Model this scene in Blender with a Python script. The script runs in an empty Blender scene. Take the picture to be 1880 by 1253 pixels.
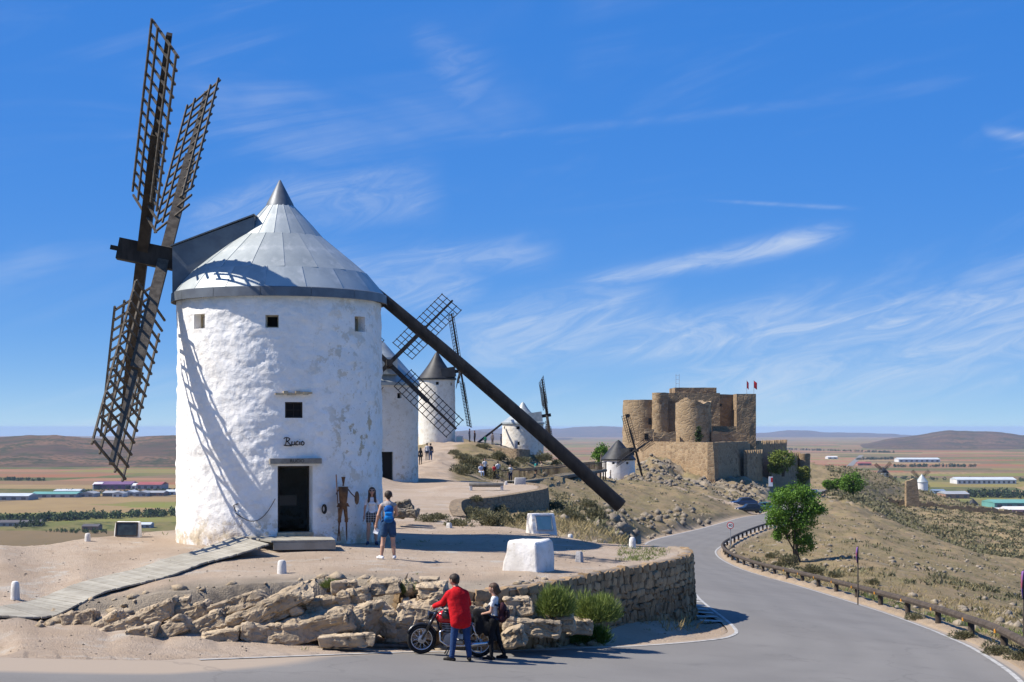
import bpy, bmesh, math, random
import numpy as np
from mathutils import Vector, Matrix, Quaternion, noise as mnoise
R = math.radians
scene = bpy.context.scene
COL = scene.collection

# ------------------------------------------------------------------ camera
FPX = 2900.0          # focal length in pixels of the 1880 px wide photograph
YH = 785.0            # eye level row
cam_d = bpy.data.cameras.new('camera')
cam = bpy.data.objects.new('camera', cam_d)
COL.objects.link(cam)
cam.location = (0, 0, 0)
cam.rotation_euler = (R(90), 0, 0)
cam_d.sensor_width = 36.0
cam_d.lens = FPX / 1880 * 36
cam_d.shift_y = (YH - 626.5) / 1880
cam_d.clip_start = 0.5
cam_d.clip_end = 120000
scene.camera = cam

# ------------------------------------------------------------------ world, sun, exposure
SUN_EL, SUN_DIR = 49.0, (-0.995, -0.10)
world = bpy.data.worlds.new('World')
scene.world = world
world.use_nodes = True
wn, wl = world.node_tree.nodes, world.node_tree.links
wn.clear()
w_out = wn.new('ShaderNodeOutputWorld')
w_bg = wn.new('ShaderNodeBackground')
sky = wn.new('ShaderNodeTexSky')
sky.sky_type = 'NISHITA'
sky.sun_disc = False
sky.sun_elevation = R(SUN_EL)
sky.sun_rotation = math.atan2(SUN_DIR[0], SUN_DIR[1])
sky.altitude = 800
sky.air_density = 0.4
sky.dust_density = 0.2
sky.ozone_density = 3.0
def wmath(op, a, b=None, c=None):
    n = wn.new('ShaderNodeMath'); n.operation = op
    for i, v in enumerate((a, b, c)):
        if v is None: continue
        if isinstance(v, (int, float)): n.inputs[i].default_value = v
        else: wl.new(v, n.inputs[i])
    return n.outputs[0]
def wramp(v, a, b):
    n = wn.new('ShaderNodeMapRange'); n.clamp = True; n.interpolation_type = 'SMOOTHSTEP'
    wl.new(v, n.inputs[0]); n.inputs[1].default_value = a; n.inputs[2].default_value = b
    return n.outputs[0]
tc = wn.new('ShaderNodeTexCoord')
sep = wn.new('ShaderNodeSeparateXYZ'); wl.new(tc.outputs['Generated'], sep.inputs[0])
az = wmath('ARCTAN2', sep.outputs[0], sep.outputs[1])
el = wmath('ARCSINE', sep.outputs[2])
def wnoise(rot, sx, sy, scale, detail, rough, dist, off=(0, 0)):
    """fbm over (azimuth, elevation), rotated and stretched"""
    c, s = math.cos(rot), math.sin(rot)
    u = wmath('ADD', wmath('MULTIPLY', az, c * sx), wmath('MULTIPLY', el, s * sx))
    v = wmath('ADD', wmath('MULTIPLY', az, -s * sy), wmath('MULTIPLY', el, c * sy))
    cx = wn.new('ShaderNodeCombineXYZ')
    wl.new(wmath('ADD', u, off[0]), cx.inputs[0]); wl.new(wmath('ADD', v, off[1]), cx.inputs[1])
    n = wn.new('ShaderNodeTexNoise'); n.noise_dimensions = '2D'
    wl.new(cx.outputs[0], n.inputs['Vector'])
    n.inputs['Scale'].default_value = scale; n.inputs['Detail'].default_value = detail
    n.inputs['Roughness'].default_value = rough; n.inputs['Distortion'].default_value = dist
    return n.outputs['Fac']
def pxdir(px, py): return math.atan((px - 940) / FPX), math.atan((YH - py) / FPX)
def streak(p0, p1, wpx, k, edge_noise, gain):
    """a drawn-out cirrus band between two directions of the sky"""
    a0, e0 = pxdir(*p0); a1, e1 = pxdir(*p1)
    L = math.hypot(a1 - a0, e1 - e0); ux, uy = (a1 - a0) / L, (e1 - e0) / L
    da = wmath('SUBTRACT', az, a0); de = wmath('SUBTRACT', el, e0)
    t = wmath('DIVIDE', wmath('ADD', wmath('MULTIPLY', da, ux), wmath('MULTIPLY', de, uy)), L)
    d = wmath('ADD', wmath('MULTIPLY', da, -uy), wmath('MULTIPLY', de, ux))
    d = wmath('ADD', d, wmath('MULTIPLY', wmath('SUBTRACT', edge_noise, 0.5), wpx * 3.0 / FPX))
    w = wmath('MULTIPLY', wmath('ADD', wmath('MULTIPLY', t, k), 1.0), wpx / FPX)
    g = wmath('POWER', 2.718, wmath('MULTIPLY', wmath('POWER', wmath('DIVIDE', d, w), 2.0), -1.0))
    g = wmath('MULTIPLY', g, wmath('MULTIPLY', wramp(t, -0.05, 0.25), wramp(t, 1.05, 0.8)))
    return wmath('MULTIPLY', g, gain)
fib = wnoise(0.22, 3, 22, 1.0, 7, 0.62, 0.6)
big = wnoise(0.10, 4, 9, 1.0, 4, 0.55, 0.8, (3.1, 1.7))
fin = wramp(wnoise(0.28, 16, 70, 1.0, 7, 0.68, 1.3, (7.7, 2.2)), 0.28, 0.80)
thin = wmath('MULTIPLY', wmath('MULTIPLY', wramp(fib, 0.42, 0.80), wramp(big, 0.38, 0.72)), 0.5)
low = wramp(el, 0.30, 0.03)
cl = wmath('MULTIPLY', thin, wmath('ADD', wmath('MULTIPLY', low, 0.6), 0.24))
for s in (((1040, 528), (1560, 436), 12, 0.6, 0.66), ((1000, 650), (2050, 560), 36, 0.6, 0.60), ((1150, 730), (2050, 610), 52, 0.4, 0.46),
          ((520, 470), (900, 540), 40, 0.5, 0.36), ((620, 480), (1030, 462), 18, 0.4, 0.34), ((480, 372), (820, 352), 34, 0.4, 0.26), ((300, 440), (600, 340), 30, 0.5, 0.26),
          ((760, 40), (900, 180), 26, 1.0, 0.17), ((780, 640), (1250, 585), 46, 0.5, 0.46), ((1800, 262), (1930, 290), 9, 0.2, 0.3), ((1290, 372), (1580, 394), 3, 0.3, 0.2), ((700, 265), (1560, 195), 7, 0.4, 0.09)):
    cl = wmath('MAXIMUM', cl, wmath('MULTIPLY', streak(s[0], s[1], s[2], s[3], fib, s[4]), wmath('ADD', wmath('MULTIPLY', fin, 0.72), 0.24)))
cl = wmath('MINIMUM', cl, 0.9)
sk_s = wn.new('ShaderNodeSeparateColor'); sk_s.mode = 'HSV'; wl.new(sky.outputs[0], sk_s.inputs[0])
sk_c = wn.new('ShaderNodeCombineColor'); sk_c.mode = 'HSV'
wl.new(wmath('ADD', sk_s.outputs[0], wmath('MULTIPLY', wmath('SUBTRACT', 1.0, sk_s.outputs[1]), 0.010)), sk_c.inputs[0])
wl.new(wmath('MINIMUM', wmath('MULTIPLY', sk_s.outputs[1], 1.27), 0.97), sk_c.inputs[1])
wl.new(wmath('MULTIPLY', wmath('POWER', sk_s.outputs[2], 0.2), 3.55), sk_c.inputs[2])
wmix = wn.new('ShaderNodeMix'); wmix.data_type = 'RGBA'
wl.new(cl, wmix.inputs['Factor'])
wl.new(sk_c.outputs[0], wmix.inputs['A'])
wmix.inputs['B'].default_value = (4.5, 4.9, 5.4, 1)
wl.new(wmix.outputs['Result'], w_bg.inputs['Color'])
w_bg.inputs['Strength'].default_value = 0.108
world.cycles.sampling_method = 'MANUAL'; world.cycles.sample_map_resolution = 256
wl.new(w_bg.outputs[0], w_out.inputs['Surface'])

sun_d = bpy.data.lights.new('sun', 'SUN')
sun_d.energy = 5.0
sun_d.angle = R(0.53)
sun_d.color = (1.0, 0.94, 0.845)
sun = bpy.data.objects.new('sun', sun_d)
COL.objects.link(sun)
_h = math.cos(R(SUN_EL))
sdir = Vector((SUN_DIR[0] * _h, SUN_DIR[1] * _h, math.sin(R(SUN_EL))))
sun.rotation_euler = sdir.to_track_quat('Z', 'Y').to_euler()
sun.location = (-60, -20, 80)

vs = scene.view_settings
vs.view_transform = 'Standard'; vs.look = 'None'; vs.exposure = 0.6; vs.gamma = 1.0
vs.use_curve_mapping = False

# ------------------------------------------------------------------ helpers
def P(px, py, s):
    """a point of the place, given where the photograph shows it and its scale there (pixels per metre)"""
    return Vector(((px - 940) / s, FPX / s, (YH - py) / s))

def tag(o, label=None, cat=None, group=None, kind=None):
    if label: o['label'] = label
    if cat: o['category'] = cat
    if group: o['group'] = group
    if kind: o['kind'] = kind
    return o

class MB:
    def __init__(self): self.v = []; self.f = []; self.m = []
    def add(self, vs, fs, m=0):
        b = len(self.v); self.v += [tuple(v) for v in vs]
        for f in fs: self.f.append([i + b for i in f]); self.m.append(m)
        return self
    def box(self, c, d, rot=None, m=0, top=1.0):
        x, y, z = d[0] / 2, d[1] / 2, d[2] / 2
        vs = [Vector((sx * x * (top if sz > 0 else 1), sy * y * (top if sz > 0 else 1), sz * z)) for sz in (-1, 1) for sx, sy in ((-1, -1), (1, -1), (1, 1), (-1, 1))]
        if rot is not None: vs = [rot @ v for v in vs]
        c = Vector(c)
        return self.add([c + v for v in vs], [(3, 2, 1, 0), (4, 5, 6, 7), (0, 1, 5, 4), (1, 2, 6, 5), (2, 3, 7, 6), (3, 0, 4, 7)], m)
    def bar(self, a, b, w, h, up=(0, 0, 1), m=0, w2=None, h2=None):
        """a square bar from a to b"""
        a, b = Vector(a), Vector(b); d = (b - a).normalized(); up = Vector(up)
        x = d.cross(up)
        if x.length < 1e-4: x = d.cross(Vector((1, 0, 0)))
        x.normalize(); y = x.cross(d).normalized()
        w2 = w if w2 is None else w2; h2 = h if h2 is None else h2
        vs = [a + x * sx * w / 2 + y * sy * h / 2 for sx, sy in ((-1, -1), (1, -1), (1, 1), (-1, 1))] + \
             [b + x * sx * w2 / 2 + y * sy * h2 / 2 for sx, sy in ((-1, -1), (1, -1), (1, 1), (-1, 1))]
        return self.add(vs, [(3, 2, 1, 0), (4, 5, 6, 7), (0, 1, 5, 4), (1, 2, 6, 5), (2, 3, 7, 6), (3, 0, 4, 7)], m)
    def tube(self, pts, rad, n=8, m=0, caps=True):
        pts = [Vector(p) for p in pts]
        if not hasattr(rad, '__len__'): rad = [rad] * len(pts)
        ref = None; rings = []
        for i, p in enumerate(pts):
            d = (pts[min(i + 1, len(pts) - 1)] - pts[max(i - 1, 0)]).normalized()
            if ref is None:
                ref = d.cross(Vector((0, 0, 1)))
                if ref.length < 1e-3: ref = d.cross(Vector((1, 0, 0)))
            x = (ref - d * ref.dot(d)).normalized(); ref = x; y = d.cross(x)
            rings.append([p + (x * math.cos(2 * math.pi * k / n) + y * math.sin(2 * math.pi * k / n)) * rad[i] for k in range(n)])
        vs = [v for r in rings for v in r]; fs = []
        for i in range(len(pts) - 1):
            for k in range(n):
                k2 = (k + 1) % n
                fs.append((i * n + k, i * n + k2, (i + 1) * n + k2, (i + 1) * n + k))
        if caps:
            fs.append(tuple(range(n - 1, -1, -1))); b = (len(pts) - 1) * n; fs.append(tuple(range(b, b + n)))
        return self.add(vs, fs, m)
    def lathe(self, prof, n=24, c=(0, 0, 0), m=0, axis=None, a0=0, a1=2 * math.pi):
        """profile of (radius, height) turned about an axis"""
        c = Vector(c); q = Vector((0, 0, 1)).rotation_difference(Vector(axis)) if axis is not None else Quaternion()
        full = abs(a1 - a0) > 6.28; cnt = n if full else n + 1; vs = []
        for r, z in prof:
            for k in range(cnt):
                a = a0 + (a1 - a0) * k / n
                vs.append(c + q @ Vector((r * math.cos(a), r * math.sin(a), z)))
        fs = []
        for i in range(len(prof) - 1):
            for k in range(n):
                k2 = (k + 1) % cnt
                fs.append((i * cnt + k, i * cnt + k2, (i + 1) * cnt + k2, (i + 1) * cnt + k))
        return self.add(vs, fs, m)
    def ell(self, c, r, nu=12, nv=8, rot=None, m=0):
        c = Vector(c); vs = []; fs = []
        for j in range(nv + 1):
            t = math.pi * j / nv
            for i in range(nu):
                a = 2 * math.pi * i / nu
                p = Vector((r[0] * math.sin(t) * math.cos(a), r[1] * math.sin(t) * math.sin(a), r[2] * math.cos(t)))
                vs.append(c + (rot @ p if rot is not None else p))
        for j in range(nv):
            for i in range(nu):
                i2 = (i + 1) % nu
                fs.append((j * nu + i, (j + 1) * nu + i, (j + 1) * nu + i2, j * nu + i2))
        return self.add(vs, fs, m)
    def torus(self, c, axis, R0, r, n=28, k=10, m=0, sq=1.0):
        c = Vector(c); q = Vector((0, 0, 1)).rotation_difference(Vector(axis)); vs = []; fs = []
        for i in range(n):
            a = 2 * math.pi * i / n
            for j in range(k):
                b = 2 * math.pi * j / k
                rr = R0 + r * math.cos(b)
                vs.append(c + q @ Vector((rr * math.cos(a), rr * math.sin(a), r * sq * math.sin(b))))
        for i in range(n):
            for j in range(k):
                i2, j2 = (i + 1) % n, (j + 1) % k
                fs.append((i * k + j, i2 * k + j, i2 * k + j2, i * k + j2))
        return self.add(vs, fs, m)
    def prism(self, pts, d, m=0):
        """closed polygon pushed along d"""
        n = len(pts); pts = [Vector(p) for p in pts]; d = Vector(d)
        return self.add(pts + [p + d for p in pts], [tuple(range(n - 1, -1, -1)), tuple(range(n, 2 * n))] + [(i, (i + 1) % n, (i + 1) % n + n, i + n) for i in range(n)], m)
    def build(self, name, mats, parent=None, smooth=False, fix=True):
        me = bpy.data.meshes.new(name)
        me.from_pydata(self.v, [], self.f)
        if not isinstance(mats, (list, tuple)): mats = [mats]
        for mt in mats: me.materials.append(mt)
        if len(mats) > 1: me.polygons.foreach_set('material_index', self.m)
        if fix and len(self.f) < 20000:
            bm = bmesh.new(); bm.from_mesh(me); bmesh.ops.recalc_face_normals(bm, faces=bm.faces); bm.to_mesh(me); bm.free()
        if smooth: me.polygons.foreach_set('use_smooth', [True] * len(me.polygons))
        if smooth and smooth is not True: me.set_sharp_from_angle(angle=R(smooth))
        me.update()
        return link(me, name, parent)

def link(me, name, parent=None):
    o = bpy.data.objects.new(name, me); COL.objects.link(o)
    if parent is not None:
        o.parent = parent; o.location = -Vector(WORLD.get(parent.name, (0, 0, 0)))
        # a child's own origin is the world's, so that meshes are written in world metres
    return o
WORLD = {}
def root(name, loc, label, cat, group=None):
    o = bpy.data.objects.new(name, None); COL.objects.link(o); o.location = loc
    o.empty_display_size = 0.3; WORLD[o.name] = Vector(loc)
    return tag(o, label, cat, group)
def place(me, name, parent, M):
    """an alike piece: shared mesh, own place"""
    o = bpy.data.objects.new(name, me); COL.objects.link(o)
    if parent is not None:
        o.parent = parent
        M = Matrix.Translation(-Vector(WORLD.get(parent.name, (0, 0, 0)))) @ M
    o.matrix_basis = M
    return o
def mesh_of(mb, name, mat, smooth=False):
    o = mb.build(name, mat, None, smooth); me = o.data; bpy.data.objects.remove(o); return me
def copy_tree(o, parent=None):
    c = o.copy(); COL.objects.link(c)
    if parent is not None: c.parent = parent
    for ch in list(o.children): copy_tree(ch, c)
    return c

# value noise in numpy
def _hash(ix, iy, iz, seed):
    h = (ix.astype(np.int64) * 374761393 + iy.astype(np.int64) * 668265263 + iz.astype(np.int64) * 2147483647 + seed * 974711) & 0xffffffff
    h = ((h ^ (h >> 13)) * 1274126177) & 0xffffffff
    h = ((h ^ (h >> 16)) * 2246822519) & 0xffffffff
    return ((h ^ (h >> 15)) & 0xffffff) / float(0xffffff)
def vnoise(x, y, z=None, seed=0):
    x = np.asarray(x, float); y = np.asarray(y, float); z = np.zeros_like(x) if z is None else np.asarray(z, float)
    ix, iy, iz = np.floor(x), np.floor(y), np.floor(z); fx, fy, fz = x - ix, y - iy, z - iz
    fx, fy, fz = [f * f * f * (f * (f * 6 - 15) + 10) for f in (fx, fy, fz)]
    r = 0
    for a in (0, 1):
        for b in (0, 1):
            for c in (0, 1):
                w = (fx if a else 1 - fx) * (fy if b else 1 - fy) * (fz if c else 1 - fz)
                r = r + w * _hash(ix + a, iy + b, iz + c, seed)
    return r * 2 - 1
def fbm(x, y, z=None, oct=4, seed=0, gain=0.5, lac=2.03):
    r = 0; a = 1.0; t = 0
    for i in range(oct):
        r = r + a * vnoise(np.asarray(x) * lac ** i, np.asarray(y) * lac ** i, None if z is None else np.asarray(z) * lac ** i, seed + i * 17)
        t += a; a *= gain
    return r / t
def sstep(a, b, x):
    t = np.clip((np.asarray(x, float) - a) / (b - a), 0, 1); return t * t * (3 - 2 * t)

# materials
def material(name, base, rough=0.85, var=None, scale=3.0, detail=6, bump=0.0, bscale=None, spec=0.3, metal=0.0, var2=None, scale2=None, lo=0.35, hi=0.65, lo2=0.5, hi2=0.7, obj_rand=0.0, bdist=0.02, stretch=None, coords='Object'):
    m = bpy.data.materials.new(name); m.use_nodes = True
    nt = m.node_tree; N, L = nt.nodes, nt.links
    b = N['Principled BSDF']
    b.inputs['Roughness'].default_value = rough; b.inputs['Metallic'].default_value = metal
    b.inputs['Specular IOR Level'].default_value = spec
    col = None
    tcn = N.new('ShaderNodeTexCoord'); vec = tcn.outputs[coords]
    if stretch:
        mp = N.new('ShaderNodeMapping'); mp.inputs['Scale'].default_value = stretch; L.new(vec, mp.inputs[0]); vec = mp.outputs[0]
    def nz(sc, det=detail, rgh=0.6):
        n = N.new('ShaderNodeTexNoise'); n.inputs['Scale'].default_value = sc; n.inputs['Detail'].default_value = det; n.inputs['Roughness'].default_value = rgh
        L.new(vec, n.inputs['Vector']); return n.outputs['Fac']
    def rmp(v, a, c):
        n = N.new('ShaderNodeMapRange'); n.interpolation_type = 'SMOOTHSTEP'; L.new(v, n.inputs[0]); n.inputs[1].default_value = a; n.inputs[2].default_value = c; return n.outputs[0]
    def mix(f, a, c):
        n = N.new('ShaderNodeMix'); n.data_type = 'RGBA'; L.new(f, n.inputs['Factor'])
        for k, v in (('A', a), ('B', c)):
            if isinstance(v, tuple): n.inputs[k].default_value = v + (1,)
            else: L.new(v, n.inputs[k])
        return n.outputs['Result']
    col = base
    if var: col = mix(rmp(nz(scale), lo, hi), col, var)
    if var2: col = mix(rmp(nz(scale2 or scale * 3.7), lo2, hi2), col, var2)
    if obj_rand:
        oi = N.new('ShaderNodeObjectInfo'); h = N.new('ShaderNodeHueSaturation')
        mr = N.new('ShaderNodeMapRange'); L.new(oi.outputs['Random'], mr.inputs[0]); mr.inputs[3].default_value = 1 - obj_rand; mr.inputs[4].default_value = 1 + obj_rand
        L.new(mr.outputs[0], h.inputs['Value'])
        if isinstance(col, tuple): h.inputs['Color'].default_value = col + (1,)
        else: L.new(col, h.inputs['Color'])
        col = h.outputs[0]
    if isinstance(col, tuple): b.inputs['Base Color'].default_value = col + (1,)
    else: L.new(col, b.inputs['Base Color'])
    if bump:
        bn = N.new('ShaderNodeBump'); bn.inputs['Strength'].default_value = bump; bn.inputs['Distance'].default_value = bdist
        L.new(nz(bscale or scale * 4, 8, 0.65), bn.inputs['Height']); L.new(bn.outputs[0], b.inputs['Normal'])
    return m

# ------------------------------------------------------------------ terrain
def pz(px, py, z):
    """point seen at (px, py) known to lie at height z"""
    return P(px, py, (py - YH) / -z)
def zplane(x, y): return -4.85 - .074 * (x + 1.2) - .0062 * (y - 32.7)

ROAD = [  # left edge x, y, z   right edge x, y, z
    ((-11, 28.3, None), (-9, 20, None)), ((-7.2, 29.6, None), (-5, 20.3, None)), ((-5.8, 30.7, None), (-2, 20.8, None)),
    ((-2.27, 33.6, None), (2, 21.8, None)), ((-.1, 35, None), (5, 23.6, None)), ((1.6, 36.4, None), (7.5, 26.2, None)),
    ((3.2, 37.8, None), (9.5, 29.6, None)), ((4.95, 39.8, None), (10.9, 33, None)), ((5.7, 41.2, None), (11.8, 36.8, None)),
    ((6.0, 43.0, None), (12.3, 41.6, None)), ((6.05, 48.2, None), (12.95, 46.8, -6.24)), ((6.15, 51.8, -5.58), (13.3, 50.7, -6.46)),
    ((6.7, 60, -6.1), (13.85, 60.1, -6.98)), ((7.9, 80, -7.3), (14.6, 79, -8.04)), ((9.3, 105, -8.75), (15.4, 105.7, -9.53)),
    ((10.5, 125, -9.55), (16.3, 125, -10.2)), ((12.4, 139, -9.9), (18.6, 140, -10.58)), ((19.9, 166, -10.6), (25.5, 168, -11.2)),
    ((30, 209, -12.0), (36, 206, -12.2)), ((41, 252, -13.3), (47, 249, -13.4)), ((66, 385, -16.5), (72.7, 378, -16.5)), ((84, 450, -17.5), (90, 444, -17.5))]
def catmull(pts, per):
    pts = np.array(pts, float); n = len(pts); out = []
    for i in range(n - 1):
        p0, p1, p2, p3 = pts[max(i - 1, 0)], pts[i], pts[i + 1], pts[min(i + 2, n - 1)]
        for k in range(per):
            t = k / per
            out.append(0.5 * ((2 * p1) + (-p0 + p2) * t + (2 * p0 - 5 * p1 + 4 * p2 - p3) * t * t + (-p0 + 3 * p1 - 3 * p2 + p3) * t ** 3))
    out.append(pts[-1]); return np.array(out)
_fz = lambda p: (p[0], p[1], zplane(p[0], p[1]) if p[2] is None else p[2])
RL = catmull([_fz(a) for a, b in ROAD], 8)
RR = catmull([_fz(b) for a, b in ROAD], 8)

TOP = [pz(*a) for a in (
    (-300, 1040, -3.3), (0, 1010, -3.3), (160, 992, -3.3), (326, 975, -3.3), (28, 1100, -4.0), (75, 1140, -4.3), (0, 1253, -4.75), (-300, 1150, -4.0), (-300, 1300, -4.9),
    (118, 1128, -4.2), (200, 1112, -4.02), (250, 1103, -3.9), (350, 1088, -3.73), (520, 1073, -3.6), (640, 1065, -3.55), (800, 1085, -3.62), (900, 1085, -3.62),
    (1000, 1072, -3.62), (1100, 1052, -3.65), (1200, 1035, -3.67), (1262, 1020, -3.67), (715, 1028, -3.47), (973, 1050, -3.55), (540, 985, -3.27), (620, 1000, -3.33), (430, 1000, -3.32),
    (1160, 1003, -3.65), (1060, 1005, -3.56), (300, 1045, -3.55), (150, 1065, -3.75), (420, 1050, -3.55), (760, 970, -3.4), (1005, 982, -3.55), (900, 985, -3.48), (850, 947, -3.45),
    (800, 930, -3.45), (880, 903, -3.55), (1000, 899, -3.6), (955, 889, -3.6), (870, 918, -3.55), (820, 893, -3.6), (760, 897, -3.9), (740, 886, -4.1), (860, 884, -4.2), (930, 884, -4.9))]
LOWZ = ((-300, 1040, -3.3), (0, 1010, -3.3), (160, 992, -3.3), (326, 975, -3.3), (28, 1100, -4.0), (75, 1140, -4.3), (0, 1253, -4.75), (-300, 1150, -4.0), (-300, 1300, -4.9),
    (118, 1150, -4.32), (200, 1168, -4.42), (300, 1180, -4.5), (400, 1183, -4.55), (530, 1186, -4.62), (700, 1186, -4.76), (800, 1186, -4.83), (950, 1178, -4.9), (1060, 1172, -5.0),
    (1150, 1162, -5.1), (1230, 1150, -5.2), (1275, 1132, -5.4), (1268, 1100, -5.5),
    (850, 950, -3.6), (950, 962, -4.1), (900, 945, -4.3), (870, 932, -4.5), (940, 938, -4.7), (1000, 940, -4.8), (1040, 985, -3.75), (1110, 985, -4.2), (1060, 950, -4.9), (1130, 960, -6.2),
    (760, 900, -3.95), (740, 886, -4.1))
LOWS = ((800, 850, 19), (770, 858, 19), (812, 820, 14), (800, 812, 11.3), (760, 815, 11.3), (880, 818, 14), (905, 820, 14), (845, 815, 14), (910, 850, 17), (870, 872, 19.5), (840, 850, 17.5), (900, 882, 19), (945, 885, 18),
    (985, 850, 14.5), (960, 839, 12.6), (1010, 860, 14), (1040, 890, 16.5), (1100, 880, 13), (1130, 887, 10.6), (1050, 922, 20), (1010, 915, 22), (1150, 935, 18), (1100, 930, 22),
    (1170, 975, 23), (1250, 932, 16), (1250, 962, 18.5), (1320, 945, 14.5), (1200, 900, 13), (1300, 925, 13.5), (1190, 985, 23.5), (1260, 973, 19), (1150, 990, 26),
    (1180, 852, 9), (1250, 880, 9), (1330, 900, 9.2), (1320, 868, 8.2), (1200, 842, 8.2), (1400, 885, 8.2), (1300, 905, 11), (1350, 928, 11.5), (1400, 920, 10), (1440, 900, 8.5), (1480, 895, 7.6), (1250, 850, 7.4), (1390, 862, 7.3),
    (1450, 885, 7.2), (1240, 895, 11.5), (1110, 870, 10))
LOWP = [  # u column (photo x), distance, height
    (1420, 110, -10.3), (1460, 134, -11.0), (1500, 80, -8.6), (1640, 62, -7.5), (1880, 46, -6.6), (1880, 60, -7.7), (1880, 100, -11.6), (1880, 150, -15.8), (1880, 200, -18.5), (1880, 260, -24.5), (1880, 340, -28.5), (1880, 430, -29.5), (1880, 520, -29.7),
    (1760, 50, -6.9), (1700, 70, -8.4), (1700, 110, -10.8), (1700, 160, -13.6), (1700, 220, -16.4), (1700, 280, -19.2), (1700, 340, -24.0), (1700, 420, -27.0), (1700, 520, -27.0),
    (1790, 200, -17.2), (1790, 250, -20.2), (1790, 320, -26.5), (1790, 430, -28.5), (1790, 530, -28.5),
    (1560, 90, -9.0), (1560, 130, -10.9), (1560, 180, -12.6), (1560, 250, -14.3), (1560, 330, -15.9), (1530, 400, -16.4), (1600, 300, -16.8), (1640, 330, -19.8), (1640, 400, -23.5), (1640, 520, -26.0), (1480, 200, -12.6), (1480, 300, -14.6),
    (2000, 60, -8.5), (2000, 150, -18), (2000, 300, -30), (2000, 550, -34), (2000, 800, -60), (1880, 700, -48), (1850, 610, -33.3), (1760, 630, -30), (1700, 650, -26.8), (1640, 620, -20.8), (1600, 640, -18.4), (1540, 600, -15.5), (1480, 560, -12.6),
    (1420, 600, -16), (1420, 480, -13), (1560, 480, -17.5), (1620, 560, -19.5), (1680, 580, -24.5), (1700, 800, -62), (1550, 850, -60), (1400, 800, -55), (1200, 600, -40), (1200, 450, -15), (1250, 410, -8.6), (1350, 410, -10.0), (1420, 420, -11),
    (-300, 47, -4.0), (0, 50, -5.0), (160, 55, -5.2), (326, 60, -5.0), (-300, 70, -14), (0, 80, -18), (160, 90, -22), (326, 100, -24), (326, 75, -12), (400, 120, -24), (-300, 150, -45), (0, 160, -47), (300, 170, -42), (500, 200, -30), (600, 160, -8), (600, 230, -14), (500, 110, -5), (560, 75, -3.6),
    (0, 350, -88), (300, 380, -88), (600, 420, -85), (760, 330, -30), (760, 500, -85), (900, 300, -20), (900, 450, -70), (1050, 330, -22), (1050, 450, -60), (1130, 330, -13), (1130, 420, -30), (960, 270, -8), (850, 290, -6), (700, 270, -6), (640, 300, -16),
    (-300, 450, -95), (1050, 700, -100)]
for u in range(-400, 2500, 160):
    LOWP.append((u, 1000, -106)); LOWP.append((u, 1400, -116)); LOWP.append((u, 2200, -190))
LOW = [pz(*a) for a in LOWZ] + [P(*a) for a in LOWS] + [Vector(((u - 940) / FPX * d, d, z)) for u, d, z in LOWP]
for a in list(RL[::4]) + list(RR[::4]): LOW.append(Vector(a))
for k in range(0, len(RR), 8):
    LOW.append(Vector((RR[k][0] + 1.2, RR[k][1] + .1, RR[k][2] - .1)))
for a in ((-10, 20, -4.6), (0, 18, -4.8), (12, 24, -5.6), (16, 32, -6.8), (-14, 26, -4.8)): LOW.append(Vector(a))

class RBF:
    def __init__(self, pts, su=7.0, reg=1e-4):
        p = np.array([tuple(q) for q in pts]); self.c = np.stack([p[:, 0] / p[:, 1] * su, np.log(p[:, 1])], 1); self.su = su
        q = p[:, 2] / p[:, 1]; n = len(p)
        d = np.sqrt(((self.c[:, None] - self.c[None]) ** 2).sum(2) + 1e-5)
        A = np.zeros((n + 3, n + 3)); A[:n, :n] = d + np.eye(n) * -reg; A[:n, n] = 1; A[:n, n + 1:] = self.c; A[n:, :n] = A[:n, n:].T
        self.w = np.linalg.lstsq(A, np.concatenate([q, [0, 0, 0]]), rcond=None)[0]; self.n = n
    def __call__(self, X, Y):
        X = np.asarray(X, float); Y = np.asarray(Y, float); sh = X.shape
        a = (X / Y * self.su).ravel(); b = np.log(Y).ravel(); out = np.empty(a.size)
        for i in range(0, a.size, 40000):
            aa, bb = a[i:i + 40000], b[i:i + 40000]
            d = np.sqrt((aa[:, None] - self.c[None, :, 0]) ** 2 + (bb[:, None] - self.c[None, :, 1]) ** 2 + 1e-5)
            out[i:i + 40000] = d @ self.w[:self.n] + self.w[self.n] + aa * self.w[self.n + 1] + bb * self.w[self.n + 2]
        return out.reshape(sh) * Y
rb_top, rb_low = RBF(TOP), RBF(LOW)

RIM_PX = [(60, 1136, -4.25), (118, 1126, -4.2), (200, 1110, -4.02), (250, 1102, -3.9), (350, 1088, -3.73), (450, 1079, -3.65), (520, 1073, -3.6), (640, 1065, -3.55), (720, 1072, -3.57), (800, 1085, -3.62), (900, 1085, -3.62),
          (1000, 1072, -3.62), (1100, 1052, -3.65), (1200, 1035, -3.67), (1245, 1026, -3.67), (1264, 1018, -3.67), (1262, 1010, -3.67), (1240, 1005, -3.67), (1190, 999, -3.66), (1110, 995, -3.6), (1036, 984, -3.55), (940, 966, -3.5),
          (850, 949, -3.45), (842, 932, -3.45), (850, 919, -3.55), (900, 915, -3.56), (960, 906, -3.58), (1000, 898, -3.6), (996, 891, -3.6), (960, 887, -3.6), (930, 884, -4.4), (860, 883, -4.2), (800, 885, -4.05), (700, 888, -4.15)]
RIM = [pz(*a) for a in RIM_PX]
POLY = np.array([(p.x, p.y) for p in RIM] + [(-13, 100), (-12.6, 70), (-11.0, 56), (-10.75, 51.3), (-12.5, 47.4), (-14.2, 43.8), (-22, 42), (-22, 30), (-14, 30)])
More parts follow.
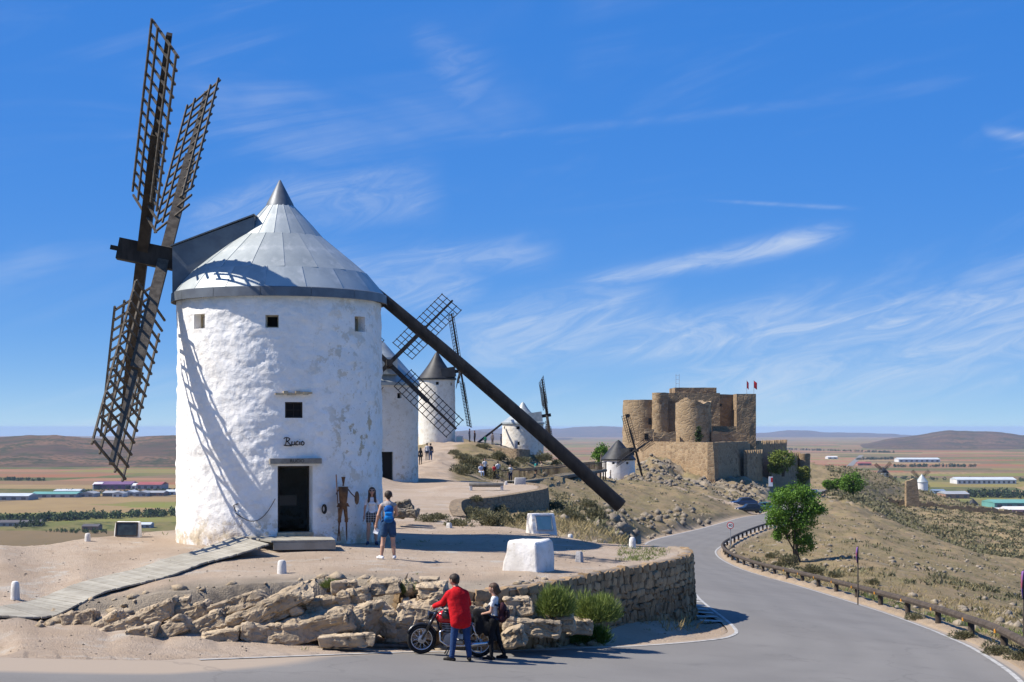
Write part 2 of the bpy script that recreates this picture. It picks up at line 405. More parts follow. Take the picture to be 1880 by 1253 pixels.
def poly_sd(X, Y, poly=None):
    """signed distance to a polygon, positive inside"""
    poly = POLY if poly is None else poly
    X = np.asarray(X, float); Y = np.asarray(Y, float); d2 = np.full(X.shape, 1e18); ins = np.zeros(X.shape, bool); n = len(poly)
    for i in range(n):
        x0, y0 = poly[i]; x1, y1 = poly[(i + 1) % n]; ex, ey = x1 - x0, y1 - y0
        t = np.clip(((X - x0) * ex + (Y - y0) * ey) / (ex * ex + ey * ey), 0, 1)
        d2 = np.minimum(d2, (X - x0 - t * ex) ** 2 + (Y - y0 - t * ey) ** 2)
        c = ((y0 > Y) != (y1 > Y)) & (X < (x1 - x0) * (Y - y0) / (y1 - y0 + 1e-12) + x0)
        ins ^= c
    d = np.sqrt(d2); return np.where(ins, d, -d)
def outward(A, B, d):
    """push the edge A away from B by d metres (d may vary)"""
    A, B = np.array(A), np.array(B); t = np.gradient(A[:, :2], axis=0); v = np.stack([t[:, 1], -t[:, 0]], 1); v /= np.linalg.norm(v, axis=1)[:, None] + 1e-9
    v *= np.where(((A[:, :2] - B[:, :2]) * v).sum(1) > 0, 1, -1)[:, None]
    R_ = A.copy(); R_[:, :2] += v * np.asarray(d).reshape(-1, 1); return R_
nL = len(RL); extL = np.full(nL, .18) + .72 * sstep(74, 82, np.arange(nL)) * sstep(96, 88, np.arange(nL))
ROADPOLY = np.concatenate([outward(RL, RR, np.maximum(extL - .02, 0))[:, :2], outward(RR, RL, .30)[::-1, :2]])
def road_sd(X, Y): return poly_sd(X, Y, ROADPOLY[::2])

def ground_z(X, Y, rough=True):
    X = np.asarray(X, float); Y = np.asarray(Y, float); sh = X.shape; X = X.ravel(); Y = Y.ravel()
    low = rb_low(X, Y); z = low.copy(); mask = np.zeros(X.shape)
    near = (Y < 180) & (X < 16) & (X > -40)
    if near.any():
        sd = poly_sd(X[near], Y[near]); t = rb_top(X[near], Y[near])
        m = sstep(0.02, 0.22, sd); mask[near] = m
        z[near] = low[near] * (1 - m) + t * m
    rd = np.full(X.shape, -9.0); nr = (Y < 470) & (X > -13) & (X < 95)
    if nr.any(): rd[nr] = road_sd(X[nr], Y[nr])
    off = 1 - sstep(-1.5, 0.2, rd)
    if rough:
        wild = np.clip(sstep(0.5, 4, -rd) * (1 - mask), 0, 1) * sstep(60, 110, Y) + 0.12
        flat = 1 - sstep(-3, 3, X + 0 * Y) * 0
        amp = np.clip(Y / 300.0, 0.05, 2.0)
        n1 = fbm(X / 7, Y / 9, oct=5, seed=3) * 1.0 + fbm(X / 1.7, Y / 2.2, oct=4, seed=9) * 0.35
        z = z + off * wild * n1 * np.clip(amp, 0.1, 1.3) * flat
        cd_ = np.hypot((X - 36) / 46, (Y - 325) / 42); rid = 1 - np.abs(fbm(X / 3.2, Y / 4.5, oct=4, seed=31)) * 2.2
        z = z + off * sstep(1.15, .6, cd_) * (rid - .55) * 1.3
        z = z + off * 0.02 * fbm(X * 1.3, Y * 1.3, oct=3, seed=21)
    nb = rd > -2.2
    if nb.any():   # bring the ground to the level of the carriageway
        m0 = (RL + RR) / 2; xs_, ys_ = X[nb], Y[nb]; zr = np.empty(len(xs_))
        for i in range(0, len(xs_), 20000):
            a, b = xs_[i:i + 20000], ys_[i:i + 20000]; dl = (a[:, None] - RL[None, :, 0]) ** 2 + (b[:, None] - RL[None, :, 1]) ** 2; dr = (a[:, None] - RR[None, :, 0]) ** 2 + (b[:, None] - RR[None, :, 1]) ** 2
            il, ir = dl.argmin(1), dr.argmin(1); wl_, wr_ = np.sqrt(dl[np.arange(len(a)), il]), np.sqrt(dr[np.arange(len(a)), ir]); zr[i:i + 20000] = (RL[il, 2] * wr_ + RR[ir, 2] * wl_) / (wl_ + wr_ + 1e-9)
        w_ = sstep(-2.0, -0.25, rd[nb]) * (1 - mask[nb]); z[nb] = z[nb] * (1 - w_) + zr * w_
    z = z - 0.16 * sstep(-0.05, 0.12, rd)
    return z.reshape(sh)
def gz(x, y): return float(ground_z(np.array([x]), np.array([y]))[0])
def gz0(x, y): return float(ground_z(np.array([x]), np.array([y]), False)[0])
def on(px, py, s):
    """stand at the place seen at (px, py), put on the ground"""
    p = P(px, py, s); return Vector((p.x, p.y, gz(p.x, p.y)))

def ground_hit(px, py, s0=120, s1=4):
    """where the sight line through (px, py) meets the ground"""
    Ys = np.exp(np.linspace(math.log(FPX / s0), math.log(FPX / s1), 700)); X = (px - 940) / FPX * Ys
    zz = ground_z(X, Ys); d = (YH - py) / FPX * Ys - zz
    i = np.argmax(d < 0)
    if d[i] >= 0: return None
    return Vector((X[i], Ys[i], zz[i]))

def grid_mesh(name, X, Y, Z, mat, smooth=True):
    r, c = X.shape; v = np.stack([X, Y, Z], 2).reshape(-1, 3)
    i = np.arange(r * c).reshape(r, c)
    q = np.stack([i[:-1, :-1], i[:-1, 1:], i[1:, 1:], i[1:, :-1]], 2).reshape(-1, 4)
    me = bpy.data.meshes.new(name); me.vertices.add(len(v)); me.vertices.foreach_set('co', v.ravel().astype(np.float32))
    me.loops.add(q.size); me.loops.foreach_set('vertex_index', q.ravel().astype(np.int32))
    me.polygons.add(len(q)); me.polygons.foreach_set('loop_start', np.arange(0, q.size, 4, dtype=np.int32)); me.polygons.foreach_set('loop_total', np.full(len(q), 4, np.int32))
    me.polygons.foreach_set('use_smooth', np.full(len(q), smooth)); me.materials.append(mat); me.update(calc_edges=True); me.validate()
    return me

# ---- ground material: sand on the plateau, dry grass and earth on the slopes
def ground_material():
    m = bpy.data.materials.new('dry_hill'); m.use_nodes = True; nt = m.node_tree; N, L = nt.nodes, nt.links
    b = N['Principled BSDF']; b.inputs['Roughness'].default_value = 0.95; b.inputs['Specular IOR Level'].default_value = 0.1
    geo = N.new('ShaderNodeNewGeometry'); pos = geo.outputs['Position']
    def nz(sc, det=6, rgh=0.6, dist=0.0):
        n = N.new('ShaderNodeTexNoise'); n.inputs['Scale'].default_value = sc; n.inputs['Detail'].default_value = det; n.inputs['Roughness'].default_value = rgh; n.inputs['Distortion'].default_value = dist
        L.new(pos, n.inputs['Vector']); return n.outputs['Fac']
    def rmp(v, a, c):
        n = N.new('ShaderNodeMapRange'); n.interpolation_type = 'SMOOTHSTEP'; L.new(v, n.inputs[0]); n.inputs[1].default_value = a; n.inputs[2].default_value = c; return n.outputs[0]
    def mix(f, a, c):
        n = N.new('ShaderNodeMix'); n.data_type = 'RGBA'; L.new(f, n.inputs['Factor'])
        for k, v in (('A', a), ('B', c)):
            if isinstance(v, tuple): n.inputs[k].default_value = v + (1,)
            else: L.new(v, n.inputs[k])
        return n.outputs['Result']
    at = N.new('ShaderNodeAttribute'); at.attribute_name = 'cover'
    sp = N.new('ShaderNodeSeparateColor'); L.new(at.outputs['Color'], sp.inputs[0])
    sand = mix(rmp(nz(0.35, 5), .38, .66), (.42, .335, .255), (.36, .275, .198))
    sand = mix(rmp(nz(9, 6, .7), .55, .72), sand, (.27, .205, .145))
    sand = mix(rmp(nz(34, 3, .7), .60, .70), sand, (.26, .205, .155))
    sand = mix(rmp(nz(1.7, 6, .7), .50, .68), sand, (.36, .275, .20))
    sand = mix(rmp(nz(.55, 7, .68, .4), .55, .66), sand, (.42, .375, .315))
    earth = mix(rmp(nz(0.22, 8, .65), .38, .62), (.25, .185, .108), (.205, .165, .085))
    earth = mix(rmp(nz(0.9, 7, .7), .52, .66), earth, (.15, .128, .065))
    earth = mix(rmp(nz(2.6, 6, .7), .56, .68), earth, (.27, .21, .145))
    earth = mix(rmp(nz(0.5, 8, .72, .5), .60, .67), earth, (.265, .235, .195))
    path = mix(rmp(nz(0.5, 6), .4, .6), (.385, .30, .22), (.33, .25, .178))
    col = mix(sp.outputs[0], earth, sand)
    col = mix(sp.outputs[1], col, path)
    rock = mix(rmp(nz(0.45, 9, .7), .42, .58), (.20, .17, .13), (.30, .255, .195))
    col = mix(sp.outputs[2], col, rock)
    L.new(col, b.inputs['Base Color'])
    bn = N.new('ShaderNodeBump'); bn.inputs['Strength'].default_value = 0.8; bn.inputs['Distance'].default_value = 0.07
    ad = N.new('ShaderNodeMath'); ad.operation = 'ADD'; L.new(nz(6, 8, .7), ad.inputs[0]); L.new(nz(28, 5, .6), ad.inputs[1])
    L.new(ad.outputs[0], bn.inputs['Height']); L.new(bn.outputs[0], b.inputs['Normal'])
    return m
M_GROUND = ground_material()

us = np.linspace(-0.46, 0.46, 620)
ys = np.concatenate([np.linspace(15, 28, 40, endpoint=False), np.linspace(28, 60, 300, endpoint=False), np.exp(np.linspace(math.log(60), math.log(700), 420, endpoint=False)), np.exp(np.linspace(math.log(700), math.log(2200), 40))])
GY, GU = np.meshgrid(ys, us, indexing='ij')
GX = GU * GY
GZ = ground_z(GX, GY)
ground = link(grid_mesh('ground', GX, GY, GZ, M_GROUND), 'ground'); ground['kind'] = 'structure'
def paint_cover():
    sd = np.where((GY < 180) & (GX > -60) & (GX < 20), poly_sd(GX, GY), -50)
    sand = sstep(-0.6, 0.5, sd)
    # the sandy forecourt below the outcrop and along the road
    rd = np.where((GY < 470), road_sd(GX, GY), -50)
    fore = sstep(60, 48, GY) * sstep(7.5, 5.5, GX)
    sand = np.maximum(sand, fore)
    sh = sstep(-1.6, -0.4, rd) * sstep(-0.2, 1, GX)
    nn = fbm(GX / 2.2, GY / 2.2, oct=4, seed=77)
    sand = np.clip(sand + 0.0 * nn, 0, 1)
    path = np.zeros_like(GX)
    def trail(pts, w):
        p = np.zeros_like(GX); pts = [Vector(q) for q in pts]; d2 = np.full(GX.shape, 1e9)
        for a, c in zip(pts[:-1], pts[1:]):
            ex, ey = c.x - a.x, c.y - a.y; t = np.clip(((GX - a.x) * ex + (GY - a.y) * ey) / (ex * ex + ey * ey + 1e-9), 0, 1)
            d2 = np.minimum(d2, (GX - a.x - t * ex) ** 2 + (GY - a.y - t * ey) ** 2)
        return sstep(w * 1.25, w * 0.8, np.sqrt(d2) + nn * w * .3)
    path = np.maximum(path, trail([P(760, 892, 29), P(785, 862, 20), P(795, 848, 18.5), P(800, 825, 15), P(830, 816, 13.5), P(905, 817, 13.8)], 2.2))
    path = np.maximum(path, trail([P(880, 883, 20), P(940, 884, 18.5)], 1.5))
    path = np.maximum(path, trail([P(1170, 888, 11.5), P(1240, 905, 11.4), P(1300, 918, 11.6), P(1375, 938, 12.5)], 1.6))
    path = np.maximum(path, sh * 0.8)
    cd = np.hypot((GX - 40) / 52, (GY - 345) / 44)
    rock = sstep(1.2, .75, cd + nn * .35) * sstep(-.12, .18, fbm(GX / 6, GY / 9, oct=4, seed=5))
    rim = sstep(-.2, .05, sd) * sstep(1.9, .3, sd + nn * 1.1) * sstep(-11.5, -10, GX) * sstep(.5, -1.0, GX) * sstep(40, 38.5, GY); rock = np.maximum(rock, rim)
    c = np.stack([sand, np.clip(path, 0, 1), rock * 0.85 * (1 - np.clip(path, 0, 1)), np.ones_like(sand)], 2).reshape(-1, 4).astype(np.float32)
    a = ground.data.color_attributes.new('cover', 'FLOAT_COLOR', 'POINT'); a.data.foreach_set('color', c.ravel())
paint_cover()

# ---- the plain, its fields, and the hills
def plain_material(name, hilly=False):
    m = bpy.data.materials.new(name); m.use_nodes = True; nt = m.node_tree; N, L = nt.nodes, nt.links
    b = N['Principled BSDF']; b.inputs['Roughness'].default_value = 1.0; b.inputs['Specular IOR Level'].default_value = 0.0
    geo = N.new('ShaderNodeNewGeometry')
    def mp(sx, sy, rot=0):
        n = N.new('ShaderNodeMapping'); n.inputs['Scale'].default_value = (sx, sy, 0.0); n.inputs['Rotation'].default_value = (0, 0, rot); L.new(geo.outputs['Position'], n.inputs[0]); return n.outputs[0]
    def nz(vec, sc, det=5, rgh=.6):
        n = N.new('ShaderNodeTexNoise'); n.inputs['Scale'].default_value = sc; n.inputs['Detail'].default_value = det; n.inputs['Roughness'].default_value = rgh; L.new(vec, n.inputs['Vector']); return n.outputs['Fac']
    def rmp(v, a, c):
        n = N.new('ShaderNodeMapRange'); n.interpolation_type = 'SMOOTHSTEP'; L.new(v, n.inputs[0]); n.inputs[1].default_value = a; n.inputs[2].default_value = c; return n.outputs[0]
    def mix(f, a, c, bl='MIX'):
        n = N.new('ShaderNodeMix'); n.data_type = 'RGBA'; n.blend_type = bl
        if isinstance(f, float): n.inputs['Factor'].default_value = f
        else: L.new(f, n.inputs['Factor'])
        for k, v in (('A', a), ('B', c)):
            if isinstance(v, tuple): n.inputs[k].default_value = v + (1,)
            else: L.new(v, n.inputs[k])
        return n.outputs['Result']
    if not hilly:
        v = N.new('ShaderNodeTexVoronoi'); v.distance = 'CHEBYCHEV'; v.inputs['Scale'].default_value = 1.0; v.inputs['Randomness'].default_value = .85
        L.new(mp(1 / 400, 1 / 230, .12), v.inputs['Vector'])
        sc = N.new('ShaderNodeSeparateColor'); L.new(v.outputs['Color'], sc.inputs[0])
        cr = N.new('ShaderNodeValToRGB'); cr.color_ramp.interpolation = 'CONSTANT'
        cols = [(.00, (.205, .130, .075)), (.13, (.255, .115, .063)), (.27, (.125, .13, .048)), (.38, (.265, .19, .095)), (.50, (.085, .10, .04)), (.60, (.20, .175, .058)), (.70, (.285, .15, .088)), (.82, (.15, .115, .068)), (.92, (.165, .175, .05))]
        e = cr.color_ramp.elements
        e[0].position = 0; e[0].color = cols[0][1] + (1,); e[1].position = cols[1][0]; e[1].color = cols[1][1] + (1,)
        for p, c in cols[2:]: x = e.new(p); x.color = c + (1,)
        L.new(sc.outputs[0], cr.inputs[0])
        col = mix(rmp(nz(mp(1 / 60, 1 / 160), 1.0), .35, .7), cr.outputs[0], (.20, .14, .08)); 
        col2 = mix(.55, cr.outputs[0], col)
        v2 = N.new('ShaderNodeTexVoronoi'); v2.inputs['Scale'].default_value = 1.0; L.new(mp(1 / 16, 1 / 16), v2.inputs['Vector'])
        tr = N.new('ShaderNodeMath'); tr.operation = 'MULTIPLY'; L.new(rmp(v2.outputs['Distance'], .34, .26), tr.inputs[0]); L.new(rmp(sc.outputs[1], .72, .73), tr.inputs[1])
        col = mix(tr.outputs[0], col2, (.06, .075, .03))
    else:
        col = mix(rmp(nz(mp(1 / 420, 1 / 420), 1.0, 6), .42, .58), (.085, .060, .042), (.165, .10, .062))
        col = mix(rmp(nz(mp(1 / 160, 1 / 160), 1.0, 6, .7), .48, .6), col, (.055, .055, .03))
        v2 = N.new('ShaderNodeTexVoronoi'); v2.inputs['Scale'].default_value = 1.0; L.new(mp(1 / 20, 1 / 20), v2.inputs['Vector'])
        tr = N.new('ShaderNodeMath'); tr.operation = 'MULTIPLY'; L.new(rmp(v2.outputs['Distance'], .5, .25), tr.inputs[0]); L.new(rmp(nz(mp(1 / 420, 1 / 420), 1.0, 2), .42, .55), tr.inputs[1])
        col = mix(tr.outputs[0], col, (.03, .038, .018))
    L.new(col, b.inputs['Base Color'])
    return m
M_PLAIN = plain_material('field_patchwork'); M_HILL = plain_material('hill_scrub', True)
PLAIN_Z = -110.0
def plain_z(d): return PLAIN_Z - np.asarray(d, float) ** 2 / (2 * 7.2e6)   # the earth curves away
px_, py_ = np.meshgrid(np.linspace(-0.6, 0.6, 160), np.exp(np.linspace(math.log(300), math.log(44000), 150)))
plain = link(grid_mesh('plain', px_ * py_, py_, plain_z(py_), M_PLAIN), 'plain'); plain['kind'] = 'structure'
def hills(name, prof, d0, d1, seed, rough=0.25, n=220, nv=36):
    """a range whose skyline heights are given along photo columns; d0 foot distance, d1 crest distance"""
    u = np.linspace(prof[0][0], prof[-1][0], n); h = np.interp(u, [p[0] for p in prof], [p[1] for p in prof])
    k = np.ones(7) / 7; h = np.convolve(np.pad(h, 3, mode='edge'), k, 'valid') + fbm(u / 26., u * 0 + seed, oct=4, seed=seed) * 1.6
    t = np.linspace(0, 1.6, nv); T, U = np.meshgrid(t, u, indexing='ij'); H = np.tile(h, (nv, 1))
    D = d0 + (d1 - d0) * T; X = (U - 940) / FPX * D
    ztop = np.maximum((YH - H) / FPX * d1 - plain_z(d1), 1)
    sh = np.where(T < 1, sstep(0, 1, T) ** 1.0, 1 - sstep(1, 1.6, T))
    nn = fbm(X / (d1 * .05), D / (d1 * .05), oct=5, seed=seed)
    Z = plain_z(D) - 1.2 + ztop * sh * (1 + rough * nn * (1 - sh * .75) * 1.5) + 0
    o = link(grid_mesh(name, X, D, Z, M_HILL), name); o['kind'] = 'structure'; return o
hills('hills', [(-500, 812), (-250, 800), (-60, 806), (0, 802), (50, 797), (90, 796), (140, 803), (170, 804), (200, 808), (232, 808), (265, 802), (320, 800), (380, 798), (480, 806), (620, 815), (760, 836)], 4300, 6000, 4)
hills('hills', [(700, 800), (800, 797), (860, 790), (900, 787), (960, 786), (1010, 789), (1050, 785), (1100, 783), (1150, 785), (1220, 782), (1300, 790), (1390, 797), (1420, 792), (1470, 789), (1500, 792), (1540, 795), (1560, 793), (1590, 797), (1630, 796), (1670, 799), (1720, 801), (1800, 802), (1900, 800), (2200, 794), (2500, 800)], 24000, 29000, 8, .12)
hills('hills', [(1560, 822), (1630, 806), (1690, 797), (1720, 792), (1745, 790), (1780, 791), (1830, 792), (1860, 797), (1900, 802), (2000, 798), (2200, 804), (2400, 820)], 8000, 10500, 12)
hills('hills', [(560, 806), (800, 795), (870, 791), (920, 797), (1000, 803), (1100, 808), (1200, 812)], 15000, 19000, 19, .15)

# ---- road, verge line and markings
M_ASPHALT = material('asphalt', (.165, .155, .142), .9, (.19, .18, .165), .22, 6, .3, 60, .2, var2=(.125, .118, .11), scale2=.9, lo2=.56, hi2=.85, bdist=.01)
M_PAINT = material('road_paint', (.42, .41, .385), .8, (.25, .24, .225), 5, 7, lo=.45, hi=.68)
def ribbon(name, A, B, lift, nx, mat, feather=None):
    A = np.array(A); B = np.array(B); t = np.linspace(0, 1, nx)
    V = A[:, None, :] * (1 - t)[None, :, None] + B[:, None, :] * t[None, :, None]
    return link(grid_mesh(name, V[..., 0], V[..., 1], V[..., 2] + lift, mat), name)
road = ribbon('road', outward(RL, RR, extL), outward(RR, RL, .32), 0.0, 26, M_ASPHALT); road['kind'] = 'structure'
def dust():
    """sand blown over the edges of the carriageway"""
    v = np.empty(len(road.data.vertices) * 3, np.float32); road.data.vertices.foreach_get('co', v); v = v.reshape(-1, 3); n = 26; r = len(v) // n
    t = np.tile(np.linspace(0, 1, n), r); w = np.linalg.norm(v.reshape(r, n, 3)[:, 0] - v.reshape(r, n, 3)[:, -1], axis=1).repeat(n); e = np.minimum(t, 1 - t) * w; left = (t < .5) & (v[:, 0] < -1)
    d = sstep(.42, .03, e); d = np.where(left, np.maximum(d, sstep(2.6, .1, e) * sstep(-2.0, -6.5, v[:, 0])), d); a = road.data.color_attributes.new('dust', 'FLOAT_COLOR', 'POINT')
    lane = np.exp(-((t - .27) / .06) ** 2) + np.exp(-((t - .43) / .06) ** 2) + np.exp(-((t - .62) / .06) ** 2) + np.exp(-((t - .78) / .06) ** 2)
    a.data.foreach_set('color', np.stack([d, lane, d * 0, d * 0 + 1], 1).astype(np.float32).ravel())
    N, L = M_ASPHALT.node_tree.nodes, M_ASPHALT.node_tree.links; b = N['Principled BSDF']; base = b.inputs['Base Color'].links[0].from_socket
    at = N.new('ShaderNodeAttribute'); at.attribute_name = 'dust'; sp = N.new('ShaderNodeSeparateColor'); L.new(at.outputs['Color'], sp.inputs[0]); g = N.new('ShaderNodeNewGeometry')
    def nz(sc, det, rg): n_ = N.new('ShaderNodeTexNoise'); n_.inputs['Scale'].default_value = sc; n_.inputs['Detail'].default_value = det; n_.inputs['Roughness'].default_value = rg; L.new(g.outputs['Position'], n_.inputs['Vector']); return n_.outputs['Fac']
    def op(o, x, y):
        n_ = N.new('ShaderNodeMath'); n_.operation = o; n_.use_clamp = True
        for i, q in enumerate((x, y)):
            if isinstance(q, float): n_.inputs[i].default_value = q
            else: L.new(q, n_.inputs[i])
        return n_.outputs[0]
    def mix(f, x, y):
        n_ = N.new('ShaderNodeMix'); n_.data_type = 'RGBA'; L.new(f, n_.inputs['Factor'])
        for k, q in (('A', x), ('B', y)):
            if isinstance(q, tuple): n_.inputs[k].default_value = q + (1,)
            else: L.new(q, n_.inputs[k])
        return n_.outputs['Result']
    gr_ = N.new('ShaderNodeMapRange'); L.new(nz(38., 3, .8), gr_.inputs[0]); gr_.inputs[1].default_value = .45; gr_.inputs[2].default_value = .75; base = mix(op('MULTIPLY', gr_.outputs[0], .5), base, (.235, .225, .21))
    col = mix(op('MULTIPLY', sp.outputs[1], op('MULTIPLY', nz(.5, 5, .6), .55)), base, (.125, .12, .112))
    r_ = N.new('ShaderNodeMapRange'); L.new(op('ADD', sp.outputs[0], op('SUBTRACT', nz(1.6, 7, .7), .62)), r_.inputs[0]); r_.inputs[1].default_value = .26; r_.inputs[2].default_value = .46
    col = mix(op('MULTIPLY', r_.outputs[0], .85), col, (.36, .285, .21))
    vo = N.new('ShaderNodeTexVoronoi'); vo.feature = 'DISTANCE_TO_EDGE'; vo.inputs['Scale'].default_value = .22; di = N.new('ShaderNodeVectorMath'); di.operation = 'ADD'; nn = N.new('ShaderNodeTexNoise'); nn.inputs['Scale'].default_value = .6; nn.inputs['Detail'].default_value = 5; L.new(g.outputs['Position'], nn.inputs['Vector']); sc_ = N.new('ShaderNodeVectorMath'); sc_.operation = 'SCALE'; sc_.inputs['Scale'].default_value = 2.6; L.new(nn.outputs['Color'], sc_.inputs[0]); L.new(g.outputs['Position'], di.inputs[0]); L.new(sc_.outputs[0], di.inputs[1]); L.new(di.outputs[0], vo.inputs['Vector'])
    c_ = N.new('ShaderNodeMapRange'); L.new(vo.outputs['Distance'], c_.inputs[0]); c_.inputs[1].default_value = .012; c_.inputs[2].default_value = .004
    col = mix(op('MULTIPLY', op('MULTIPLY', c_.outputs[0], op('GREATER_THAN', nz(.12, 2, .5), .5)), .22), col, (.08, .076, .07)); L.new(col, b.inputs['Base Color'])
dust()
def line(A, B, off, w, i0, i1, name='road_marking'):
    a = outward(A, B, off); c = outward(A, B, off - w); W = np.linalg.norm(np.array(A)[:, :2] - np.array(B)[:, :2], axis=1); ea = extL if A is RL else .32; eb = .32 if A is RL else extL
    for q, o2 in ((a, 0.0), (c, w)): q[:, 2] = A[:, 2] + (B[:, 2] - A[:, 2]) * (ea + o2) / (W + ea + eb)
    a, c = a[i0:i1], c[i0:i1]
    o = ribbon(name, a, c, .008, 2, M_PAINT, None); o['kind'] = 'structure'; return o
line(RL, RR, 0.0, .10, 15, 100)
line(RL, RR, 0.0, .11, 122, 150)
line(RR, RL, 0.0, .13, 40, 152)
for k in range(7):   # hatching in the wedge beside the wall
    y0_ = 44.3 + k * 1.05; xr = float(np.interp(y0_, RL[60:100, 1], RL[60:100, 0])); za = float(np.interp(y0_, RL[60:100, 1], RL[60:100, 2])) + .016
    mbv = [(xr - .75, y0_ - .2, za + .04), (xr - .12, y0_ - .12, za), (xr - .12, y0_ + .22, za), (xr - .75, y0_ + .14, za + .04)]
    me = bpy.data.meshes.new('road_marking'); me.from_pydata(mbv, [], [(0, 1, 2, 3)]); me.materials.append(M_PAINT); link(me, 'road_marking')['kind'] = 'structure'

# ------------------------------------------------------------------ windmills
def whitewash(name, dirt_lo, peel, soft=(.82, .80, .765)):
    """lime-washed rubble wall: lumpy, with stained foot and patches where the wash has fallen"""
    m = bpy.data.materials.new(name); m.use_nodes = True; nt = m.node_tree; N, L = nt.nodes, nt.links
    b = N['Principled BSDF']; b.inputs['Roughness'].default_value = 0.9; b.inputs['Specular IOR Level'].default_value = 0.2
    geo = N.new('ShaderNodeNewGeometry'); pos = geo.outputs['Position']
    at = N.new('ShaderNodeAttribute'); at.attribute_name = 'wear'
    sp = N.new('ShaderNodeSeparateColor'); L.new(at.outputs['Color'], sp.inputs[0])
    def nz(sc, det=6, rgh=0.6):
        n = N.new('ShaderNodeTexNoise'); n.inputs['Scale'].default_value = sc; n.inputs['Detail'].default_value = det; n.inputs['Roughness'].default_value = rgh; L.new(pos, n.inputs['Vector']); return n.outputs['Fac']
    def ma(op, a, c):
        n = N.new('ShaderNodeMath'); n.operation = op
        for i, v in enumerate((a, c)):
            if isinstance(v, (int, float)): n.inputs[i].default_value = v
            else: L.new(v, n.inputs[i])
        return n.outputs[0]
    def rmp(v, a, c):
        n = N.new('ShaderNodeMapRange'); n.interpolation_type = 'SMOOTHSTEP'; L.new(v, n.inputs[0]); n.inputs[1].default_value = a; n.inputs[2].default_value = c; return n.outputs[0]
    def mix(f, a, c):
        n = N.new('ShaderNodeMix'); n.data_type = 'RGBA'; L.new(f, n.inputs['Factor'])
        for k, v in (('A', a), ('B', c)):
            if isinstance(v, tuple): n.inputs[k].default_value = v + (1,)
            else: L.new(v, n.inputs[k])
        return n.outputs['Result']
    col = mix(rmp(nz(0.7, 6), .4, .7), soft, tuple(c * .93 for c in soft))
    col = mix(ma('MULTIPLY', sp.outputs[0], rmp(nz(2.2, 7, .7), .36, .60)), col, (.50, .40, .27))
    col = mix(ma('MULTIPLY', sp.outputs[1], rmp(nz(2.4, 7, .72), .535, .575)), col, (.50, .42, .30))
    col = mix(ma('MULTIPLY', sp.outputs[1], rmp(nz(9, 5, .75), .62, .66)), col, (.26, .21, .15))
    col = mix(rmp(nz(17, 3, .6), .735, .77), col, (.34, .28, .21))
    L.new(col, b.inputs['Base Color'])
    bn = N.new('ShaderNodeBump'); bn.inputs['Strength'].default_value = 0.75; bn.inputs['Distance'].default_value = 0.05
    L.new(ma('ADD', nz(5.5, 5, .55), ma('MULTIPLY', nz(24, 4, .6), .25)), bn.inputs['Height']); L.new(bn.outputs[0], b.inputs['Normal'])
    return m
M_WHITE = whitewash('lime_wash', 0, 0)
M_CREAM = whitewash('aged_lime_wash', 0, 0, (.72, .68, .60))
M_ZINC = material('zinc_sheet', (.38, .41, .405), .5, (.30, .33, .33), 1.1, 7, .2, 3.0, .5, .3, var2=(.46, .48, .47), scale2=2.3, obj_rand=.10)
M_ZINC_D = material('dark_zinc', (.135, .15, .165), .5, (.10, .11, .125), 2, 5, .1, 4, .5, .3, obj_rand=.06)
M_BLACKROOF = material('black_roof_sheet', (.013, .014, .016), .55, (.026, .027, .03), 1.5, 5, .1, 4, .4, obj_rand=.1)
M_TIMBER = material('tarred_timber', (.018, .014, .011), .75, (.038, .030, .023), 5, 6, .5, 30, .3, stretch=(1, 1, .3))
M_OLDWOOD = material('weathered_timber', (.115, .098, .078), .85, (.06, .05, .04), 6, 6, .5, 26, .2)
M_GREYWOOD = material('grey_boards', (.35, .325, .265), .85, (.28, .255, .205), 2.2, 6, .3, 24, .2, obj_rand=.10)
M_DARK = material('dark_recess', (.012, .011, .010), .9)
M_IRON = material('black_iron', (.02, .018, .016), .6, (.05, .035, .025), 8, 4)
M_OCHRE = material('ochre_frame', (.48, .40, .27), .9, (.36, .28, .18), 7, 5)

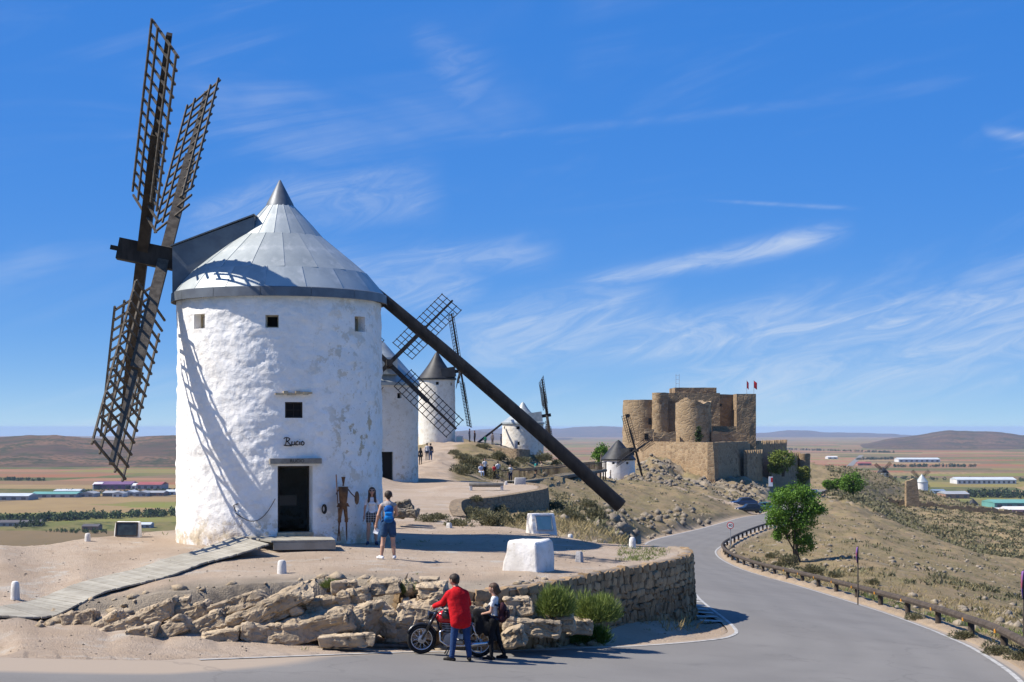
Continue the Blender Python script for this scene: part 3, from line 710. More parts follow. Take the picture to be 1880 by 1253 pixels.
def unwrap_front(C):
    """unit vectors at a tower: towards the camera, and to the right as seen from it"""
    f = Vector((-C.x, -C.y, 0)).normalized(); return f, Vector((-f.y, f.x, 0))
def tower(C, Rb, Rt, z0, z1, openings, nth, nzz, mat, amp, parent, seed=1, wear=None, reveal=.42):
    """round wall with real openings: (angle, z, width, height) each"""
    f, r = unwrap_front(C)
    th = list(np.linspace(-math.pi, math.pi, nth + 1)[:-1]); zs = list(np.linspace(z0, z1, nzz + 1)); op = []
    for a, z, w, h in openings:
        da = w / 2 / Rb; op.append((a - da, a + da, z - h / 2, z + h / 2)); th += [a - da, a + da]; zs += [z - h / 2, z + h / 2]
    def clean(v, e, keep):
        v = sorted(v); out = []
        for x in v:
            if out and x - out[-1] < e:
                if any(abs(x - k) < 1e-9 for k in keep): out[-1] = x
            else: out.append(x)
        return out
    th = clean(th, 2.2 / nth, [q for o in op for q in o[:2]]); zs = clean(zs, .35 * (z1 - z0) / nzz, [q for o in op for q in o[2:]])
    T, Z = np.meshgrid(np.array(th), np.array(zs), indexing='ij')
    rr = Rb + (Rt - Rb) * (Z - z0) / (z1 - z0)
    x, y = np.cos(T) * Rb, np.sin(T) * Rb
    d = fbm(x * 2.6 + 5, y * 2.6, Z * 3.6, oct=4, seed=seed) * amp + fbm(x * .8, y * .8, Z * .8, oct=2, seed=seed + 5) * amp * 1.2
    d = d + np.abs(fbm(x * 6, y * 6, Z * 8, oct=3, seed=seed + 11)) * amp * .8
    for a0, a1, b0, b1 in op:   # keep the jambs straight
        near = np.maximum(np.maximum(a0 - T, T - a1) * Rb, np.maximum(b0 - Z, Z - b1)); d = d * sstep(0.0, .15, near)
    rr = rr + d
    nt, nz = T.shape; V = []
    for i in range(nt):
        for j in range(nz):
            p = C + (f * math.cos(T[i, j]) + r * math.sin(T[i, j])) * rr[i, j]; V.append((p.x, p.y, Z[i, j]))
    def inside(i, j):
        tm = (th[i] + (th[(i + 1) % nt] if i < nt - 1 else math.pi)) / 2; zm = (zs[j] + zs[j + 1]) / 2
        return any(a0 < tm < a1 and b0 < zm < b1 for a0, a1, b0, b1 in op)
    F = []; hole = {}
    for i in range(nt):
        for j in range(nz - 1):
            if inside(i, j): hole[(i, j)] = 1; continue
            i2 = (i + 1) % nt; F.append((i * nz + j, i2 * nz + j, i2 * nz + j + 1, i * nz + j + 1))
    inner = {}
    def inn(i, j):
        i %= nt
        if (i, j) not in inner:
            p = C + (f * math.cos(th[i]) + r * math.sin(th[i])) * (Rb - reveal); inner[(i, j)] = len(V); V.append((p.x, p.y, zs[j]))
        return inner[(i, j)]
    for (i, j) in hole:
        i2 = (i + 1) % nt
        for nb, a, c in (((i - 1, j), (i, j), (i, j + 1)), ((i + 1, j), (i + 1, j + 1), (i + 1, j)), ((i, j - 1), (i + 1, j), (i, j)), ((i, j + 1), (i, j + 1), (i + 1, j + 1))):
            if nb not in hole: F.append(((a[0] % nt) * nz + a[1], (c[0] % nt) * nz + c[1], inn(*c), inn(*a)))
    me = bpy.data.meshes.new('wall'); me.from_pydata(V, [], F); me.materials.append(mat)
    me.polygons.foreach_set('use_smooth', [True] * len(me.polygons)); me.set_sharp_from_angle(angle=R(60))
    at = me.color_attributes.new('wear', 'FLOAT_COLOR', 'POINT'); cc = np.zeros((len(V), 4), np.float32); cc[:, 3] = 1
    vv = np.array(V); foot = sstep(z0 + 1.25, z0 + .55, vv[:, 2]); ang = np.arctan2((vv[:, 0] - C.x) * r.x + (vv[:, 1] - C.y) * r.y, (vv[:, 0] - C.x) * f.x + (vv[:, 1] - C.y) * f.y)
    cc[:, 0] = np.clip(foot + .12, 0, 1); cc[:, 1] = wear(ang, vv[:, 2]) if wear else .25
    at.data.foreach_set('color', cc.ravel()); me.update()
    return link(me, 'wall', parent)

def cone_panels(parent, C, prof, n, mat, turn=0.0, name='roof_panel', sub=4, lap=.03):
    """overlapping metal sheets: each sheet of each course is a piece of its own, sharing one mesh per course"""
    for k, ((r0, z0), (r1, z1)) in enumerate(zip(prof[:-1], prof[1:])):
        mb = MB(); da = 2 * math.pi / n; g = .006 / r0; dl = Vector((r1 - r0, 0, z1 - z0)).normalized(); nrm = Vector((-dl.z, 0, dl.x)) * -1
        if nrm.z < 0: nrm = -nrm
        vs = []; S = 3
        for lay in (0.0, -.014):
            for j in range(S + 1):
                t = j / S; rad = r0 + (r1 - r0) * t; zz = z0 + (z1 - z0) * t
                lift = lay + .012 * (1 - t)
                for i in range(sub + 1):
                    a = -da / 2 - .0 + (da + .004) * i / sub
                    rim = .012 if i == sub else 0
                    vs.append(((rad + nrm.x * (lift + rim)) * math.cos(a), (rad + nrm.x * (lift + rim)) * math.sin(a), zz + nrm.z * (lift + rim) - (lap if j == 0 else 0) * abs(dl.z)))
        w = sub + 1; o = (S + 1) * w; fs = []
        for j in range(S):
            for i in range(sub):
                a = j * w + i; fs.append((a, a + 1, a + w + 1, a + w)); fs.append((o + a, o + a + w, o + a + w + 1, o + a + 1))
        for i in range(sub): fs.append((i, o + i, o + i + 1, i + 1)); b = S * w + i; fs.append((b, b + 1, o + b + 1, o + b))
        for j in range(S): a = j * w; fs.append((a, a + w, o + a + w, o + a)); b = a + sub; fs.append((b, o + b, o + b + w, b + w))
        mb.add(vs, fs); me = mesh_of(mb, name, mat, 40)
        for i in range(n):
            place(me, name, parent, Matrix.Translation((C.x, C.y, 0)) @ Matrix.Rotation(turn + (i + .5 * (k % 2)) * da, 4, 'Z'))

def frame_of(n):
    n = Vector(n).normalized(); w = (Vector((0, 0, 1)) - n * n.z).normalized(); u = n.cross(w).normalized(); return n, w, u
def sail(parent, hub, e, n, sense, L, pieces=True, mats=None, pitch=32, width=1.66, r0=1.5, cell=.42, scale=1.0, s0=.40, s1=.15, thick=1.0, rw=2, ragged=True):
    """one sail: tapered stock carrying a lattice of laths"""
    ms, ml = mats; e = Vector(e).normalized(); t = n.cross(e).normalized() * sense; b = (t * math.cos(R(pitch)) + n * math.sin(R(pitch))).normalized(); up = e.cross(b).normalized()
    mb = MB(); mb.bar(hub - e * .1, hub + e * (L * .58), s0, s0 * .8, n); mb.bar(hub + e * (L * .40) + up * .03, hub + e * L, s0 * .62, s0 * .55, n, 0, s1, s1)
    st = mb.build('sail', ms, parent)
    nb = int((L - .12 - r0) / cell); lw = .055 * thick
    if pieces:
        cb = MB(); cb.box((0, 0, 0), (width + .10, lw * 1.1, lw)); cme = mesh_of(cb, 'cross_lath', ml)
        for k in range(nb + 1):
            p = hub + e * (L - .14 - k * cell) + up * .09
            M = Matrix((b, e, -up)).transposed().to_4x4(); M.translation = p
            o = place(cme, 'cross_lath', None, M); o.parent = st
        for q in range(-rw, rw + 1):
            if q == 0: continue
            sh = (1.3 if q < 0 else 0.35) if ragged else 0
            lb = MB(); lb.bar((0, 0, 0), (0, L - .05 - r0 - sh * .6, 0), lw, lw, (0, 0, 1)); lme = mesh_of(lb, 'long_lath', ml)
            M = Matrix((b, e, -up)).transposed().to_4x4(); M.translation = hub + e * (r0 + sh * .6) + b * (q * width / (2 * rw)) + up * (.09 + lw)
            o = place(lme, 'long_lath', None, M); o.parent = st
    else:
        mb = MB()
        for k in range(nb + 1): c = hub + e * (L - .14 - k * cell) + up * .1; mb.bar(c - b * width / 2, c + b * width / 2, lw, lw, up)
        for q in range(-rw, rw + 1):
            if q: mb.bar(hub + e * r0 + b * (q * width / (2 * rw)) + up * .1, hub + e * L + b * (q * width / (2 * rw)) + up * .1, lw, lw, up)
        mb.build('lattice', ml, st)
    return st

# ---- the large mill in front
MC = P(514, 785, 61.0); MC.z = 0
mill = root('windmill', (MC.x, MC.y, -3.35), 'large white windmill in front with grey conical roof and sails at its left', 'windmill', 'windmills along the ridge')
MR = 3.06
def ang_of(px): return math.asin(max(-1, min(1, (px - 514) / 61.0 / 3.08)))
A_DOOR, A_WIN = ang_of(540.5), ang_of(538)
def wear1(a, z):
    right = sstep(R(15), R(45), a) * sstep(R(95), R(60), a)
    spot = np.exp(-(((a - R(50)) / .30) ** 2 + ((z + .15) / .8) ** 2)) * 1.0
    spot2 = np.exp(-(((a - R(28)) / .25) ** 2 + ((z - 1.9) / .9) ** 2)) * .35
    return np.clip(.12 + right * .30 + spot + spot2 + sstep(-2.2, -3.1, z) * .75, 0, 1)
OPEN1 = [(ang_of(372), 3.04, .50, .42), (ang_of(500), 2.99, .38, .36), (ang_of(657), 3.00, .50, .44), (A_WIN, .49, .50, .45), (A_DOOR, -2.05, 1.0, 1.92), (math.pi - .4, 3.0, .4, .4), (-2.0, 3.0, .4, .4), (2.0, 3.0, .4, .4)]
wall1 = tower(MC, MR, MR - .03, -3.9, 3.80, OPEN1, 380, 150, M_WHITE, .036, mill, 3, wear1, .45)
cone_o = MB(); cone_o.lathe([(3.14, 3.93), (2.60, 4.585), (1.26, 5.695), (.37, 6.66), (0.0, 6.7)], 64, MC).build('roof', M_ZINC, mill, True)
roof1 = bpy.data.objects[-1] if False else mill.children[-1]
cone_panels(roof1, MC, [(3.17, 3.95), (2.63, 4.60), (1.285, 5.71), (.39, 6.68)], 17, M_ZINC, .1)
MB().lathe([(.43, 6.64), (.40, 6.72), (.03, 7.43), (0.0, 7.45)], 24, MC).build('finial', M_ZINC_D, mill, True)
# drip skirt: bent sheets
for k in range(14):
    a0, a1 = 2 * math.pi * k / 14 + .2, 2 * math.pi * (k + 1) / 14 + .2
    MB().lathe([(3.155, 3.98), (3.20, 3.96), (3.215, 3.70), (3.19, 3.70), (3.16, 3.95)], 8, MC, 0, None, a0, a1 - .004).build('eave_strip', M_ZINC_D, mill, 40)
MB().lathe([(3.19, 3.71), (2.6, 3.76)], 64, MC).build('soffit', M_TIMBER, mill, True)
f1, r1 = unwrap_front(MC)
def on_wall(a, z, d=0.0, rad=None):
    rad = MR if rad is None else rad
    return MC + (f1 * math.cos(a) + r1 * math.sin(a)) * (rad + d) + Vector((0, 0, z))
def wall_frame(a):
    """axes at a point of the wall: right, up, out"""
    out = f1 * math.cos(a) + r1 * math.sin(a); return Vector((-out.y, out.x, 0)), Vector((0, 0, 1)), out
def wbox(mb, a, z, d, w, h, t, m=0, dx=0):
    x, y, o = wall_frame(a); c = on_wall(a, z, d) + x * dx
    mb.box(c, (w, t, h), Matrix((x, -o, y)).transposed(), m)
# shutters and frames
for a, z, w, h in OPEN1[:3]:
    fr = MB()
    for sx in (-1, 1): wbox(fr, a, z, -.30, .05, h, .06, 0, sx * (w / 2 - .022))
    for sz in (-1, 1): wbox(fr, a, z + sz * (h / 2 - .02), -.30, w - .1, .04, .06)
    wf = fr.build('window', M_OCHRE, mill)
    pn = MB(); wbox(pn, a, z, -.46, w - .04, h - .04, .02); pn.build('pane', M_DARK, wf)
fr = MB(); a, z, w, h = OPEN1[3]
for sx in (-1, 0, 1): wbox(fr, a, z, -.08, .045 if sx else .022, h, .05, 0, sx * (w / 2 - .02))
for sz in (-1, 0, 1): wbox(fr, a, z + sz * (h / 2 - .02), -.08, w - .08, .04 if sz else .02, .04)
wf = fr.build('window', M_TIMBER, mill); pn = MB(); wbox(pn, a, z, -.12, w - .04, h - .04, .015); pn.build('pane', M_DARK, wf)
led = MB()
random.seed(4)
for k in range(9):
    wbox(led, A_WIN - .005, z + .46 + random.uniform(-.02, .03), .05, .125, random.uniform(.05, .10), random.uniform(.09, .16), 0, -.46 + k * .115)
led.build('broken_ledge', M_OCHRE, mill)['label'] = 'crumbling stone ledge above the barred window'
lin = MB(); wbox(lin, A_DOOR, -.95, -.04, 1.46, .15, .34); lint = lin.build('door_lintel', material('grey_lintel', (.27, .245, .205), .9, (.19, .17, .14), 6, 6, .4, 22), mill)
jm = MB()
for sx in (-1, 1): wbox(jm, A_DOOR, -2.05, -.38, .09, 1.90, .08, 0, sx * .45)
wbox(jm, A_DOOR, -1.12, -.38, .80, .07, .08); jm.build('door_frame', M_TIMBER, mill)
th_ = MB(); wbox(th_, A_DOOR, -3.02, -.20, 1.02, .10, .5); th_.build('threshold', M_OCHRE, mill)
inn = MB(); wbox(inn, A_DOOR, -2.15, -1.9, .55, .30, .02, 0, .05); inn.build('notice_board', material('dim_notice', (.25, .23, .2)), mill)
# the name in bent iron, and cut into the lintel
def stroke(mb, pts, a, z, w, h, rad=.018, d=.05):
    P3 = []
    x, y, o = wall_frame(a)
    for u, v in catmull(np.array(pts, float), 5): P3.append(on_wall(a, z, d) + x * (u * w) + y * (v * h))
    mb.tube(P3, rad, 6)
nm = MB(); LW, LH = .60, .25; a0 = ang_of(537.5)
for pts in ([(-.40, -.38), (-.36, .0), (-.34, .38)], [(-.47, .30), (-.42, .42), (-.30, .44), (-.20, .30), (-.26, .08), (-.36, .02), (-.28, -.05), (-.20, -.30), (-.12, -.40), (-.05, -.34)],
            [(-.08, .02), (-.10, -.25), (-.04, -.40), (.03, -.25), (.04, .02), (.04, -.30), (.08, -.40)], [(.21, -.02), (.15, .02), (.10, -.18), (.13, -.38), (.22, -.34)],
            [(.27, .0), (.27, -.30), (.30, -.40)], [(.27, .22), (.275, .25)], [(.40, .02), (.34, -.15), (.37, -.38), (.45, -.36), (.48, -.15), (.42, .0), (.40, .02)], [(-.47, -.36), (-.40, -.45), (-.10, -.48)]):
    stroke(nm, pts, a0, -.40, LW, LH)
nm.build('name_lettering', M_IRON, mill)['label'] = 'name Rucio in curled iron letters'
def text_mesh(txt, size, M, mat, name, parent, ext=.004, font_shear=0.0, align='CENTER'):
    cu = bpy.data.curves.new(name, 'FONT'); cu.body = txt; cu.size = size; cu.extrude = ext; cu.align_x = align; cu.align_y = 'CENTER'; cu.shear = font_shear
    o = bpy.data.objects.new(name, cu); COL.objects.link(o)
    me = bpy.data.meshes.new_from_object(o); bpy.data.objects.remove(o); me.materials.append(mat) if not me.materials else None
    me.materials.clear(); me.materials.append(mat)
    return place(me, name, parent, M)
x, y, o = wall_frame(A_DOOR + .01)
M = Matrix((x, y, o)).transposed().to_4x4(); M.translation = on_wall(A_DOOR + .01, -.95, .134)
t_ = text_mesh('RUCIO', .13, M, M_TIMBER, 'carved_name', None); t_.parent = mill; t_.matrix_basis = Matrix.Translation(-WORLD[mill.name]) @ M
# chain and a coil of rope on the wall
ch = MB(); pts = [on_wall(ang_of(440 + 66 * t), -2.42 - .28 * math.sin(math.pi * t * .9) + .50 * t ** 3, .06) for t in np.linspace(0, 1, 12)]
ch.tube(pts, .012, 6); ch.tube([on_wall(ang_of(440), -2.38, .06), on_wall(ang_of(436), -2.2, .06), on_wall(ang_of(444), -2.15, .06)], .016, 6); ch.build('rope', M_OLDWOOD, mill)
co = MB(); cc_ = on_wall(ang_of(588), -2.32, .06); x, y, o = wall_frame(ang_of(588))
for k in range(3): co.tube([cc_ + x * math.cos(t) * (.045 + .012 * k) + y * math.sin(t) * (.09 + .02 * k) + o * .02 * k for t in np.linspace(0, 6.3, 16)], .016, 6)
co.build('rope_coil', M_IRON, mill)
# windshaft housing on the cap
hs = MB(); y0, y1 = MC.y - .95, MC.y + .75
xa, xb = -10.02, -7.6
hs.add([(xa, y0, 3.75), (xa, y1, 3.75), (xa, y1, 5.30), (xa, y0, 5.33), (xb, y0, 3.75), (xb, y1, 3.75), (xb, y1, 6.22), (xb, y0, 6.22)],
       [(0, 1, 2, 3), (4, 7, 6, 5), (0, 3, 7, 4), (1, 5, 6, 2), (0, 4, 5, 1)], 0)
hs.add([(xa - .05, y0 - .05, 5.33), (xa - .05, y1 + .05, 5.33), (xb, y1 + .05, 6.26), (xb, y0 - .05, 6.26), (xa - .05, y0 - .05, 5.37), (xa - .05, y1 + .05, 5.37), (xb, y1 + .05, 6.30), (xb, y0 - .05, 6.30)],
       [(0, 1, 2, 3), (4, 7, 6, 5), (0, 4, 5, 1), (3, 2, 6, 7), (0, 3, 7, 4), (1, 5, 6, 2)], 0)
hs.build('shaft_housing', M_ZINC_D, mill)
# windshaft and sails
N1, W1, U1 = frame_of((-.968, -.166, .188))
if U1.y > 0: U1 = -U1
HA = P(262, 466, 61.9); HB = HA - N1 * .64
shf = MB(); shf.bar(HA + N1 * .72, HA - N1 * 1.35, .60, .62, W1); shf.bar(HA - N1 * 1.3, HA - N1 * 3.4, .50, .50, W1); shf.bar(HA + N1 * .7, HA + N1 * .95, .13, .13, W1)
shaft1 = shf.build('windshaft', M_TIMBER, mill)
def arm_dir(deg, near): return W1 * math.cos(R(deg)) + U1 * math.sin(R(deg)) * (1 if near else -1)
for hub, deg, near, sg, L, ms in ((HA, 45, True, 1, 7.55, (M_TIMBER, M_OLDWOOD)), (HA, 45, True, -1, 7.4, (M_TIMBER, M_OLDWOOD)), (HB, 38, False, 1, 7.65, (M_OLDWOOD, M_OLDWOOD)), (HB, 38, False, -1, 7.75, (M_OLDWOOD, M_OLDWOOD))):
    sail(mill, hub, arm_dir(deg, near) * sg, N1, 1, L, True, ms)
# tail pole
tp = MB(); a_, b_ = P(640, 497, 60.6), P(1140, 930, 59.8)
tp.tube([a_ + (b_ - a_) * t + Vector((0, 0, .10 * math.sin(math.pi * t))) for t in np.linspace(0, 1, 14)], [.17 + .05 * t for t in np.linspace(0, 1, 14)], 9)
tp.build('tail_pole', M_TIMBER, mill, 50)

# ---- the other mills
def small_mill(px, s, R_, ybase, yeave, yapex, label, roofm, wallm, opens=(), concave=.0, hub=None, n=None, arms=(), L=7.0, tail=None, pieces=False, seed=1, nseg=72, thick=1.0, mats=None, wear=None, skirt=.22, sink=1.2, housing=True, shaft_w=.45, pitch=24, swidth=1.66):
    C = P(px, YH, s); C.z = 0; z0, z1, z2 = (YH - ybase) / s, (YH - yeave) / s, (YH - yapex) / s
    o = root('windmill', (C.x, C.y, z0), label, 'windmill', 'windmills along the ridge')
    f, r = unwrap_front(C); ops = []
    for (wx, wy, w, h) in opens:
        ops.append((math.asin(max(-.97, min(.97, (wx - px) / s / R_))), (YH - wy) / s, w, h))
    tower(C, R_, R_ - .03, z0 - sink, z1 + .1, ops, nseg, max(16, nseg // 2), wallm, .03, o, seed, wear, .35)
    for a, z, w, h in ops:
        x = f * math.cos(a) + r * math.sin(a); p = C + x * (R_ - .30); q = MB(); q.box((p.x, p.y, z), (w * 1.1, .05, h * 1.1), Matrix((Vector((-x.y, x.x, 0)), -x, Vector((0, 0, 1)))).transposed()); q.build('window', M_DARK, o)
    Re = R_ + .14; prof = []
    for k in range(9):
        t = k / 8; prof.append((Re * (1 - t) - concave * Re * math.sin(math.pi * t) * .5 * (1 + .4 * (1 - t)) + .02, z1 + (z2 - z1) * t))
    rf = MB().lathe([(Re - .2, z1 + .02), (Re + .02, z1 - .02), (Re + .03, z1 + skirt)] + [(p[0], p[1] + skirt * .9) for p in prof[:-1]] + [(0, z2)], 40, C).build('roof', roofm, o, 50)
    if hub:
        n, w, u = frame_of(n); H = P(*hub)
        sh = MB(); sh.bar(H + n * .5, H - n * 2.2, shaft_w, shaft_w, w); sh.build('windshaft', M_TIMBER, o)
        if housing:
            hb = MB(); e = H - n * .75; q = H - n * 2.6; side = n.cross(Vector((0, 0, 1))).normalized()
            hb.bar(e, q, 1.5, 1.3, (0, 0, 1)); hb.build('shaft_housing', roofm, o)
        for k, (deg, ln) in enumerate(arms):
            e = w * math.cos(R(deg)) + u * math.sin(R(deg)); sail(o, H - n * .12 * (k % 2), e, n, -1, ln, pieces, mats or (M_TIMBER, M_TIMBER), thick=thick, s0=.30, pitch=pitch, width=swidth, ragged=False)
    if tail: t = MB(); t.tube([P(*tail[0]), P(*tail[1])], [.15, .17], 7); t.build('tail_pole', M_TIMBER, o)
    return o
def wear2(a, z): return np.clip(.45 + .5 * sstep(-2, -4, z), 0, 1)
mill2 = small_mill(695, 23.6, 3.08, 886, 709, 622, 'cream windmill half hidden behind the large one, lattice sails facing us', M_ZINC, M_CREAM, [(710, 856, 1.0, 2.3), (757, 672, .01, .01)] [:1] + [(733, 728, .4, .4)], .0,
                   (714, 668, 24.3), (.19, -.965, .17), [(45, 7.1), (135, 7.35), (225, 7.1), (315, 7.1)], 7.2, None, True, 21, 150, .9, None, wear2, pitch=14, swidth=2.0)
small_mill(802, 13.5, 2.5, 813, 698, 646, 'white windmill with black curved cap standing on the crest', M_BLACKROOF, M_CREAM, [(803, 705, .4, .4), (829, 706, .4, .4)], .12,
           (846, 681, 13.6), (.985, -.03, .15), [(14, 7.9), (104, 7.6), (194, 7.9), (284, 7.4)], 7.6, None, False, 31, 110, 1.0, None, wear2)
small_mill(960, 13.0, 2.93, 842, 779, 738, 'squat white windmill with pale peaked roof behind the dark pole', M_ZINC, M_CREAM, [(951, 786, .5, .45), (926, 786, .4, .4), (950, 814, .6, .5)], .26,
           (1005, 763, 13.2), (.985, -.04, .14), [(38, 6.3), (128, 6.2), (218, 6.3), (308, 6.2)], 6.2, ((921, 779, 13.1), (866, 822, 13.6)), False, 41, 110, 1.0, None, wear2)
small_mill(1135.5, 10.5, 2.9, 888, 845, 808, 'small white windmill with smooth black cone below the castle', M_BLACKROOF, M_WHITE, [(1126, 850, .5, .4), (1152, 850, .5, .4)], .0,
           (1167, 828, 10.7), (.80, -.58, .12), [(18, 6.6), (108, 6.4), (198, 6.2), (288, 6.5)], 6.5, None, False, 51, 90, 1.0)
small_mill(1692.5, 4.0, 2.75, 899, 886, 871, 'tiny white windmill with pale roof below the ruined wall', M_ZINC, M_WHITE, [], .05, (1690, 880, 3.97), (.1, .98, .12), [(45, 5.6), (135, 5.6), (225, 5.6), (315, 5.6)], 6, None, False, 61, 40, 1.6, None, None, .2, 4.0)
small_mill(1621, 3.7, 2.7, 885, 868, 858, 'far dark capped windmill with V-shaped sails sunk behind the hill', M_BLACKROOF, M_CREAM, [], 0, (1622, 865, 3.71), (.1, .98, .1), [(40, 5.4), (130, 5.4), (220, 5.4), (310, 5.4)], 6, None, False, 71, 40, 2.2, None, None, .2, 5.0)
small_mill(1786, 3.75, 2.7, 945, 927, 916, 'far windmill showing only its dark cap above the shoulder of the hill', M_BLACKROOF, M_CREAM, [], 0, None, None, (), 0, None, False, 81, 40, 1, None, None, .2, 6.0)

# ------------------------------------------------------------------ stone, rocks, walls
def stone_material(name, cols, scale, mortar, bump=.6, stretch=(1, 1, 1.5), mort_w=.06, patch=None):
    """rubble masonry too far off to lay stone by stone"""
    m = bpy.data.materials.new(name); m.use_nodes = True; nt = m.node_tree; N, L = nt.nodes, nt.links
    b = N['Principled BSDF']; b.inputs['Roughness'].default_value = .95; b.inputs['Specular IOR Level'].default_value = .1
    geo = N.new('ShaderNodeNewGeometry'); mp = N.new('ShaderNodeMapping'); mp.inputs['Scale'].default_value = stretch; L.new(geo.outputs['Position'], mp.inputs[0])
    def nz(sc, det=6, rgh=.6, v=None):
        n = N.new('ShaderNodeTexNoise'); n.inputs['Scale'].default_value = sc; n.inputs['Detail'].default_value = det; n.inputs['Roughness'].default_value = rgh; L.new(v or geo.outputs['Position'], n.inputs['Vector']); return n.outputs['Fac']
    def rmp(v, a, c):
        n = N.new('ShaderNodeMapRange'); n.interpolation_type = 'SMOOTHSTEP'; L.new(v, n.inputs[0]); n.inputs[1].default_value = a; n.inputs[2].default_value = c; return n.outputs[0]
    def mix(f, a, c):
        n = N.new('ShaderNodeMix'); n.data_type = 'RGBA'
        if isinstance(f, float): n.inputs['Factor'].default_value = f
        else: L.new(f, n.inputs['Factor'])
        for k, v in (('A', a), ('B', c)):
            if isinstance(v, tuple): n.inputs[k].default_value = v + (1,)
            else: L.new(v, n.inputs[k])
        return n.outputs['Result']
    vo = N.new('ShaderNodeTexVoronoi'); vo.inputs['Scale'].default_value = scale; L.new(mp.outputs[0], vo.inputs['Vector'])
    ve = N.new('ShaderNodeTexVoronoi'); ve.feature = 'DISTANCE_TO_EDGE'; ve.inputs['Scale'].default_value = scale; L.new(mp.outputs[0], ve.inputs['Vector'])
    sc = N.new('ShaderNodeSeparateColor'); L.new(vo.outputs['Color'], sc.inputs[0])
    cr = N.new('ShaderNodeValToRGB'); e = cr.color_ramp.elements; e[0].color = cols[0] + (1,); e[1].color = cols[-1] + (1,)
    for i, c in enumerate(cols[1:-1]): x = e.new((i + 1) / (len(cols) - 1)); x.color = c + (1,)
    L.new(sc.outputs[0], cr.inputs[0])
    col = mix(rmp(nz(.12, 5), .42, .62), cr.outputs[0], tuple(.5 * (a + c) for a, c in zip(cols[0], cols[-1])))
    col = mix(rmp(ve.outputs['Distance'], mort_w, 0.0), col, mortar)
    col = mix(rmp(nz(.35, 7, .7), .58, .70), col, patch or tuple(c * .62 for c in cols[0]))
    L.new(col, b.inputs['Base Color'])
    bn = N.new('ShaderNodeBump'); bn.inputs['Strength'].default_value = bump; bn.inputs['Distance'].default_value = .12
    ad = N.new('ShaderNodeMath'); ad.operation = 'ADD'; L.new(rmp(ve.outputs['Distance'], 0, mort_w * 2.2), ad.inputs[0]); L.new(nz(scale * 2.5, 5, .7), ad.inputs[1])
    L.new(ad.outputs[0], bn.inputs['Height']); L.new(bn.outputs[0], b.inputs['Normal'])
    return m
M_STONE = material('field_stone', (.36, .245, .135), .92, (.23, .16, .095), 3.2, 7, .6, 14, .15, var2=(.46, .335, .20), scale2=1.7, lo2=.52, hi2=.7, obj_rand=.32, bdist=.04)
M_MORTAR = material('lime_mortar', (.20, .16, .115), .95, (.13, .105, .08), 6, 5, .5, 30)
M_ROCK = material('outcrop_rock', (.46, .365, .25), .93, (.33, .258, .175), 1.4, 9, .8, 9, .12, var2=(.11, .092, .072), scale2=3.0, lo2=.565, hi2=.66, obj_rand=.12, bdist=.06, coords='Object')
M_ROCK_G = material('grey_rock', (.245, .205, .155), .93, (.165, .14, .11), 1.6, 8, .6, 9, .12, var2=(.31, .265, .20), scale2=3, obj_rand=.15, bdist=.05)
M_WALL2 = stone_material('rubble_wall', [(.19, .14, .09), (.29, .22, .145), (.23, .17, .115), (.33, .25, .16)], 2.6, (.13, .11, .085))

# a stone, in ten variants
random.seed(11)
def rough_block(seed, sub=1, jit=.16, rnd=.55):
    bm = bmesh.new(); bmesh.ops.create_cube(bm, size=1.0); bmesh.ops.subdivide_edges(bm, edges=bm.edges[:], cuts=sub, use_grid_fill=True)
    rg = random.Random(seed)
    for v in bm.verts:
        l = v.co.length; tgt = .5 / max(abs(v.co.x), abs(v.co.y), abs(v.co.z), 1e-6)
        sph = v.co.normalized() * .60; v.co = v.co.lerp(sph, rnd * .6)
        v.co += Vector((rg.uniform(-1, 1), rg.uniform(-1, 1), rg.uniform(-1, 1))) * jit * .5
    me = bpy.data.meshes.new('stone'); bm.to_mesh(me); bm.free(); me.materials.append(M_STONE)
    me.polygons.foreach_set('use_smooth', [True] * len(me.polygons)); me.set_sharp_from_angle(angle=R(38)); return me
STONES = [rough_block(i, 2 if i < 4 else 1) for i in range(10)]

rw = root('retaining_wall', tuple(pz(1240, 1140, -5.3)), 'tall rubble stone retaining wall curving round the terrace beside the road', 'wall')
front = [pz(*a) for a in RIM_PX[8:18]]
wp = catmull([(p.x, p.y, p.z) for p in front], 14)
seg = np.r_[0, np.cumsum(np.hypot(np.diff(wp[:, 0]), np.diff(wp[:, 1])))]
def wall_at(t):
    x = np.interp(t, seg, wp[:, 0]); y = np.interp(t, seg, wp[:, 1]); z = np.interp(t, seg, wp[:, 2])
    x2 = np.interp(t + .1, seg, wp[:, 0]); y2 = np.interp(t + .1, seg, wp[:, 1]); x1 = np.interp(t - .1, seg, wp[:, 0]); y1 = np.interp(t - .1, seg, wp[:, 1])
    d = Vector((x2 - x1, y2 - y1, 0)).normalized(); return Vector((x, y, z)), d, Vector((d.y, -d.x, 0))
core = MB(); nn_ = 60; vs = []; fs = []
for k in range(nn_ + 1):
    p, d, o_ = wall_at(seg[-1] * k / nn_); zb = gz0(p.x + o_.x * .6, p.y + o_.y * .6) - .3
    h = p.z - zb
    vs += [(p.x + o_.x * .175, p.y + o_.y * .175, zb), (p.x + o_.x * .035, p.y + o_.y * .035, p.z - .03), (p.x - o_.x * .35, p.y - o_.y * .35, p.z - .03)]
    if k: b_ = (k - 1) * 3; fs += [(b_, b_ + 3, b_ + 4, b_ + 1), (b_ + 1, b_ + 4, b_ + 5, b_ + 2)]
core.add(vs, fs).build('mortar_core', M_MORTAR, rw)
extra = MB(); rgs = random.Random(5); cnt = 0
zmax = max(p[2] for p in wp); course = 0; zc = zmax + .02
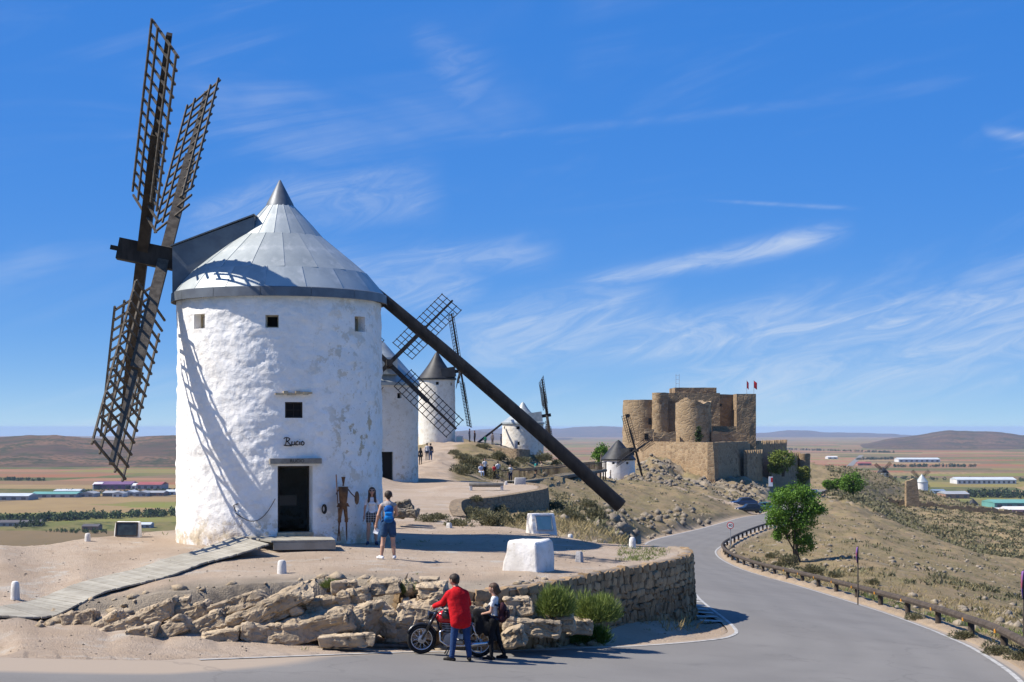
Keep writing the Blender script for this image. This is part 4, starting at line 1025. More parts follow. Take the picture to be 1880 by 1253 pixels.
while zc > -5.75:
    h = rgs.uniform(.15, .26); t = rgs.uniform(0, .3)
    while t < seg[-1]:
        w = rgs.choice((rgs.uniform(.17, .27), rgs.uniform(.24, .44))); p, d, o_ = wall_at(t + w / 2); zb = gz0(p.x + o_.x * .5, p.y + o_.y * .5) - .05; ztop = p.z + .05
        zm = zc - h / 2 - (zmax - p.z)
        if zm > zb - .05:
            fr_ = (p.z - zm) / max(.3, p.z - zb); out = -.05 + .14 * fr_ + rgs.uniform(-.02, .035)
            M = Matrix((d, -o_, Vector((0, 0, 1)))).transposed().to_4x4()
            M = Matrix.Translation((p.x + o_.x * out, p.y + o_.y * out, zm + rgs.uniform(-.02, .02))) @ M @ Matrix.Rotation(rgs.uniform(-.3, .3), 4, 'Y') @ Matrix.Diagonal((w * 1.02, rgs.uniform(.22, .30), h * rgs.uniform(.75, 1.25), 1))
            me_ = rgs.choice(STONES); cnt += 1
            if cnt <= 296: place(me_, 'stone', rw, M)
            else: extra.add([M @ v.co for v in me_.vertices], [tuple(p_.vertices) for p_ in me_.polygons])
        t += w
    zc -= h * .95
if extra.v: tag(extra.build('wall_stones', M_STONE, rw), kind='stuff')
# coping of sandy mortar
cp = MB(); vs = []; fs = []
for k in range(91):
    p, d, o_ = wall_at(seg[-1] * k / 90); j = .02 * mnoise.noise(Vector((k * .5, 0, 0)))
    vs += [(p.x + o_.x * .07, p.y + o_.y * .07, p.z - .03 + j), (p.x + o_.x * .02, p.y + o_.y * .02, p.z + .035 + j), (p.x - o_.x * .22, p.y - o_.y * .22, p.z + .03 + j), (p.x - o_.x * .35, p.y - o_.y * .35, p.z - .04)]
    if k:
        b_ = (k - 1) * 4
        for q in range(3): fs.append((b_ + q, b_ + 4 + q, b_ + 5 + q, b_ + 1 + q))
cp.add(vs, fs).build('coping', material('sandy_mortar', (.30, .24, .175), .95, (.24, .185, .13), 3, 6, .5, 20), rw, True)

def metric_rock(seed, dims, slab):
    """a broken block of bedrock, cracked at the scale of its real size"""
    rg = random.Random(seed); bm = bmesh.new()
    if slab:
        bmesh.ops.create_cube(bm, size=1.0)
        for v in bm.verts: v.co += Vector((rg.uniform(-.14, .08) * (1 if v.co.x > 0 else -1), rg.uniform(-.12, .08) * (1 if v.co.y > 0 else -1), rg.uniform(-.24, .05) * (1 if v.co.z > 0 else -1)))
    else:
        for k in range(13):
            v = Vector((rg.gauss(0, 1), rg.gauss(0, 1), rg.gauss(0, 1))).normalized(); m_ = max(abs(v.x), abs(v.y), abs(v.z)); bm.verts.new((v * .12 + v / m_ * .38) * rg.uniform(.88, 1.08))
        r = bmesh.ops.convex_hull(bm, input=bm.verts[:]); bmesh.ops.delete(bm, geom=[g for g in r['geom_interior'] if isinstance(g, bmesh.types.BMVert)], context='VERTS')
    for v in bm.verts: v.co = Vector((v.co.x * dims[0], v.co.y * dims[1], v.co.z * dims[2]))
    bmesh.ops.bevel(bm, geom=bm.edges[:], offset=min(dims) * .07, segments=1, affect='EDGES'); bmesh.ops.triangulate(bm, faces=bm.faces[:])
    for _ in range(5):
        le = [e for e in bm.edges if e.calc_length() > .075]
        if not le or len(bm.faces) > 7000: break
        bmesh.ops.subdivide_edges(bm, edges=le, cuts=1); bmesh.ops.triangulate(bm, faces=[f for f in bm.faces if len(f.verts) > 3])
    bm.normal_update(); off = Vector((seed * 2.3, seed * 1.1, seed * .7)); q = Quaternion((rg.uniform(-1, 1), rg.uniform(-1, 1), rg.uniform(-1, 1)), rg.uniform(.2, .6)) if False else Matrix.Rotation(rg.uniform(-.5, .5), 3, 'X') @ Matrix.Rotation(rg.uniform(-.5, .5), 3, 'Z')
    am = min(1.0, min(dims) / .45)
    for v in bm.verts:
        p = q @ v.co + off; c1 = mnoise.cell(Vector((p.x * 3.1, p.y * 3.1, p.z * 5.5)) + Vector((1, 1, 1)) * .35 * mnoise.noise(p * 2)); c2 = mnoise.cell(Vector((p.x * 8, p.y * 8, p.z * 13)) + Vector((1, 1, 1)) * .5 * mnoise.noise(p * 5)); fr = mnoise.fractal(p * 5.5, .7, 2.1, 4)
        crack = max(0, .10 - abs(mnoise.noise(p * 1.9 + Vector((7, 3, 1))))) * 10
        v.co += v.normal * am * (c1 * .040 + c2 * .011 + fr * .016 - crack * .05)
    me = bpy.data.meshes.new('rock'); bm.to_mesh(me); bm.free(); return me
def rock(cx, cy, w, h, tilt, s, label, k, depth=.8, mat=None, group='boulders of the outcrop', rz=0.0):
    me = metric_rock(int(cx * 7 + cy), (w / s * 1.06, depth, h / s * 1.12), w > h * 1.05); me.materials.append(mat or M_ROCK)
    c = P(cx, cy, s); o = bpy.data.objects.new('rock', me); COL.objects.link(o)
    o.matrix_basis = Matrix.Translation(c) @ Matrix.Rotation(R(rz), 4, 'Z') @ Matrix.Rotation(-R(tilt), 4, 'Y')
    return tag(o, label, 'rock', group)
for a in (
    (148, 1140, 62, 48, 8, 83.5, 'blocky boulder at the left end of the outcrop beside the boardwalk', 0, .7),
    (200, 1143, 56, 44, 20, 84, 'tawny boulder second from the left end of the outcrop', 1, .7),
    (262, 1138, 140, 42, 24, 84.5, 'long tilted slab near the left end of the outcrop', 2, .9),
    (352, 1122, 72, 50, 15, 83.5, 'dark pitted boulder capping the left part of the outcrop', 3, .8),
    (262, 1160, 54, 34, 5, 86.5, 'small boulder lying in the sand below the tilted slab', 4, .5),
    (322, 1152, 56, 46, 30, 85.8, 'upright boulder wedged below the dark pitted one', 5, .6),
    (450, 1132, 250, 44, 24, 84.3, 'longest tilted slab of the outcrop below the white bollard', 6, 1.1),
    (408, 1163, 70, 36, 10, 86, 'broken rubble boulder under the lower end of the longest slab', 7, .6),
    (485, 1158, 74, 50, -12, 85.6, 'jagged boulder between the two long slabs', 8, .7),
    (551, 1102, 52, 38, 6, 83.6, 'square block of rock set on the middle of the outcrop', 1, .7),
    (572, 1146, 165, 62, 11, 85, 'massive ochre slab with a shadowed overhang at mid outcrop', 0, 1.2),
    (634, 1075, 46, 26, 0, 83, 'small pale boulder on the rim above the massive slab', 3, .5),
    (672, 1132, 76, 92, 4, 84.2, 'tall cracked boulder left of the motorcycle', 5, .9),
    (636, 1172, 98, 26, 3, 87, 'low flat rock in the sand at the foot of the outcrop', 2, .5),
    (706, 1074, 60, 32, 0, 82.5, 'dark knobbly rock on the rim above the tall cracked boulder', 7, .6),
    (752, 1082, 32, 34, 60, 82.5, 'narrow standing stone on the rim above the front wheel', 4, .4),
    (708, 1138, 44, 84, -5, 83.6, 'shadowed upright rock just left of the front wheel', 8, .7),
    (765, 1128, 78, 56, -6, 83.2, 'rounded boulder right behind the motorcycle headlamp', 6, .8),
    (793, 1090, 52, 44, 0, 82.8, 'weathered boulder where the stone wall begins', 1, .7),
    (788, 1067, 34, 15, 0, 81, 'small whitish stone lying on the sand of the rim', 2, .3),
    (752, 1166, 90, 34, 4, 83.4, 'low boulder behind the front wheel', 3, .6),
    (855, 1138, 80, 62, 5, 83.2, 'boulder hidden behind the person in the red jacket', 0, .7),
    (912, 1130, 62, 52, -8, 83, 'grey boulder behind the person in white', 5, .6),
    (952, 1116, 50, 42, 10, 82.5, 'round tan boulder at the wall left of the green bushes', 4, .6),
    (974, 1150, 92, 40, -10, 83, 'sloping tan boulder at the foot of the wall left of the bushes', 7, .7),
    (420, 1108, 140, 26, 17, 83.2, 'pale bedded slab on the bank above the longest slab', 5, 1.0),
    (515, 1103, 84, 28, 14, 83.2, 'short bedded slab left of the square block', 6, .9),
    (600, 1104, 78, 28, 10, 83.2, 'bedded slab right of the square block', 7, .9),
    (500, 1128, 110, 34, 24, 84.4, 'shadowed slab filling the gap under the square block', 2, .9),
    (310, 1112, 84, 24, 15, 83.2, 'flat slab at the top of the left part of the outcrop', 4, .9),
    (650, 1090, 60, 40, 8, 83.2, 'cracked block below the rim left of the dark knobbly rock', 3, .8),
    (378, 1140, 80, 44, 24, 84.8, 'tilted block below the bank left of the longest slab', 1, .8),
    (1022, 1143, 64, 36, 4, 82, 'boulder under the left broom bush at the wall foot', 5, .6),
    (1062, 1150, 46, 30, -6, 80.5, 'small boulder between the two broom bushes at the wall foot', 3, .5),
    (943, 1172, 42, 32, 20, 84.5, 'small loose boulder right of the person in white', 8, .45)):
    a = list(a)
    if a[0] < 745 and a[3] > 20: a[1] += 4; a[3] *= .84
    rock(*a)
for i, a in enumerate(((742, 930, 34, 22, 10, 53, 'dark boulder of the small pile right of the large mill, upper', 3, .8), (732, 943, 26, 20, -10, 54, 'dark boulder of the small pile right of the large mill, lower left', 5, .7), (752, 943, 28, 18, 0, 54, 'dark boulder of the small pile right of the large mill, lower right', 6, .7))):
    rock(*a, mat=M_ROCK_G, group='rock pile by the mill corner')

# ---- boardwalk to the door
bw = root('boardwalk', tuple(pz(120, 1120, -4.15)), 'pale plank boardwalk rising across the sand to the mill door', 'boardwalk')
LB = [pz(*a) for a in ((-40, 1148, -4.32), (0, 1143, -4.30), (70, 1140, -4.27), (130, 1118, -4.10), (200, 1090, -3.90), (310, 1057, -3.58), (385, 1030, -3.42), (498, 1003, -3.15))]
LT = [pz(*a) for a in ((-90, 1128, -4.22), (-40, 1124, -4.18), (0, 1122, -4.16), (60, 1103, -4.02), (140, 1076, -3.85), (250, 1040, -3.52), (330, 1018, -3.38), (440, 988, -3.10))]
ca, cb = catmull([tuple(p) for p in LB], 12), catmull([tuple(p) for p in LT], 12)
mid = (ca + cb) / 2; sg = np.r_[0, np.cumsum(np.linalg.norm(np.diff(mid, axis=0), axis=1))]
def at_(c, t): return Vector([np.interp(t, sg, c[:, i]) for i in range(3)])
for c_ in (ca, cb):
    zz_ = np.array([gz0(p[0], p[1]) for p in c_]); k_ = np.ones(15) / 15; zs_ = np.convolve(np.pad(zz_, 7, mode='edge'), k_, 'valid'); e_ = sstep(len(c_) - 16, len(c_) - 1, np.arange(len(c_)))
    c_[:, 2] = zs_ * (1 - e_) + c_[:, 2] * e_ + .02
t = 0.0; rgs = random.Random(8)
while t < sg[-1] - .13:
    a0_, b0_, a1_, b1_ = at_(ca, t), at_(cb, t), at_(ca, t + .128), at_(cb, t + .128); j = rgs.uniform(-.006, .008); e = rgs.uniform(-.03, .03)
    dd = (a0_ - b0_).normalized() * e; up = Vector((0, 0, .06 + j))
    lowv = [v - Vector((0, 0, .0)) + up * .3 for v in (a0_ + dd, a1_ + dd, b1_, b0_)]; top = [v + up for v in (a0_ + dd, a1_ + dd, b1_, b0_)]
    mb = MB(); mb.add(lowv + top, [(0, 1, 2, 3), (7, 6, 5, 4), (0, 4, 5, 1), (1, 5, 6, 2), (2, 6, 7, 3), (3, 7, 4, 0)]); mb.build('plank', M_GREYWOOD, bw)
    t += .14
# landing at the door: planks on joists
q0, q1, q2, q3 = pz(498, 1003, -3.22), pz(616, 1000, -3.20), pz(610, 983, -3.02), pz(440, 988, -3.13)
for k in range(13):
    a_, b_ = q0.lerp(q1, k / 13), q3.lerp(q2, k / 13); a2, b2 = q0.lerp(q1, (k + .93) / 13), q3.lerp(q2, (k + .93) / 13)
    a_, a2, b_, b2 = [Vector((v.x, v.y, -3.12 if v.y > 40 else v.z)) for v in (a_, a2, b_, b2)]
    mb = MB(); dz = Vector((0, 0, .05)); mb.add([a_, a2, b2, b_, a_ + dz, a2 + dz, b2 + dz, b_ + dz], [(3, 2, 1, 0), (4, 5, 6, 7), (0, 1, 5, 4), (1, 2, 6, 5), (2, 3, 7, 6), (3, 0, 4, 7)]); mb.build('plank', M_GREYWOOD, bw)
jo = MB(); jo.bar(Vector((q0.x + .05, q0.y + .04, -3.23)), Vector((q1.x, q1.y + .04, -3.23)), .08, .20); jo.build('edge_beam', M_GREYWOOD, bw)
# ---- stone slab floor patch and small things on the terrace
M_PLASTER = material('whitewashed_block', (.70, .68, .65), .9, (.56, .53, .48), 2.0, 6, .6, 9, .2, var2=(.45, .40, .33), scale2=4, lo2=.62, hi2=.72, bdist=.04)
M_GRANITE = material('pale_granite', (.42, .41, .40), .85, (.28, .27, .27), 22, 5, .4, 30, .2)
def bevel_obj(mb, name, mat, parent, bev, seg=3, jit=0.0, sub=0):
    bm = bmesh.new(); vv = [bm.verts.new(v) for v in mb.v]
    for f in mb.f: bm.faces.new([vv[i] for i in f])
    bmesh.ops.recalc_face_normals(bm, faces=bm.faces[:])
    bmesh.ops.bevel(bm, geom=bm.edges[:], offset=bev, segments=seg, affect='EDGES', profile=.6)
    if sub: bmesh.ops.subdivide_edges(bm, edges=bm.edges[:], cuts=sub, use_grid_fill=True)
    bm.normal_update()
    if jit:
        for v in bm.verts: v.co += v.normal * jit * mnoise.fractal(v.co * 2.7, .9, 2.0, 3)
    me = bpy.data.meshes.new(name); bm.to_mesh(me); bm.free(); me.materials.append(mat)
    me.polygons.foreach_set('use_smooth', [True] * len(me.polygons)); me.set_sharp_from_angle(angle=R(45))
    return link(me, name, parent)
def hexa(lo, hi):
    mb = MB(); mb.add(lo + hi, [(3, 2, 1, 0), (4, 5, 6, 7), (0, 1, 5, 4), (1, 2, 6, 5), (2, 3, 7, 6), (3, 0, 4, 7)]); return mb
def grounded(px, py, z): p = pz(px, py, z); p.z = gz(p.x, p.y); return p
c = grounded(972, 1046, -3.56)
def blockpts(c, w0, d0, w1, d1, h, ang, sh=(0, 0)):
    r_ = Matrix.Rotation(R(ang), 3, 'Z'); lo = [c + r_ @ Vector((sx * w0 / 2, sy * d0 / 2, -.12)) for sx, sy in ((-1, -1), (1, -1), (1, 1), (-1, 1))]
    hi = [c + r_ @ Vector((sx * w1 / 2 + sh[0], sy * d1 / 2 + sh[1], h)) for sx, sy in ((-1, -1), (1, -1), (1, 1), (-1, 1))]; return lo, hi
lo, hi = blockpts(c, 1.02, .95, .86, .80, .73, -32)
o = bevel_obj(hexa(lo, hi), 'stone_block', M_PLASTER, None, .09, 3, .05, 2); tag(o, 'big whitewashed cube of stone on the terrace above the wall', 'stone block')
def bollard(px, py, z, w, h, label, flat=False, mat=None):
    c = grounded(px, py, z); mb = MB(); n = 14
    prof = [(w * .54, -.1), (w * .53, 0), (w * .50, h * .55), (w * .45, h * .85), (w * .33, h * .97), (w * .12, h), (0, h)]
    if flat: prof = [(w * .62, -.1), (w * .60, 0), (w * .48, h * .9), (w * .40, h), (0, h)]; n = 5
    mb.lathe(prof, n, c); o = mb.build('bollard', mat or M_PLASTER, None, 40); return tag(o, label, 'bollard', 'white marker stones')
bollard(517.5, 1051, -3.52, .22, .33, 'white rounded bollard standing on the sand in front of the mill door')
bollard(28, 1100, -4.0, .20, .42, 'white rounded bollard by the boardwalk at the far left')
bollard(161, 993, -3.3, .17, .24, 'small white bollard next to the information block at the left rim')
bollard(1161, 1007, -3.65, .20, .34, 'white bollard at the back right rim of the terrace')
bollard(1063, 1033, -3.62, .21, .28, 'grey tapered granite stone right of the big white block', True, M_GRANITE)
bollard(1047, 980, -3.6, .17, .22, 'small white bollard behind the metal grate', False)
bollard(824, 968, -3.42, .20, .17, 'low white stone by the shrubs at the path edge', True)
# information blocks
M_PANEL = material('dark_panel', (.02, .025, .028), .35, (.035, .05, .05), 6, 3, spec=.5)
M_PANELG = material('faded_green_panel', (.22, .36, .34), .35, (.30, .42, .40), 5, 3, spec=.5)
def info_block(px, py, s_or_z, w, d, h, ang, label, panel, back, pw=.8, ph=.72, sy=1.0):
    c = grounded(px, py, s_or_z); g = root('information_block', tuple(c), label, 'information board', 'whitewashed information blocks')
    r_ = Matrix.Rotation(R(ang), 3, 'Z')
    lo = [c + r_ @ Vector((x_, y_, -.1)) for x_, y_ in ((-w / 2, 0), (w / 2, 0), (w / 2, d), (-w / 2, d))]
    hi = [c + r_ @ Vector((x_, y_, h)) for x_, y_ in ((-w * .47, back), (w * .47, back), (w * .45, d * .95), (-w * .45, d * .95))]
    bevel_obj(hexa(lo, hi), 'block', M_PLASTER, g, .05, 3, .02, 1)
    f0, f1_ = (lo[0] + lo[1]) / 2, (hi[0] + hi[1]) / 2; X_ = (r_ @ Vector((1, 0, 0))); up = (f1_ - f0); f0 = f0 + up * (.1 / up.z if up.z else 0); up = f1_ - f0; nrm = X_.cross(up).normalized()
    cc = f0 + up * .52 + nrm * .012
    mb = MB(); mb.box(cc, (w * pw, .03, up.length * ph), Matrix((X_, -nrm, up.normalized())).transposed()); pl = mb.build('panel', panel, g)
    fr = MB()
    for sx in (-1, 1): fr.box(cc + X_ * sx * w * pw / 2 + nrm * .01, (.035, .04, up.length * ph + .03), Matrix((X_, -nrm, up.normalized())).transposed())
    for sz in (-1, 1): fr.box(cc + up.normalized() * sz * up.length * ph / 2 + nrm * .01, (w * pw - .03, .04, .035), Matrix((X_, -nrm, up.normalized())).transposed())
    fr.build('panel_frame', M_IRON if panel is M_PANEL else M_GRANITE, g)
    return g
info_block(232, 986, -3.3, .80, .35, .46, -2, 'whitewashed block with dark tilted panel at the left rim', M_PANEL, .10, .80, .86)
info_block(1002, 982, -3.56, .92, .62, .66, 24, 'whitewashed console with pale green panel beside the metal grate', M_PANELG, .24, .62, .70)
info_block(843, 817, -2.35, 1.2, .6, .95, 0, 'small whitewashed console on the crest near the far visitors', M_PANELG, .15, .62, .6)
# metal grate
gt = root('metal_grate', tuple(grounded(1070, 990, -3.6)), 'dark metal grate lying on the ground behind the console', 'grate')
gg = grounded(1070, 990, -3.6); mb = MB()
for k in range(12): mb.bar(gg + Vector((-.85, -.28 + k * .05, .06)), gg + Vector((.85, -.28 + k * .05, .06)), .022, .03)
tag(mb.build('bars', M_IRON, gt), kind='stuff')
mb = MB()
for y_ in (-.33, .33): mb.bar(gg + Vector((-.9, y_, .05)), gg + Vector((.9, y_, .05)), .05, .06)
for x_ in (-.9, .9): mb.bar(gg + Vector((x_, -.33, .05)), gg + Vector((x_, .33, .05)), .05, .055)
mb.build('grate_frame', M_IRON, gt)
# iron pipe lying in the sand behind the motorcycle
mb = MB(); a_, b_ = grounded(648, 1187, -4.72), grounded(750, 1187, -4.78); mb.tube([a_ + Vector((0, 0, .05)), b_ + Vector((0, 0, .05))], .045, 8); tag(mb.build('wooden_pole', M_OLDWOOD, None), 'thin grey pole lying in the sand at the road edge', 'pole')

# ---- second terrace: rubble wall, bench, block
rw2 = root('retaining_wall', tuple(pz(940, 938, -4.7)), 'lower rubble retaining wall below the stone bench', 'wall')
w2 = catmull([tuple(pz(*a)) for a in RIM_PX[22:30]], 10); mb = MB(); vs = []; fs = []
for k, p in enumerate(w2):
    d = Vector(w2[min(k + 1, len(w2) - 1)] - w2[max(k - 1, 0)]); d.z = 0; d.normalize(); o_ = Vector((d.y, -d.x, 0)); zb = gz0(p[0] + o_.x * .8, p[1] + o_.y * .8) - .5
    vs += [(p[0] + o_.x * .30, p[1] + o_.y * .30, zb), (p[0] + o_.x * .12, p[1] + o_.y * .12, p[2] + .04), (p[0] - o_.x * .4, p[1] - o_.y * .4, p[2] + .04), (p[0] - o_.x * .4, p[1] - o_.y * .4, p[2] - .3)]
    if k:
        b_ = (k - 1) * 4
        for q in range(3): fs.append((b_ + q, b_ + 4 + q, b_ + 5 + q, b_ + 1 + q))
fs += [(0, 1, 2, 3)]; mb.add(vs, fs).build('masonry', M_WALL2, rw2, False)
be = root('bench', tuple(grounded(893, 900, -3.55)), 'long grey stone bench on the second terrace', 'bench')
gb = grounded(893, 900, -3.55); M_BENCH = material('grey_stone', (.30, .275, .225), .9, (.22, .20, .165), 4, 6, .4, 20)
bevel_obj(MB().box(gb + Vector((0, 0, .36)), (1.95, .55, .15)), 'seat', M_BENCH, be, .02, 2)
bevel_obj(MB().box(gb + Vector((0, .22, .25)), (1.7, .10, .10)), 'stretcher', M_BENCH, be, .01, 1)
for sx in (-1, 1): bevel_obj(MB().box(gb + Vector((sx * .88, 0, .11)), (.16, .50, .37)), 'leg', M_PLASTER, be, .02, 2)
lo, hi = blockpts(grounded(955, 890, -3.6), .72, .5, .66, .42, .42, 5); tag(bevel_obj(hexa(lo, hi), 'stone_block', M_GRANITE, None, .04, 2, .02, 1), 'pale granite block at the start of the footbridge', 'stone block')
lo, hi = blockpts(grounded(929, 889, -3.65), .2, .2, .15, .15, .25, 5); tag(bevel_obj(hexa(lo, hi), 'stone_block', M_PLASTER, None, .03, 2), 'small white stone at the right end of the bench', 'stone block')
# wall in front of the squat mill
rw3 = root('retaining_wall', tuple(P(940, 838, 14.5)), 'dark low retaining wall under the squat white mill', 'wall')
w3 = catmull([tuple(P(*a)) for a in ((895, 823, 14.6), (925, 823, 14.9), (958, 825, 15.0), (970, 826, 14.4), (973, 826, 13.2))], 6); mb = MB(); vs = []; fs = []
for k, p in enumerate(w3):
    vs += [(p[0], p[1], p[2] - 2.4), (p[0], p[1], p[2]), (p[0] - .15, p[1] + .5, p[2]), (p[0] - .15, p[1] + .5, p[2] - 2.4)]
    if k:
        b_ = (k - 1) * 4
        for q in range(3): fs.append((b_ + q, b_ + 4 + q, b_ + 5 + q, b_ + 1 + q))
mb.add(vs, fs).build('masonry', M_WALL2, rw3, False)
lo, hi = blockpts(P(947, 822, 14.6), .45, .45, .4, .4, .9, 5); tag(bevel_obj(hexa(lo, hi), 'stone_block', M_GRANITE, None, .03, 2), 'upright pale stone on the low wall of the squat mill', 'stone block')

# ---- footbridge
fb = root('footbridge', tuple(P(945, 884, 18)), 'wooden footbridge on piles crossing the slope towards the castle', 'footbridge')
BA, BB, BC = P(937, 884, 18.6), P(1085, 864, 13.2), P(1103, 861, 12.3)
br = [BA, BA.lerp(BB, .33) + Vector((0, 0, -.05)), BA.lerp(BB, .66), BB, BC]
M_BRIDGE = material('bridge_timber', (.15, .105, .065), .85, (.09, .065, .042), 3, 5, .3, 12)
M_DECK = material('bridge_deck', (.36, .31, .23), .85, (.28, .24, .175), 3, 5)
side = Vector(((BB - BA).y, -(BB - BA).x, 0)).normalized() * .9
cv = catmull([tuple(p) for p in br], 20); mb = MB(); vs = []; fs = []
for k, p in enumerate(cv):
    p = Vector(p); vs += [p - side, p + side, p + side - Vector((0, 0, .12)), p - side - Vector((0, 0, .12))]
    if k:
        b_ = (k - 1) * 4
        for q in range(4): fs.append((b_ + q, b_ + 4 + q, b_ + 4 + (q + 1) % 4, b_ + (q + 1) % 4))
mb.add(vs, fs).build('deck', M_DECK, fb)
for sd in (-1, 1):
    mb = MB(); bal = MB(); bm_ = MB()
    for k in range(len(cv) - 1):
        a_, b_ = Vector(cv[k]) + side * sd * .97, Vector(cv[k + 1]) + side * sd * .97
        mb.bar(a_ + Vector((0, 0, 1.05)), b_ + Vector((0, 0, 1.05)), .14, .12); bm_.bar(a_ - Vector((0, 0, .26)), b_ - Vector((0, 0, .26)), .16, .28)
        n_ = max(1, int((b_ - a_).length / .46))
        for q in range(n_): p = a_.lerp(b_, q / n_); bal.bar(p, p + Vector((0, 0, 1.03)), .04, .04)
    mb.build('handrail', M_BRIDGE, fb); bm_.build('beam', M_BRIDGE, fb); tag(bal.build('balusters', M_BRIDGE, fb), kind='stuff')
    for k in range(0, len(cv) - 1, 6):
        p = Vector(cv[k]) + side * sd * .85; zg = gz(p.x, p.y)
        if p.z - zg > .25: MB().bar((p.x, p.y, zg - .3), (p.x, p.y, p.z - .2), .2, .2).build('pile', M_BRIDGE, fb)

# ---- guardrail
gr = root('guardrail', tuple(RR[70]), 'weathered timber guardrail curving along the outer edge of the road', 'guardrail')
M_RAIL = material('guardrail_timber', (.048, .036, .026), .85, (.085, .066, .05), 4, 6, .4, 20, stretch=(1, 1, 1))
M_REFLECT = material('amber_reflector', (.75, .33, .03), .4)
off = outward(RR, RL, .62); sgr = np.r_[0, np.cumsum(np.linalg.norm(np.diff(off, axis=0), axis=1))]
def rail_at(t):
    p = Vector([np.interp(t, sgr, off[:, i]) for i in range(3)]); q = Vector([np.interp(t + .2, sgr, off[:, i]) for i in range(3)]); return p, (q - p).normalized()
i0 = int(np.argmin(np.hypot(off[:, 0] - 11, off[:, 1] - 31))); t0 = sgr[i0]; t1 = sgr[int(np.argmin(np.hypot(off[:, 0] - 37, off[:, 1] - 207)))]
ts = []; t = t0
while t < t1: ts.append(t); p, d = rail_at(t); t += 5.3 if p.y < 108 else 4.0
pm = MB(); pm.tube([(0, 0, -.5), (0, 0, .55), (0, 0, .60)], [.10, .10, .085], 9); pme = mesh_of(pm, 'post', M_RAIL, 40)
for k, t in enumerate(ts):
    p, d = rail_at(t); o_ = Vector((d.y, -d.x, 0)); p.z -= .04
    place(pme, 'post', gr, Matrix.Translation(p) @ Matrix.Rotation(k * 1.3, 4, 'Z'))
    if k + 1 < len(ts):
        mb = MB(); pts = []
        for q in np.linspace(t, ts[k + 1], 4): x_, d_ = rail_at(q); x_.z += .60; pts.append(x_ - Vector((d_.y, -d_.x, 0)) * .13)
        mb.tube(pts, .115, 8); mb.build('rail', M_RAIL, gr, 40)
    if 31 < p.y < 90: MB().box(p - o_ * .245 + Vector((0, 0, .60)), (.03, .10, .10), d.to_track_quat('Y', 'Z').to_matrix()).build('reflector', M_REFLECT, gr)
# the short rail by the far car park
gr2 = root('guardrail', tuple(P(1500, 905, 7.2)), 'short far guardrail beside the upper car park', 'guardrail')
pts = [Vector(RR[k]) + Vector((1.2, -.4, .75)) for k in range(158, 169)]
mb = MB(); mb.tube(pts, .16, 6); mb.build('rail', M_RAIL, gr2)
for p in pts: MB().bar(p - Vector((0, 0, 1.2)), p, .22, .22).build('post', M_RAIL, gr2)

# ---- signs and banners
M_STEEL = material('galvanised_steel', (.36, .37, .38), .5, metal=.4)
M_RED = material('sign_red', (.55, .02, .025), .45); M_SIGNW = material('sign_white', (.80, .80, .78), .45); M_BLACK = material('sign_black', (.012, .012, .014), .5)
c = P(1341, 1004, 21.4); c.z = gz(c.x, c.y); g = root('speed_sign', tuple(c), 'round speed limit sign with red rim reading 40 by the bend', 'road sign')
ztop = P(1341, 965, 21.4).z; MB().tube([c - Vector((0, 0, .3)), (c.x, c.y, ztop + .2)], .035, 8).build('post', M_STEEL, g)
fw = Vector((-c.x, -c.y, 0)).normalized(); cc = Vector((c.x, c.y, ztop)) + fw * .05
MB().lathe([(0, -.012), (.30, -.012), (.30, .012), (0, .012)], 32, cc, 0, fw).build('disc', M_RED, g)
MB().lathe([(0, 0), (.235, 0), (.235, .006), (0, .006)], 32, cc + fw * .012, 0, fw).build('face', M_SIGNW, g)
M = Matrix((Vector((-fw.y, fw.x, 0)), Vector((0, 0, 1)), fw)).transposed().to_4x4(); M.translation = cc + fw * .022
text_mesh('40', .34, M, M_BLACK, 'numerals', g, .003)
M_BANNER = material('banner_cloth', (.19, .10, .30), .8, (.30, .08, .11), 3.0, 3, lo=.45, hi=.62)
def banner(px, py, s, top, label, bt, bw_, side=-1):
    c = P(px, py, s); c.z = min(c.z, gz(c.x, c.y) + .02); g = root('banner_pole', tuple(c), label, 'banner', 'purple banner poles beside the road'); zt = P(px, top, s).z
    MB().tube([c - Vector((0, 0, .3)), (c.x, c.y, zt)], .028, 8).build('pole', M_OLDWOOD, g)
    n = 10; vs = []; fs = []; z0_ = zt - bt
    for k in range(n + 1):
        t = k / n; w = bw_ * (math.sin(math.pi * min(1, .15 + t * .75)) ** .7)
        for j in range(4): vs.append((c.x + side * w * j / 3, c.y + .05 * math.sin(j * 1.5 + t * 3), z0_ + bt * t - .02 * j))
    for k in range(n):
        for j in range(3): b_ = k * 4 + j; fs.append((b_, b_ + 1, b_ + 5, b_ + 4))
    o = MB().add(vs, fs).build('flag', M_BANNER, g, True); so = o.modifiers.new('thick', 'SOLIDIFY'); so.thickness = .008
banner(1575, 1108, 46.0, 1003, 'purple feather banner on a slim pole at the middle of the guardrail', .62, .085)
banner(1879.5, 1210, 67, 1046, 'purple feather banner cut by the right edge of the picture', .76, .08)
c = P(1415, 893, 9.5); g = root('notice_post', tuple(c), 'white and red upright notice board by the castle path', 'sign')
mb = MB(); mb.box(c + Vector((0, 0, .9)), (.8, .12, 1.9)); mb.build('board', M_SIGNW, g); mb = MB(); mb.box(c + Vector((.2, -.075, 1.2)), (.38, .02, .9)); mb.build('print', M_RED, g)

